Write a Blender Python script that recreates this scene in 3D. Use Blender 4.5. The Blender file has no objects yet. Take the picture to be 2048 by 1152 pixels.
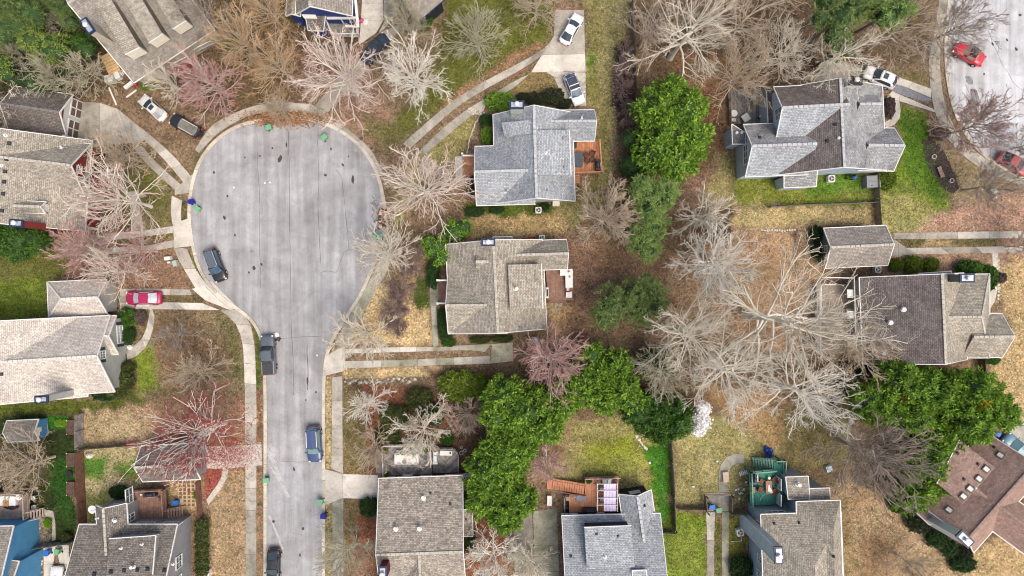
import bpy, bmesh, math, random
import numpy as np
from mathutils import Vector, Matrix

S = 0.071          # metres per photo pixel on the ground
H = 90.0           # height of the drone
scene = bpy.context.scene
C = scene.collection
R = math.radians

# ------------------------------------------------------------------ camera
cam_data = bpy.data.cameras.new('camera')
cam = bpy.data.objects.new('camera', cam_data)
C.objects.link(cam)
cam.location = (0, 0, H)
cam.rotation_euler = (0, 0, 0)
cam_data.sensor_width = 36.0
cam_data.lens = 36.0 * H / (2048 * S)
cam_data.clip_start = 1.0
cam_data.clip_end = 2000.0
scene.camera = cam

# ------------------------------------------------------------------ sky and sun
SUN_EL, SUN_AZ = R(60), R(135)      # azimuth clockwise from north (top of picture)
world = bpy.data.worlds.new('World')
scene.world = world
world.use_nodes = True
wn = world.node_tree.nodes
wl = world.node_tree.links
wn.clear()
w_out = wn.new('ShaderNodeOutputWorld')
w_bg = wn.new('ShaderNodeBackground')
w_sky = wn.new('ShaderNodeTexSky')
w_sky.sky_type = 'NISHITA'
w_sky.sun_disc = False
w_sky.sun_elevation = SUN_EL
w_sky.sun_rotation = SUN_AZ
w_sky.air_density = 1.0
w_sky.dust_density = 6.0
w_sky.ozone_density = 0.3
w_bg.inputs['Strength'].default_value = 0.15
wl.new(w_sky.outputs[0], w_bg.inputs[0])
wl.new(w_bg.outputs[0], w_out.inputs[0])
sun_data = bpy.data.lights.new('sun', 'SUN')
sun_data.energy = 1.15
sun_data.angle = R(38)
sun_data.color = (1.0, 0.94, 0.86)
sun = bpy.data.objects.new('sun', sun_data)
C.objects.link(sun)
sun_dir = Vector((math.sin(SUN_AZ) * math.cos(SUN_EL), math.cos(SUN_AZ) * math.cos(SUN_EL), math.sin(SUN_EL)))
sun.rotation_euler = sun_dir.to_track_quat('Z', 'Y').to_euler()
sun.location = (60, -40, 80)
vs = scene.view_settings
vs.view_transform = 'Standard'
vs.look = 'None'
vs.exposure = 0.52
vs.gamma = 1.0
vs.use_curve_mapping = False
scene.cycles.filter_width = 1.05
scene.cycles.max_bounces = 5
scene.cycles.diffuse_bounces = 3
scene.cycles.glossy_bounces = 2
scene.cycles.transmission_bounces = 2
scene.cycles.transparent_max_bounces = 4


# ------------------------------------------------------------------ placing
def W(px, py, h=0.0):
    k = S * (H - h) / H
    return Vector(((px - 1024) * k, (576 - py) * k, h))


def Z(x0, y0, f):
    """coordinates read off an enlarged crop -> photo pixels"""
    def g(a, b):
        return (x0 + a / f, y0 + b / f)
    return g


def srgb(r, g, b, k=1.0):
    def f(c):
        c = c / 255.0
        return (c / 12.92 if c <= 0.04045 else ((c + 0.055) / 1.055) ** 2.4) * k
    return (f(r), f(g), f(b))


# ------------------------------------------------------------------ materials
MATS = {}


class NT:
    def __init__(self, name):
        self.m = bpy.data.materials.new(name)
        self.m.use_nodes = True
        self.n = self.m.node_tree.nodes
        self.l = self.m.node_tree.links
        self.b = self.n['Principled BSDF']
        self.tc = self.n.new('ShaderNodeTexCoord')

    def node(self, t, **kw):
        x = self.n.new(t)
        for k, v in kw.items():
            if k in x.inputs:
                x.inputs[k].default_value = v
            else:
                setattr(x, k, v)
        return x

    def link(self, a, b):
        self.l.new(a, b)

    def noise(self, scale, detail=4, rough=0.6, co='Object', dist=0.0):
        x = self.node('ShaderNodeTexNoise')
        x.inputs['Scale'].default_value = scale
        x.inputs['Detail'].default_value = detail
        x.inputs['Roughness'].default_value = rough
        x.inputs['Distortion'].default_value = dist
        if isinstance(co, str):
            self.link(self.tc.outputs[co], x.inputs['Vector'])
        else:
            self.link(co, x.inputs['Vector'])
        return x.outputs['Fac']

    def ramp(self, fac, stops):
        x = self.node('ShaderNodeValToRGB')
        e = x.color_ramp.elements
        while len(e) > 1:
            e.remove(e[-1])
        e[0].position = stops[0][0]
        e[0].color = (*stops[0][1], 1)
        for p, c in stops[1:]:
            q = e.new(p)
            q.color = (*c, 1)
        self.link(fac, x.inputs[0])
        return x.outputs[0]

    def mix(self, a, b, fac, mode='MIX'):
        x = self.node('ShaderNodeMix', data_type='RGBA', blend_type=mode)
        for s, i in ((fac, 0), (a, 6), (b, 7)):
            if isinstance(s, (int, float)):
                x.inputs[i].default_value = s
            elif isinstance(s, tuple):
                x.inputs[i].default_value = (*s, 1)
            else:
                self.link(s, x.inputs[i])
        return x.outputs[2]

    def math(self, op, a, b=0.0, c=0.0):
        x = self.node('ShaderNodeMath', operation=op)
        for i, s in enumerate((a, b, c)):
            if isinstance(s, (int, float)):
                x.inputs[i].default_value = s
            else:
                self.link(s, x.inputs[i])
        return x.outputs[0]

    def bump(self, h, strength=0.5, dist=0.05):
        x = self.node('ShaderNodeBump')
        x.inputs['Strength'].default_value = strength
        x.inputs['Distance'].default_value = dist
        self.link(h, x.inputs['Height'])
        self.link(x.outputs[0], self.b.inputs['Normal'])

    def out(self, col, rough=0.85, metal=0.0, spec=0.3):
        if isinstance(col, tuple):
            self.b.inputs['Base Color'].default_value = (*col, 1)
        else:
            self.link(col, self.b.inputs['Base Color'])
        self.b.inputs['Roughness'].default_value = rough
        self.b.inputs['Metallic'].default_value = metal
        self.b.inputs['Specular IOR Level'].default_value = spec
        return self.m


def plain(name, col, rough=0.7, var=0.18, scale=3.0, metal=0.0, spec=0.3, bump=0.0):
    if name in MATS:
        return MATS[name]
    t = NT(name)
    f = t.noise(scale, 5)
    a = tuple(min(1, c * (1 - var)) for c in col)
    b = tuple(min(1, c * (1 + var)) for c in col)
    c = t.ramp(f, [(0.3, a), (0.7, b)])
    if bump:
        t.bump(t.noise(scale * 6, 3), bump, 0.03)
    MATS[name] = t.out(c, rough, metal, spec)
    return MATS[name]


def shingle(name, c1, c2, cm, stain=(0.03, 0.028, 0.027), amount=0.25, stain_scale=0.25):
    t = NT(name)
    br = t.node('ShaderNodeTexBrick')
    br.offset = 0.37
    br.inputs['Scale'].default_value = 1.0
    br.inputs['Mortar Size'].default_value = 0.022
    br.inputs['Mortar Smooth'].default_value = 0.4
    br.inputs['Brick Width'].default_value = 0.40
    br.inputs['Row Height'].default_value = 0.22
    br.inputs['Color1'].default_value = (*c1, 1)
    br.inputs['Color2'].default_value = (*c2, 1)
    br.inputs['Mortar'].default_value = (*cm, 1)
    nz = t.noise(2.6, 3, 0.6, 'UV')
    sep = t.node('ShaderNodeVectorMath', operation='ADD')
    mul = t.node('ShaderNodeVectorMath', operation='SCALE')
    t.link(t.tc.outputs['UV'], sep.inputs[0])
    cmb = t.node('ShaderNodeCombineXYZ')
    t.link(t.math('MULTIPLY', nz, 0.05), cmb.inputs[0])
    t.link(t.math('MULTIPLY', nz, 0.07), cmb.inputs[1])
    t.link(cmb.outputs[0], sep.inputs[1])
    t.link(sep.outputs[0], br.inputs['Vector'])
    big = t.noise(0.35, 5, 0.6)
    fine = t.noise(3.2, 5, 0.8)
    c = t.mix(br.outputs['Color'], t.ramp(fine, [(0.36, (0.58,) * 3), (0.64, (1.36,) * 3)]), 0.8, 'MULTIPLY')
    c = t.mix(c, t.ramp(big, [(0.3, (0.8, 0.8, 0.8)), (0.7, (1.15, 1.13, 1.1))]), 0.8, 'MULTIPLY')
    st = t.noise(stain_scale, 5, 0.7, dist=1.2)
    sf = t.ramp(st, [(0.5, (0, 0, 0)), (0.72, (1, 1, 1))])
    c = t.mix(c, stain, t.math('MULTIPLY', sf, amount))
    t.bump(t.math('ADD', br.outputs['Fac'], t.math('MULTIPLY', fine, -0.9)), 0.5, -0.03)
    MATS[name] = t.out(c, 0.92, 0, 0.15)
    return MATS[name]


def siding(name, col):
    if name in MATS:
        return MATS[name]
    t = NT(name)
    s = t.node('ShaderNodeSeparateXYZ')
    t.link(t.tc.outputs['Object'], s.inputs[0])
    fr = t.math('FRACT', t.math('MULTIPLY', s.outputs[2], 5.5))
    nz = t.noise(1.2, 4)
    c = t.ramp(nz, [(0.3, tuple(x * 0.88 for x in col)), (0.7, tuple(min(1, x * 1.08) for x in col))])
    c = t.mix(c, tuple(x * 0.45 for x in col), t.ramp(fr, [(0.0, (1, 1, 1)), (0.14, (0, 0, 0))]))
    t.bump(fr, 0.6, 0.03)
    MATS[name] = t.out(c, 0.75, 0, 0.25)
    return MATS[name]


def concrete(name, col, dirt=0.5):
    t = NT(name)
    oi = t.node('ShaderNodeObjectInfo')
    n1 = t.noise(0.45, 6, 0.65, 'Object', 0.6)
    n2 = t.noise(7.0, 5, 0.7)
    n3 = t.noise(1.7, 5, 0.7, 'Object', 0.8)
    c = t.ramp(n1, [(0.34, tuple(x * (1 - 0.55 * dirt) for x in col)), (0.52, col), (0.66, tuple(min(1, x * 1.15) for x in col))])
    c = t.mix(c, t.ramp(n2, [(0.3, (0.78,) * 3), (0.7, (1.15,) * 3)]), 0.8, 'MULTIPLY')
    c = t.mix(c, tuple(x * 0.45 for x in (0.30, 0.27, 0.2)), t.math('MULTIPLY', t.ramp(n3, [(0.52, (0, 0, 0)), (0.70, (1, 1, 1))]), dirt))
    rv = t.ramp(oi.outputs['Random'], [(0.0, (0.82, 0.81, 0.79)), (0.5, (1.0, 0.99, 0.97)), (1.0, (1.12, 1.11, 1.1))])
    c = t.mix(c, rv, 0.9, 'MULTIPLY')
    t.bump(n2, 0.25, 0.02)
    MATS[name] = t.out(c, 0.9, 0, 0.2)
    return MATS[name]


def paint(name, col, rough=0.28):
    if name in MATS:
        return MATS[name]
    t = NT(name)
    c = t.ramp(t.noise(4, 6, 0.75), [(0.25, tuple(x * 0.8 for x in col)), (0.7, tuple(min(1, x * 1.1) for x in col))])
    t.b.inputs['Coat Weight'].default_value = 0.35
    t.b.inputs['Coat Roughness'].default_value = 0.12
    MATS[name] = t.out(c, rough, 0.0, 0.5)
    return MATS[name]


def vcol_mat(name, rough=0.8, trans=0.0, noise=(3.0, 0.25), spec=0.2, bump=0.0):
    t = NT(name)
    at = t.node('ShaderNodeVertexColor')
    at.layer_name = 'Col'
    f = t.noise(noise[0], 5, 0.7)
    c = t.mix(at.outputs[0], t.ramp(f, [(0.25, (1 - noise[1],) * 3), (0.75, (1 + noise[1],) * 3)]), 1.0, 'MULTIPLY')
    if bump:
        t.bump(f, bump, 0.05)
    m = t.out(c, rough, 0, spec)
    if trans:
        tr = t.node('ShaderNodeBsdfTranslucent')
        t.link(c, tr.inputs[0])
        mx = t.node('ShaderNodeMixShader')
        mx.inputs[0].default_value = trans
        t.link(t.b.outputs[0], mx.inputs[1])
        t.link(tr.outputs[0], mx.inputs[2])
        t.link(mx.outputs[0], t.n['Material Output'].inputs[0])
    MATS[name] = m
    return m


# ------------------------------------------------------------------ mesh building
class MB:
    def __init__(self):
        self.v = []
        self.f = []

    def add(self, vs, fs):
        o = len(self.v)
        self.v.extend(tuple(p) for p in vs)
        self.f.extend(tuple(i + o for i in f) for f in fs)
        return self

    def box(self, c, s, rz=0.0, taper=1.0):
        ca, sa = math.cos(rz), math.sin(rz)
        vs = []
        for z in (-1, 1):
            k = taper if z > 0 else 1.0
            for x, y in ((-1, -1), (1, -1), (1, 1), (-1, 1)):
                a, b = x * s[0] / 2 * k, y * s[1] / 2 * k
                vs.append((c[0] + a * ca - b * sa, c[1] + a * sa + b * ca, c[2] + z * s[2] / 2))
        return self.add(vs, [(3, 2, 1, 0), (4, 5, 6, 7), (0, 1, 5, 4), (1, 2, 6, 5), (2, 3, 7, 6), (3, 0, 4, 7)])

    def beam(self, a, b, w, h, ext=0.0, up=(0, 0, 1)):
        a, b = Vector(a), Vector(b)
        d = (b - a)
        if d.length < 1e-5:
            return self
        d.normalize()
        a, b = a - d * ext, b + d * ext
        s = d.cross(Vector(up))
        if s.length < 1e-4:
            s = Vector((1, 0, 0))
        s.normalize()
        t = s.cross(d)
        vs = []
        for p in (a, b):
            for x, y in ((-1, -1), (1, -1), (1, 1), (-1, 1)):
                vs.append(p + s * (x * w / 2) + t * (y * h / 2))
        return self.add(vs, [(3, 2, 1, 0), (4, 5, 6, 7), (0, 1, 5, 4), (1, 2, 6, 5), (2, 3, 7, 6), (3, 0, 4, 7)])

    def prism(self, top, bot):
        n = len(top)
        fs = [tuple(range(n)), tuple(range(2 * n - 1, n - 1, -1))]
        for i in range(n):
            j = (i + 1) % n
            fs.append((i, i + n, j + n, j))
        return self.add(list(top) + list(bot), fs)

    def slab(self, pts, z0, z1):
        return self.prism([(p[0], p[1], z1) for p in pts], [(p[0], p[1], z0) for p in pts])

    def tube(self, a, b, r0, r1=None, n=10, cap=True):
        r1 = r0 if r1 is None else r1
        a, b = Vector(a), Vector(b)
        d = (b - a).normalized()
        s = d.cross(Vector((0, 0, 1)))
        if s.length < 1e-3:
            s = Vector((1, 0, 0))
        s.normalize()
        t = s.cross(d)
        vs = []
        for p, r in ((a, r0), (b, r1)):
            for i in range(n):
                q = 2 * math.pi * i / n
                vs.append(p + (s * math.cos(q) + t * math.sin(q)) * r)
        fs = [(i, (i + 1) % n, (i + 1) % n + n, i + n) for i in range(n)]
        if cap:
            fs += [tuple(range(n - 1, -1, -1)), tuple(range(n, 2 * n))]
        return self.add(vs, fs)

    def ring(self, c, r, w, h, n=20):
        """flat ring standing on c"""
        vs, fs = [], []
        for i in range(n):
            q = 2 * math.pi * i / n
            for rr, zz in ((r, 0), (r, h), (r - w, h), (r - w, 0)):
                vs.append((c[0] + rr * math.cos(q), c[1] + rr * math.sin(q), c[2] + zz))
        for i in range(n):
            j = (i + 1) % n
            for k in range(4):
                l = (k + 1) % 4
                fs.append((i * 4 + k, j * 4 + k, j * 4 + l, i * 4 + l))
        return self.add(vs, fs)

    def blob(self, c, r, seg=8, rings=5, jit=0.0, rnd=random):
        vs, fs = [], []
        for i in range(rings + 1):
            th = math.pi * i / rings
            for j in range(seg):
                ph = 2 * math.pi * j / seg
                k = 1 + (rnd.random() - 0.5) * jit
                vs.append((c[0] + r[0] * math.sin(th) * math.cos(ph) * k, c[1] + r[1] * math.sin(th) * math.sin(ph) * k,
                           c[2] + r[2] * math.cos(th) * k))
        for i in range(rings):
            for j in range(seg):
                k = (j + 1) % seg
                fs.append((i * seg + j, (i + 1) * seg + j, (i + 1) * seg + k, i * seg + k))
        return self.add(vs, fs)

    def mesh(self, name, origin=(0, 0, 0), smooth=False, uv=False):
        me = bpy.data.meshes.new(name)
        o = origin
        me.from_pydata([(p[0] - o[0], p[1] - o[1], p[2] - o[2]) for p in self.v], [], self.f)
        bm = bmesh.new()
        bm.from_mesh(me)
        bmesh.ops.recalc_face_normals(bm, faces=bm.faces)
        if uv:
            lay = bm.loops.layers.uv.new('UVMap')
            for f in bm.faces:
                n = f.normal
                t = Vector((0, 0, 1)).cross(n)
                if t.length < 1e-3:
                    t = Vector((1, 0, 0))
                t.normalize()
                b = n.cross(t)
                for lp in f.loops:
                    lp[lay].uv = (lp.vert.co.dot(t), lp.vert.co.dot(b))
        if smooth:
            for f in bm.faces:
                f.smooth = True
        bm.to_mesh(me)
        bm.free()
        return me


def link(name, me, m=None, parent=None, label=None, cat=None, group=None, kind=None, loc=None, rz=0.0):
    o = bpy.data.objects.new(name, me)
    C.objects.link(o)
    if m is not None and me is not None and not me.materials:
        me.materials.append(m)
    if parent is not None:
        o.parent = parent
    if loc is not None:
        o.location = loc
    if rz:
        o.rotation_euler = (0, 0, rz)
    for k, x in (('label', label), ('category', cat), ('group', group), ('kind', kind)):
        if x:
            o[k] = x
    return o


def thing(name, label, cat, loc=(0, 0, 0), rz=0.0, group=None):
    return link(name, None, None, None, label, cat, group, None, loc, rz)


def part(name, mb, m, parent, origin=(0, 0, 0), smooth=False, uv=False, label=None, kind=None):
    return link(name, mb.mesh(name, origin, smooth, uv), m, parent, label=label, kind=kind)


def dup(o, parent=None):
    c = o.copy()
    C.objects.link(c)
    if parent is not None:
        c.parent = parent
    for ch in o.children:
        dup(ch, c)
    return c


def resample(pts, n):
    pts = [Vector(p) for p in pts]
    ds = [0.0]
    for a, b in zip(pts, pts[1:]):
        ds.append(ds[-1] + (b - a).length)
    out, j = [], 0
    for i in range(n + 1):
        s = ds[-1] * i / n
        while j < len(pts) - 2 and ds[j + 1] < s:
            j += 1
        u = (s - ds[j]) / max(1e-6, ds[j + 1] - ds[j])
        out.append(pts[j].lerp(pts[j + 1], u))
    return out


def smooth_line(pts, sub=6):
    """Catmull-Rom through 2-D/3-D points"""
    P = [Vector(p) for p in pts]
    out = []
    for i in range(len(P) - 1):
        p0, p1, p2, p3 = P[max(0, i - 1)], P[i], P[i + 1], P[min(len(P) - 1, i + 2)]
        for k in range(sub):
            t = k / sub
            out.append(0.5 * ((2 * p1) + (p2 - p0) * t + (2 * p0 - 5 * p1 + 4 * p2 - p3) * t * t + (3 * p1 - p0 - 3 * p2 + p3) * t ** 3))
    out.append(P[-1])
    return out


def poly_len(pts):
    return sum((b - a).length for a, b in zip(pts, pts[1:]))
# ------------------------------------------------------------------ shared materials
M_WHITE = plain('white_trim', (0.66, 0.66, 0.64), 0.6, 0.1)
M_OFFWHITE = plain('off_white', (0.62, 0.61, 0.57), 0.7, 0.12)
M_CREAM = plain('cream_paint', (0.66, 0.63, 0.53), 0.7, 0.1)
M_BLACK = plain('black_plastic', (0.018, 0.018, 0.02), 0.5, 0.3)
M_DARKMETAL = plain('dark_metal', (0.03, 0.032, 0.04), 0.45, 0.3)
M_NAVY = plain('navy_metal', (0.02, 0.03, 0.07), 0.45, 0.25)
M_STEEL = plain('galvanised', (0.42, 0.47, 0.52), 0.35, 0.25, 3, 0.4)
M_GREYBOX = plain('grey_plastic', (0.20, 0.21, 0.22), 0.6, 0.15)
M_CONC = concrete('concrete_weathered', (0.42, 0.395, 0.345), 0.5)
M_CONC_L = concrete('concrete_light', (0.54, 0.515, 0.46), 0.35)
M_CONC_D = concrete('concrete_dark', (0.33, 0.31, 0.265), 0.7)
M_CONC_G = concrete('concrete_mossy', (0.30, 0.30, 0.23), 0.8)
M_KERB = concrete('kerb_concrete', (0.52, 0.48, 0.41), 0.45)
M_BROWNWOOD = plain('brown_deck', (0.23, 0.135, 0.10), 0.8, 0.3, 2.0, bump=0.3)
M_ORANGEWOOD = plain('orange_deck', (0.50, 0.23, 0.12), 0.75, 0.25, 2.0, bump=0.3)
M_ORANGEWOOD2 = plain('terracotta_deck', (0.50, 0.22, 0.12), 0.75, 0.18, 2.0, bump=0.3)
M_REDWOOD = plain('red_porch', (0.24, 0.055, 0.05), 0.75, 0.25, 2.0)
M_GREYWOOD = plain('grey_weathered_wood', (0.23, 0.215, 0.20), 0.85, 0.45, 1.6, bump=0.4)
M_FENCE = plain('fence_wood', (0.20, 0.165, 0.12), 0.9, 0.4, 1.8, bump=0.4)
M_FENCERED = plain('fence_redwood', (0.17, 0.085, 0.06), 0.85, 0.35, 1.8, bump=0.4)
M_PINE_WOOD = plain('pine_lumber', (0.62, 0.42, 0.22), 0.8, 0.2, 2.0)
M_GREENDECK = plain('green_deck', (0.045, 0.20, 0.145), 0.7, 0.2, 1.5)
M_GREENRAIL = plain('green_rail', (0.14, 0.30, 0.235), 0.7, 0.15, 1.5)
M_STONE = plain('pale_stone', (0.55, 0.51, 0.44), 0.9, 0.3, 4, bump=0.5)
M_BRICK = plain('brick_red', (0.30, 0.115, 0.075), 0.9, 0.3, 6, bump=0.5)
M_GLASS = plain('window_glass', (0.10, 0.125, 0.14), 0.08, 0.3, 0.7, 0.0, 0.6)
M_GLASSL = plain('pale_window_glass', (0.42, 0.46, 0.47), 0.12, 0.25, 0.8, 0.0, 0.6)
M_RUBBER = plain('rubber', (0.02, 0.02, 0.02), 0.9, 0.3)
M_LOG = plain('log_bark', (0.10, 0.065, 0.045), 0.95, 0.4, 5, bump=0.6)
M_LOGEND = plain('log_cut_face', (0.72, 0.44, 0.27), 0.85, 0.2, 6)
M_MULCH = plain('bark_mulch', (0.05, 0.037, 0.035), 0.95, 0.6, 5, bump=0.8)
M_SOIL = plain('soil', (0.09, 0.06, 0.05), 0.95, 0.5, 5, bump=0.8)
M_BARK = plain('bark_pale', (0.56, 0.51, 0.43), 0.9, 0.3, 1.5, bump=0.3)
M_TERRA = plain('terracotta', (0.45, 0.2, 0.12), 0.8, 0.2)

# ------------------------------------------------------------------ the ground: one sheet, what grows or lies on it as colour
rng = np.random.default_rng(5)


def vnoise(x, y, cell, seed):
    r = np.random.default_rng(seed)
    g = r.random((256, 256))
    u, v = x / cell + 57.3, y / cell + 91.7
    i, j = np.floor(u).astype(int), np.floor(v).astype(int)
    fu, fv = u - i, v - j
    fu, fv = fu * fu * (3 - 2 * fu), fv * fv * (3 - 2 * fv)
    i, j = i % 255, j % 255
    return (g[i, j] * (1 - fu) * (1 - fv) + g[i + 1, j] * fu * (1 - fv) + g[i, j + 1] * (1 - fu) * fv + g[i + 1, j + 1] * fu * fv)


def sdist(x, y, poly):
    """signed distance (positive inside) of points to a polygon"""
    d = np.full(x.shape, 1e9)
    ins = np.zeros(x.shape, bool)
    n = len(poly)
    for k in range(n):
        ax, ay = poly[k]
        bx, by = poly[(k + 1) % n]
        ex, ey = bx - ax, by - ay
        t = np.clip(((x - ax) * ex + (y - ay) * ey) / max(1e-9, ex * ex + ey * ey), 0, 1)
        d = np.minimum(d, np.hypot(x - ax - t * ex, y - ay - t * ey))
        if ey != 0:
            cr = ((ay <= y) & (by > y)) | ((by <= y) & (ay > y))
            xi = ax + (y - ay) / ey * ex
            ins ^= cr & (x < xi)
    return np.where(ins, d, -d)


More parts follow.
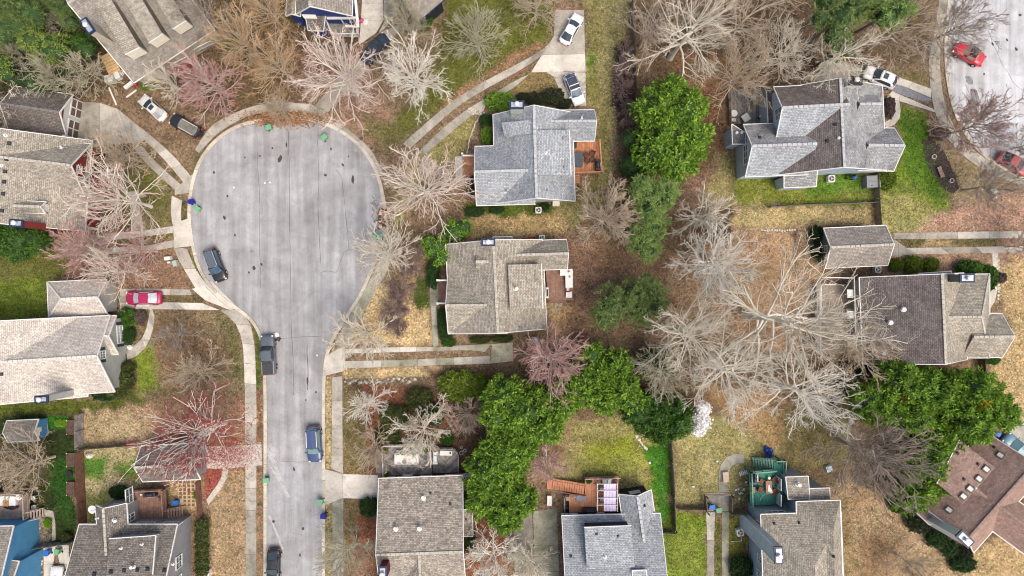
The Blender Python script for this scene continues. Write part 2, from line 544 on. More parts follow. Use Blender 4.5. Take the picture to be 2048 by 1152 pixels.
GREEN, OLIVE, YOLIVE = (92, 118, 32), (118, 114, 52), (150, 142, 66)
BRIGHT, TAN, STRAW = (78, 128, 34), (178, 150, 104), (204, 172, 112)
STRAWR, CLAY, LITTER = (172, 112, 66), (158, 88, 56), (142, 112, 84)
PINKISH, DARK, WOODS = (158, 114, 96), (66, 52, 40), (120, 92, 64)
IVY = (48, 66, 30)
ZONES = [
    # colour, feather (px), strength, polygon (photo pixels)
    (WOODS, 20, 1, [(-300, -200), (600, -200), (600, 210), (430, 240), (300, 180), (200, 200), (-300, 260)]),
    ((58, 74, 34), 18, .8, [(-300, -200), (150, -200), (170, 120), (100, 200), (-50, 190)]),
    ((128, 100, 62), 14, .8, [(430, 0), (600, 10), (620, 200), (480, 220), (430, 120)]),
    ((150, 112, 66), 20, .7, [(470, 20), (560, 0), (590, 120), (540, 190), (490, 120)]),
    (DARK, 12, .6, [(575, 60), (720, 66), (720, 110), (620, 105)]),
    (PINKISH, 20, .8, [(580, 100), (740, 105), (760, 200), (800, 260), (740, 300), (650, 210), (590, 190)]),
    (LITTER, 12, .8, [(200, 170), (330, 180), (420, 260), (380, 300), (260, 200)]),
    ((104, 110, 40), 12, 1, [(900, -60), (1110, -60), (1105, 80), (1000, 128), (900, 200), (808, 288), (760, 258), (850, 190), (880, 60)]),
    (STRAWR, 5, .8, [(890, 205), (1000, 130), (1100, 82), (1100, 92), (1000, 142), (880, 222)]),
    (OLIVE, 10, .9, [(720, 230), (800, 250), (806, 292), (770, 310), (730, 270)]),
    (YOLIVE, 6, 1, [(836, 300), (930, 232), (975, 200), (950, 230), (938, 300), (915, 320), (850, 350), (800, 460), (780, 440), (800, 350)]),
    ((142, 120, 62), 4, 1, [(985, 195), (1040, 145), (1085, 138), (1110, 155), (1118, 185), (1030, 190)]),
    (LITTER, 5, .9, [(940, 300), (958, 235), (985, 215), (985, 260), (950, 310)]),
    (YOLIVE, 5, 1, [(1171, -60), (1252, -60), (1262, 60), (1238, 110), (1226, 170), (1232, 280), (1212, 420), (1100, 470), (1100, 400), (1150, 400), (1196, 345), (1190, 210), (1172, 205)]),
    (OLIVE, 14, .7, [(1180, 20), (1200, 150), (1225, 280), (1190, 350), (1195, 200)]),
    (BRIGHT, 5, .9, [(1176, 112), (1192, 110), (1194, 130), (1178, 136)]),
    (BRIGHT, 9, .3, [(1171, 100), (1190, 100), (1190, 200), (1172, 190)]),
    ((84, 58, 56), 6, .9, [(1232, 100), (1255, 85), (1268, 150), (1268, 265), (1240, 265), (1226, 190)]),
    (WOODS, 16, 1, [(1262, -60), (1860, -60), (1860, 120), (1700, 150), (1530, 165), (1450, 220), (1440, 420), (1480, 420), (1480, 460), (1190, 660), (1190, 430), (1240, 330), (1270, 200)]),
    (STRAWR, 14, .8, [(1330, 110), (1500, 110), (1460, 290), (1410, 300), (1420, 200)]),
    ((120, 70, 46), 14, .8, [(1410, 180), (1455, 190), (1440, 300), (1400, 330)]),
    (PINKISH, 14, .7, [(1330, 360), (1430, 340), (1440, 420), (1340, 430)]),
    ((136, 100, 76), 14, .8, [(1190, 470), (1340, 500), (1360, 640), (1270, 690), (1190, 600)]),
    ((174, 134, 96), 12, 1, [(1465, 420), (1640, 420), (1640, 740), (1540, 760), (1340, 690), (1340, 520), (1460, 480)]),
    ((158, 118, 84), 18, .8, [(1300, 640), (1620, 640), (1620, 760), (1400, 790), (1290, 760)]),
    (DARK, 6, .8, [(1588, 465), (1600, 462), (1600, 540), (1590, 545)]),
    (DARK, 8, .7, [(1385, 420), (1462, 420), (1462, 465), (1390, 480)]),
    ((150, 138, 74), 10, 1, [(1425, 300), (1470, 300), (1470, 415), (1400, 400), (1430, 340)]),
    ((120, 130, 50), 7, 1, [(1470, 345), (1752, 340), (1752, 412), (1470, 415)]),
    (BRIGHT, 12, .7, [(1600, 350), (1720, 350), (1730, 385), (1620, 392)]),
    ((178, 158, 88), 7, .9, [(1465, 418), (1740, 414), (1740, 448), (1465, 452)]),
    ((112, 136, 44), 7, 1, [(1756, 340), (1800, 330), (1795, 205), (1850, 220), (1870, 290), (1905, 375), (1905, 410), (1890, 470), (1760, 470)]),
    ((162, 156, 78), 14, .9, [(1756, 390), (1860, 400), (1880, 465), (1760, 466)]),
    ((66, 116, 24), 16, .6, [(1800, 230), (1850, 240), (1870, 300), (1900, 390), (1860, 400), (1810, 330)]),
    ((128, 112, 58), 10, 1, [(1800, 140), (1866, 150), (1858, 200), (1800, 180)]),
    ((150, 128, 86), 12, 1, [(1865, 250), (1920, 290), (1990, 360), (1960, 400), (1910, 400), (1880, 330)]),
    ((176, 130, 110), 12, 1, [(1885, 425), (1960, 400), (2300, 360), (2300, 470), (1790, 470), (1860, 440)]),
    ((172, 128, 102), 10, 1, [(1770, 500), (2300, 500), (2300, 545), (1770, 560)]),
    ((192, 158, 98), 8, 1, [(1992, 505), (2300, 480), (2300, 900), (2048, 890), (1960, 780), (1990, 720), (2020, 660), (1995, 560)]),
    # left half
    ((108, 112, 48), 10, 1, [(-300, 490), (110, 490), (155, 540), (100, 560), (98, 640), (-300, 650)]),
    ((104, 140, 30), 16, .45, [(-100, 560), (95, 560), (95, 640), (-100, 650)]),
    ((126, 118, 56), 8, 1, [(245, 300), (300, 320), (345, 378), (342, 450), (270, 468), (240, 400)]),
    ((104, 118, 34), 12, .5, [(255, 320), (330, 360), (338, 410), (280, 410)]),
    ((116, 90, 62), 8, 1, [(175, 350), (240, 380), (262, 460), (190, 470), (165, 460)]),
    ((104, 116, 40), 4, .9, [(278, 455), (340, 466), (352, 472), (330, 482), (210, 494)]),
    ((150, 110, 84), 12, 1, [(118, 485), (346, 492), (390, 575), (250, 580), (200, 560), (150, 560)]),
    ((96, 112, 38), 2, 1, [(372, 497), (424, 568), (420, 572), (402, 560), (380, 515)]),
    ((106, 96, 58), 3, 1, [(362, 402), (377, 400), (375, 438), (362, 444)]),
    ((112, 104, 62), 4, 1, [(394, 310), (420, 300), (396, 345), (384, 350)]),
    ((116, 104, 62), 2, 1, [(288, 290), (300, 300), (352, 350), (345, 358), (310, 330)]),
    ((112, 94, 54), 3, 1, [(300, 590), (400, 590), (410, 600), (400, 608), (300, 608)]),
    ((136, 112, 74), 8, 1, [(300, 620), (445, 620), (478, 665), (490, 720), (492, 812), (165, 815), (165, 800), (270, 740), (268, 660)]),
    ((150, 104, 72), 16, .6, [(310, 650), (400, 640), (420, 700), (380, 770), (300, 760)]),
    ((96, 110, 46), 12, .7, [(440, 625), (480, 670), (492, 760), (470, 780), (460, 690)]),
    ((124, 146, 42), 14, .9, [(268, 700), (310, 690), (320, 770), (270, 790)]),
    ((92, 104, 36), 6, 1, [(-300, 790), (200, 800), (260, 780), (300, 800), (160, 826), (-300, 830)]),
    (TAN, 5, 1, [(163, 826), (260, 812), (440, 812), (520, 800), (520, 892), (163, 890)]),
    ((150, 96, 80), 18, .7, [(300, 820), (400, 780), (500, 800), (515, 880), (320, 890)]),
    (IVY, 8, 1, [(-300, 826), (152, 826), (152, 1100), (100, 1100), (80, 1010), (-300, 1000)]),
    ((44, 92, 28), 12, .8, [(95, 930), (150, 900), (150, 1060), (110, 1030)]),
    ((52, 132, 28), 6, .9, [(100, 834), (138, 834), (138, 862), (100, 858)]),
    ((104, 92, 56), 14, .8, [(-100, 880), (90, 880), (100, 950), (60, 990), (-100, 985)]),
    ((176, 164, 108), 6, 1, [(168, 894), (280, 894), (280, 985), (200, 1020), (180, 1100), (168, 1100)]),
    ((64, 132, 34), 9, .85, [(168, 915), (215, 915), (205, 965), (168, 960)]),
    ((64, 132, 34), 9, .8, [(232, 925), (278, 920), (290, 960), (240, 960)]),
    ((98, 124, 46), 10, .7, [(170, 985), (225, 985), (210, 1040), (172, 1090)]),
    ((188, 150, 96), 6, 1, [(334, 960), (400, 958), (400, 1020), (334, 1020)]),
    ((172, 140, 98), 4, 1, [(420, 935), (496, 930), (496, 1300), (420, 1300)]),
    ((176, 66, 52), 2, 1, [(410, 936), (446, 936), (442, 972), (418, 1004), (410, 1000)]),
    ((112, 94, 54), 6, 1, [(150, 1060), (175, 1100), (165, 1152), (140, 1152), (140, 1090)]),
    ((134, 122, 102), 4, .9, [(66, 1040), (100, 1025), (108, 1080), (80, 1120), (70, 1160)]),
    ((86, 108, 38), 2, 1, [(506, 632), (520, 680), (523, 780), (514, 780), (512, 690)]),
    ((138, 92, 62), 2, 1, [(513, 780), (522, 780), (522, 880), (513, 880)]),
    ((150, 112, 74), 2, 1, [(513, 932), (523, 932), (523, 1300), (513, 1300)]),
    # middle
    ((180, 160, 96), 2, 1, [(652, 752), (665, 752), (665, 936), (654, 936)]),
    ((150, 140, 82), 2, 1, [(652, 1000), (667, 1000), (667, 1300), (654, 1300)]),
    ((116, 100, 60), 3, 1, [(774, 460), (786, 462), (700, 640), (676, 680), (668, 690), (700, 630), (735, 575)]),
    ((150, 122, 86), 12, .9, [(765, 530), (830, 560), (862, 600), (862, 640), (700, 640), (720, 620)]),
    (STRAW, 8, 1, [(762, 560), (790, 580), (830, 610), (862, 605), (862, 692), (690, 692), (712, 650)]),
    ((78, 96, 36), 6, 1, [(834, 560), (862, 560), (862, 612), (832, 618), (828, 590)]),
    (LITTER, 4, 1, [(700, 708), (960, 700), (985, 708), (960, 718), (700, 722)]),
    (STRAW, 3, 1, [(686, 738), (860, 734), (890, 732), (862, 752), (688, 758)]),
    ((128, 92, 68), 5, .8, [(840, 740), (1060, 725), (1060, 745), (880, 760)]),
    (CLAY, 8, 1, [(694, 772), (815, 770), (840, 830), (800, 900), (760, 950), (690, 946)]),
    ((128, 118, 58), 10, .9, [(687, 775), (715, 775), (730, 850), (735, 946), (687, 946)]),
    ((120, 84, 60), 10, .9, [(830, 780), (960, 790), (970, 900), (940, 960), (780, 890)]),
    ((134, 112, 60), 6, 1, [(688, 998), (730, 998), (716, 1080), (700, 1300), (688, 1300)]),
    (CLAY, 8, 1, [(716, 1010), (760, 1020), (762, 1300), (700, 1300), (708, 1080)]),
    (CLAY, 8, .9, [(945, 1040), (1010, 1040), (1008, 1160), (925, 1160), (925, 1090)]),
    ((84, 100, 36), 5, 1, [(930, 405), (1110, 402), (1110, 430), (930, 432)]),
    ((184, 152, 90), 5, 1, [(938, 432), (1128, 430), (1142, 466), (1060, 472), (942, 474)]),
    ((140, 102, 82), 8, 1, [(1130, 462), (1190, 470), (1192, 600), (1190, 690), (1060, 700), (1095, 670), (1140, 600)]),
    ((176, 134, 84), 9, .9, [(1098, 610), (1150, 610), (1140, 668), (1098, 690)]),
    # bottom right
    (WOODS, 14, 1, [(880, 730), (1420, 690), (1700, 720), (1720, 830), (1400, 860), (1280, 820), (1100, 840)]),
    ((152, 144, 62), 9, 1, [(1090, 850), (1290, 826), (1340, 870), (1345, 1300), (1310, 1300), (1305, 1000), (1100, 970)]),
    ((140, 158, 34), 18, .7, [(1160, 890), (1260, 870), (1290, 930), (1240, 965), (1170, 950)]),
    ((70, 128, 34), 9, 1, [(1288, 895), (1338, 880), (1346, 1052), (1312, 1052), (1300, 960)]),
    ((160, 116, 82), 14, .8, [(1080, 860), (1140, 850), (1120, 950), (1085, 960)]),
    ((158, 150, 78), 10, 1, [(1347, 840), (1560, 830), (1560, 1000), (1350, 1016)]),
    ((176, 130, 74), 12, .8, [(1400, 770), (1560, 780), (1640, 860), (1640, 960), (1560, 905), (1480, 860)]),
    ((118, 140, 40), 7, 1, [(1310, 1064), (1352, 1030), (1416, 1028), (1414, 1300), (1300, 1300)]),
    ((128, 126, 24), 6, 1, [(1454, 1022), (1492, 1022), (1492, 1130), (1456, 1130)]),
    ((104, 110, 44), 3, 1, [(1430, 1040), (1442, 1040), (1442, 1300), (1430, 1300)]),
    ((130, 120, 56), 10, .9, [(1580, 810), (1700, 830), (1700, 960), (1600, 960), (1560, 900)]),
    ((104, 78, 58), 10, .9, [(1610, 940), (1690, 935), (1690, 980), (1620, 980)]),
    ((172, 138, 96), 9, 1, [(1682, 958), (1740, 975), (1800, 1030), (1880, 1105), (1960, 1125), (2000, 1300), (1680, 1300)]),
    ((138, 116, 60), 8, .7, [(1682, 1000), (1704, 1000), (1710, 1152), (1684, 1152)]),
    ((150, 108, 66), 14, .6, [(1720, 1060), (1800, 1080), (1790, 1160), (1730, 1160)]),
    ((196, 160, 98), 10, 1, [(1940, 1110), (2048, 1030), (2300, 1000), (2300, 1300), (1960, 1300)]),
    ((200, 168, 110), 6, 1, [(1955, 790), (2300, 830), (2300, 870), (2020, 866)]),
    ((110, 106, 46), 3, .9, [(1800, 484), (1812, 478), (1990, 474), (1990, 492), (1812, 496)]),
    ((190, 152, 104), 4, .8, [(1845, 480), (1900, 478), (1900, 492), (1845, 494)]),
]

fx = np.arange(-150, 2200, 5.0)
fy = np.arange(-130, 1290, 5.0)
gx = np.concatenate([[-9000, -4000, -1500, -600, -300], fx, [2350, 2700, 3600, 6000, 11000]])
gy = np.concatenate([[-9000, -4000, -1500, -500, -250], fy, [1400, 1800, 2800, 5000, 10000]])
PX, PY = np.meshgrid(gx, gy)
px, py = PX.ravel(), PY.ravel()
wx = px + (vnoise(px, py, 22, 1) - .5) * 16 + (vnoise(px, py, 7, 2) - .5) * 7
wy = py + (vnoise(px, py, 22, 3) - .5) * 16 + (vnoise(px, py, 7, 4) - .5) * 7
col = np.tile(np.array(srgb(*LITTER)), (len(px), 1))
for c, fe, st, poly in ZONES:
    xs = [p[0] for p in poly]
    ys = [p[1] for p in poly]
    mk = np.where((wx > min(xs) - fe - 2) & (wx < max(xs) + fe + 2) & (wy > min(ys) - fe - 2) & (wy < max(ys) + fe + 2))[0]
    if not len(mk):
        continue
    a, b = (wx, wy) if fe > 3 else (px, py)
    d = sdist(a[mk], b[mk], poly)
    wgt = np.clip(d / fe * 0.5 + 0.5, 0, 1)
    wgt = (wgt * wgt * (3 - 2 * wgt) * st)[:, None]
    col[mk] = col[mk] * (1 - wgt) + np.array(srgb(*c)) * wgt
# bare and lush patches inside every lawn
n1 = vnoise(px, py, 34, 11)
n2 = vnoise(px, py, 13, 12)
n3 = vnoise(px, py, 90, 13)
col *= (0.72 + 0.32 * n1 + 0.26 * n2)[:, None]
dry = np.clip((n3 * .5 + n1 * .5 - .45) * 2.2, 0, 1)[:, None] * 0.35
col = col * (1 - dry) + (col.mean(axis=1, keepdims=True) * np.array([1.3, 1.0, 0.6])) * dry
lum = col @ np.array([0.3, 0.55, 0.15])
gk = np.clip((col[:, 1] / (col[:, 0] + 1e-4) - 0.85) * 3.0, 0, 1)[:, None] * 0.30
col = np.clip((col * (0.60 + gk) + lum[:, None] * np.array([0.41, 0.39, 0.33]) * (1 - gk * 2.6)) * 0.80, 0, 1)
GCOL = col
nx, ny = len(gx), len(gy)
verts = np.zeros((len(px), 3))
verts[:, 0] = (px - 1024) * S
verts[:, 1] = (576 - py) * S
idx = np.arange(nx * ny).reshape(ny, nx)
quads = np.stack([idx[:-1, :-1], idx[1:, :-1], idx[1:, 1:], idx[:-1, 1:]], -1).reshape(-1, 4)


def np_mesh(name, verts, faces, colors=None, smooth=False):
    """faces: (n,3) or (n,4) int array"""
    me = bpy.data.meshes.new(name)
    k = faces.shape[1]
    me.vertices.add(len(verts))
    me.vertices.foreach_set('co', np.ascontiguousarray(verts, dtype=np.float32).ravel())
    me.loops.add(faces.size)
    me.loops.foreach_set('vertex_index', np.ascontiguousarray(faces, dtype=np.int32).ravel())
    me.polygons.add(len(faces))
    me.polygons.foreach_set('loop_start', np.arange(0, faces.size, k, dtype=np.int32))
    if smooth:
        me.polygons.foreach_set('use_smooth', np.ones(len(faces), bool))
    me.update(calc_edges=True)
    if colors is not None:
        at = me.color_attributes.new('Col', 'FLOAT_COLOR', 'POINT')
        cc = np.ones((len(verts), 4), np.float32)
        cc[:, :3] = colors
        at.data.foreach_set('color', cc.ravel())
    return me


def ground_material():
    t = NT('ground_cover')
    at = t.node('ShaderNodeVertexColor')
    at.layer_name = 'Col'
    f1 = t.noise(0.9, 8, 0.75, 'Object', 0.5)
    f2 = t.noise(2.6, 6, 0.85, 'Object', 0.3)
    f3 = t.noise(0.28, 5, 0.65)
    c = t.mix(at.outputs[0], t.ramp(f2, [(0.38, (0.46, 0.46, 0.44)), (0.50, (1.0, 1.0, 1.0)), (0.62, (1.55, 1.52, 1.45))]), 1.0, 'MULTIPLY')
    c = t.mix(c, t.ramp(f1, [(0.38, (0.62, 0.64, 0.56)), (0.5, (1, 1, 1)), (0.62, (1.3, 1.22, 1.15))]), 0.9, 'MULTIPLY')
    c = t.mix(c, t.ramp(f3, [(0.3, (0.82, 0.9, 0.8)), (0.7, (1.15, 1.05, 1.0))]), 0.8, 'MULTIPLY')
    t.bump(f2, 0.8, 0.12)
    return t.out(c, 0.95, 0, 0.1)


M_GROUND = ground_material()
link('ground', np_mesh('ground', verts, quads, col), M_GROUND, kind='structure')


def ground_colour(ax, ay):
    """albedo of the ground sheet at photo pixels (arrays)"""
    i = np.clip(np.searchsorted(gx, ax), 0, nx - 1)
    j = np.clip(np.searchsorted(gy, ay), 0, ny - 1)
    return GCOL[j * nx + i]


# ------------------------------------------------------------------ roads
def asphalt(name, base, light):
    t = NT(name)
    n1 = t.noise(0.10, 5, 0.6, 'Object', 0.8)
    n2 = t.noise(0.55, 6, 0.7, 'Object', 0.5)
    n3 = t.noise(9.0, 4, 0.8)
    mp = t.node('ShaderNodeMapping')
    mp.inputs['Scale'].default_value = (0.9, 0.05, 1)
    t.link(t.tc.outputs['Object'], mp.inputs[0])
    n4 = t.noise(1.0, 5, 0.6, mp.outputs[0])
    c = t.ramp(n1, [(0.36, base), (0.64, light)])
    c = t.mix(c, t.ramp(n2, [(0.3, (0.78, 0.78, 0.77)), (0.7, (1.18, 1.18, 1.2))]), 0.9, 'MULTIPLY')
    c = t.mix(c, t.ramp(n4, [(0.36, (0.80, 0.79, 0.77)), (0.64, (1.2, 1.2, 1.2))]), 0.9, 'MULTIPLY')
    c = t.mix(c, t.ramp(n3, [(0.3, (0.75,) * 3), (0.7, (1.25,) * 3)]), 0.8, 'MULTIPLY')
    t.bump(n3, 0.35, 0.02)
    MATS[name] = t.out(c, 0.93, 0, 0.15)
    return MATS[name]


M_ASPHALT = asphalt('asphalt_old', (0.25, 0.25, 0.252), (0.335, 0.338, 0.348))
M_ASPHALT2 = asphalt('asphalt_pale', (0.36, 0.365, 0.375), (0.46, 0.47, 0.485))
M_TAR = plain('tar', (0.10, 0.097, 0.095), 0.8, 0.3, 4)
M_OIL = plain('oil_stain', (0.055, 0.05, 0.05), 0.7, 0.3, 4)

KERB_L = [(534, 1400), (534, 1000), (534, 800), (531, 700), (523, 668), (508, 641), (486, 621), (450, 596), (420, 565), (398, 525),
          (386, 470), (382, 420), (388, 370), (403, 325), (430, 288), (470, 259), (520, 244), (570, 238), (620, 243), (668, 259),
          (708, 286), (737, 320), (755, 360), (765, 405), (769, 440), (772, 462)]
KERB_R = [(772, 462), (760, 490), (726, 572), (700, 617), (665, 672), (652, 705), (646, 745), (644, 820), (644, 1000), (645, 1400)]


def world_line(px_pts, sub=6, z=0.0):
    q = smooth_line([Vector((p[0], p[1], 0)) for p in px_pts], sub)
    return [W(p.x, p.y) + Vector((0, 0, z)) for p in q]


KL, KR = world_line(KERB_L), world_line(KERB_R)
road_pts = KL + KR[1:]


def fill(pts, z):
    bm = bmesh.new()
    vs_ = [bm.verts.new((p[0], p[1], z)) for p in pts]
    f = bm.faces.new(vs_)
    f.normal_update()
    if f.normal.z < 0:
        f.normal_flip()
    bmesh.ops.triangulate(bm, faces=bm.faces[:])
    me = bpy.data.meshes.new('sheet')
    bm.to_mesh(me)
    bm.free()
    return me


road = link('road', fill(road_pts, 0.012), M_ASPHALT, kind='structure', label='grey asphalt dead-end street with a round turning circle')
KERB_E = [(1904, -300), (1903, -40), (1897, 40), (1894, 100), (1898, 160), (1910, 215), (1935, 268), (1975, 312), (2030, 345), (2120, 380), (2400, 440)]
KE = world_line(KERB_E)
road_e = link('road', fill(KE + [W(2900, 440), W(2900, -300)], 0.012), M_ASPHALT2, kind='structure', label='pale asphalt road in the upper right corner')


def kerb(name, line, side, width=0.46, step=3.0, m=None):
    """kerb stones laid on the outer side of a line"""
    root = link(name, None, kind='structure')
    n = max(2, int(poly_len(line) / step))
    q = resample(line, n * 3)
    out = []
    for i, p in enumerate(q):
        a, b = q[max(0, i - 1)], q[min(len(q) - 1, i + 1)]
        d = (b - a).normalized()
        out.append(p + Vector((-d.y, d.x, 0)) * side * width)
    for k in range(n):
        i0, i1 = k * 3, k * 3 + 3
        a = [q[i] for i in range(i0, i1 + 1)]
        b = [out[i] for i in range(i0, i1 + 1)]
        d = (a[-1] - a[0]).normalized() * 0.018
        a[0], b[0], a[-1], b[-1] = a[0] + d, b[0] + d, a[-1] - d, b[-1] - d
        a = [p + (out[i0 + j] - p) * 0.02 for j, p in enumerate(a)]
        mb = MB()
        mb.slab(a + b[::-1], -0.1, 0.12 + 0.004 * (k % 3))
        part('kerb_stone', mb, m or M_KERB, root)
    return root


kerb('kerb', KL, 1)
kerb('kerb', KR, 1)
kerb('kerb', KE, -1)


def strip(name, left, right, length, m, root=None, z=0.06, label=None, piece='paving_slab', smooth=True, rough=None):
    """paving laid between two lines of photo pixels, cut into slabs"""
    if root is None:
        root = link(name, None, kind='structure', label=label)
    f = (lambda p: world_line(p, 6)) if smooth and len(left) > 2 else (lambda p: [W(*q) for q in p])
    l, r = f(left), f(right)
    sub = 2 if smooth and len(left) > 2 else 1
    if sub == 2:
        n = max(1, int(round(0.5 * (poly_len(l) + poly_len(r)) / length)))
        l, r = resample(l, n * sub), resample(r, n * sub)
    else:
        l2, r2 = [l[0]], [r[0]]
        for i in range(len(l) - 1):
            k = max(1, int(round(0.5 * ((l[i + 1] - l[i]).length + (r[i + 1] - r[i]).length) / length)))
            for j in range(1, k + 1):
                l2.append(l[i].lerp(l[i + 1], j / k))
                r2.append(r[i].lerp(r[i + 1], j / k))
        l, r = l2, r2
        n = len(l) - 1
    rnd = random.Random(int(left[0][0] * 7 + left[0][1]))
    for k in range(n):
        a = [Vector(l[i]) for i in range(k * sub, k * sub + sub + 1)]
        b = [Vector(r[i]) for i in range(k * sub, k * sub + sub + 1)]
        g = 0.02
        a[0] += (a[-1] - a[0]).normalized() * g
        b[0] += (b[-1] - b[0]).normalized() * g
        a[-1] -= (a[-1] - a[0]).normalized() * g
        b[-1] -= (b[-1] - b[0]).normalized() * g
        mb = MB()
        mb.slab(a + b[::-1], -0.06, z + rnd.uniform(-0.006, 0.006))
        mm = m if not isinstance(m, (list, tuple)) else rnd.choice(m)
        part(piece, mb, mm, root)
    return root


# pavements round the street
pw = strip('pavement', [(492, 1300), (492, 1152), (491, 932)], [(513, 1300), (513, 1152), (513, 932)], 2.9, [M_CONC, M_CONC_L, M_CONC_D], smooth=False)
pw['label'] = 'concrete pavement along the left side of the street'
strip('', [(490, 888), (490, 800), (488, 720), (484, 680), (470, 645), (442, 621)], [(513, 888), (513, 800), (511, 720), (507, 675), (497, 640), (478, 619)], 3.0, [M_CONC_L, M_CONC], pw)
strip('', [(392, 578), (374, 548), (357, 518), (347, 494)], [(418, 574), (396, 545), (381, 515), (374, 497)], 3.0, [M_CONC_L, M_CONC], pw)
strip('', [(345, 449), (342, 420), (344, 391)], [(363, 447), (362, 420), (364, 401)], 2.6, [M_CONC, M_CONC_L], pw)
strip('', [(390, 300), (423, 252), (470, 226), (512, 211), (560, 205), (620, 208)], [(398, 306), (436, 266), (478, 241), (515, 227), (560, 222), (618, 226)], 3.0, [M_CONC_D, M_CONC], pw)
strip('', [(655, 226), (700, 262), (742, 300), (768, 350)], [(648, 240), (690, 268), (727, 302), (752, 350)], 3.0, [M_CONC_D, M_CONC], pw)
pe = strip('pavement', [(785, 462), (750, 540), (730, 578), (700, 632), (672, 684)], [(805, 464), (772, 545), (752, 580), (722, 634), (692, 690)], 3.0, [M_CONC_D, M_CONC, M_CONC_G])
pe['label'] = 'concrete pavement along the right side of the street'
strip('', [(664, 754), (664, 850), (663, 937)], [(685, 752), (685, 850), (686, 948)], 2.9, [M_CONC_D, M_CONC, M_CONC_G], pe, smooth=False)
strip('', [(665, 1004), (666, 1152), (667, 1300)], [(687, 996), (687, 1152), (688, 1300)], 5.4, [M_CONC_G, M_CONC_D], pe, smooth=False)
pr = strip('pavement', [(1884, -60), (1870, 60), (1858, 110), (1860, 170), (1870, 225), (1900, 285), (1960, 335), (2060, 380)],
           [(1903, -60), (1894, 40), (1880, 110), (1882, 165), (1892, 215), (1918, 270), (1972, 318), (2066, 362)], 3.2, [M_CONC_D, M_CONC])
pr['label'] = 'concrete pavement beside the pale road, upper right'

# driveways
d = strip('driveway', [(152, 203), (200, 206), (236, 218)], [(150, 292), (200, 290), (262, 286)], 4.0, [M_CONC, M_CONC_D], smooth=False, label='wide stained concrete driveway in front of the red-gabled garage')
strip('', [(236, 218), (262, 240), (300, 270)], [(262, 286), (268, 288), (274, 292)], 4.0, M_CONC, d, smooth=False)
strip('', [(300, 270), (340, 305), (372, 340), (388, 362)], [(285, 276), (322, 312), (352, 346), (372, 372)], 3.6, [M_CONC, M_CONC_L], d)
strip('', [(284, 292), (310, 322), (342, 352), (370, 376)], [(262, 290), (292, 326), (328, 360), (348, 378)], 3.6, [M_CONC, M_CONC_L], d)
strip('', [(390, 345), (384, 385)], [(350, 378), (350, 390)], 5.0, M_CONC, d, smooth=False)
d = strip('driveway', [(126, 482), (160, 474), (210, 467)], [(122, 514), (160, 512), (212, 508)], 3.5, [M_CONC_D], smooth=False, label='concrete driveway beside the left-hand grey house with two wheel tracks')
strip('', [(210, 467), (280, 462), (346, 452)], [(210, 482), (280, 474), (346, 466)], 3.2, [M_CONC, M_CONC_L], d, smooth=False)
strip('', [(212, 496), (290, 492), (349, 480)], [(212, 508), (290, 505), (349, 494)], 3.2, [M_CONC, M_CONC_L], d, smooth=False)
strip('', [(346, 448), (379, 436)], [(349, 496), (384, 492)], 3.0, M_CONC_L, d, smooth=False)
d = strip('driveway', [(240, 578), (300, 577), (380, 579)], [(240, 592), (300, 590), (384, 590)], 3.6, [M_CONC_L, M_CONC], smooth=False, label='light concrete driveway with two wheel tracks under the magenta sedan')
strip('', [(240, 606), (300, 604), (404, 606)], [(240, 619), (300, 618), (440, 620)], 3.6, [M_CONC_L, M_CONC], d, smooth=False)
strip('', [(384, 578), (408, 570), (424, 562)], [(410, 600), (460, 620), (478, 617)], 3.5, M_CONC_L, d, smooth=False)
strip('', [(240, 592), (262, 592)], [(240, 606), (262, 606)], 3.0, M_CONC_D, d, smooth=False)
d = strip('driveway', [(400, 892), (450, 892), (523, 888)], [(404, 938), (450, 937), (525, 930)], 4.0, M_CONC_L, smooth=False, label='pale concrete driveway strewn with red petals by the dark garage')
strip('', [(457, 934), (452, 962), (432, 990), (417, 1010)], [(446, 936), (441, 960), (424, 984), (413, 1000)], 2.6, M_CONC_L, d)
d = strip('driveway', [(690, 698), (800, 694), (866, 694)], [(690, 707), (800, 704), (866, 702)], 2.7, [M_CONC_L, M_CONC], smooth=False, label='two-track concrete driveway with a grass middle below the tan house')
strip('', [(866, 694), (920, 691), (984, 688)], [(866, 702), (940, 700), (970, 704)], 2.7, [M_CONC_G, M_CONC], d, smooth=False)
strip('', [(690, 722), (800, 720), (980, 712)], [(690, 737), (800, 733), (980, 727)], 2.7, [M_CONC_L, M_CONC, M_CONC_G], d, smooth=False)
strip('', [(984, 688), (1026, 685)], [(980, 727), (1026, 722)], 3.0, M_CONC_G, d, smooth=False)
strip('', [(651, 712), (684, 694), (690, 694)], [(648, 752), (688, 742), (690, 738)], 1.9, M_CONC_L, d, smooth=False)
d = strip('driveway', [(650, 938), (686, 948), (756, 950)], [(650, 1010), (686, 996), (756, 998)], 3.4, M_CONC_L, smooth=False, label='pale concrete driveway of the large tan house at the bottom')
d = strip('driveway', [(805, 288), (850, 248), (905, 203), (960, 168), (1020, 136), (1078, 104), (1106, 80)], [(820, 297), (862, 259), (917, 212), (968, 180), (1030, 146), (1060, 128), (1084, 110)], 3.4, [M_CONC, M_CONC_D], label='long curving two-track concrete driveway beside the blue-grey house')
strip('', [(836, 306), (880, 262), (930, 222), (980, 192), (1024, 165), (1060, 148)], [(846, 312), (894, 272), (944, 230), (992, 198), (1032, 172), (1066, 142)], 3.4, [M_CONC, M_CONC_D], d)
strip('', [(1110, 20), (1108, 72), (1084, 110), (1062, 145)], [(1168, 20), (1169, 70), (1170, 108), (1171, 142)], 4.5, [M_CONC, M_CONC_L], d, smooth=False)
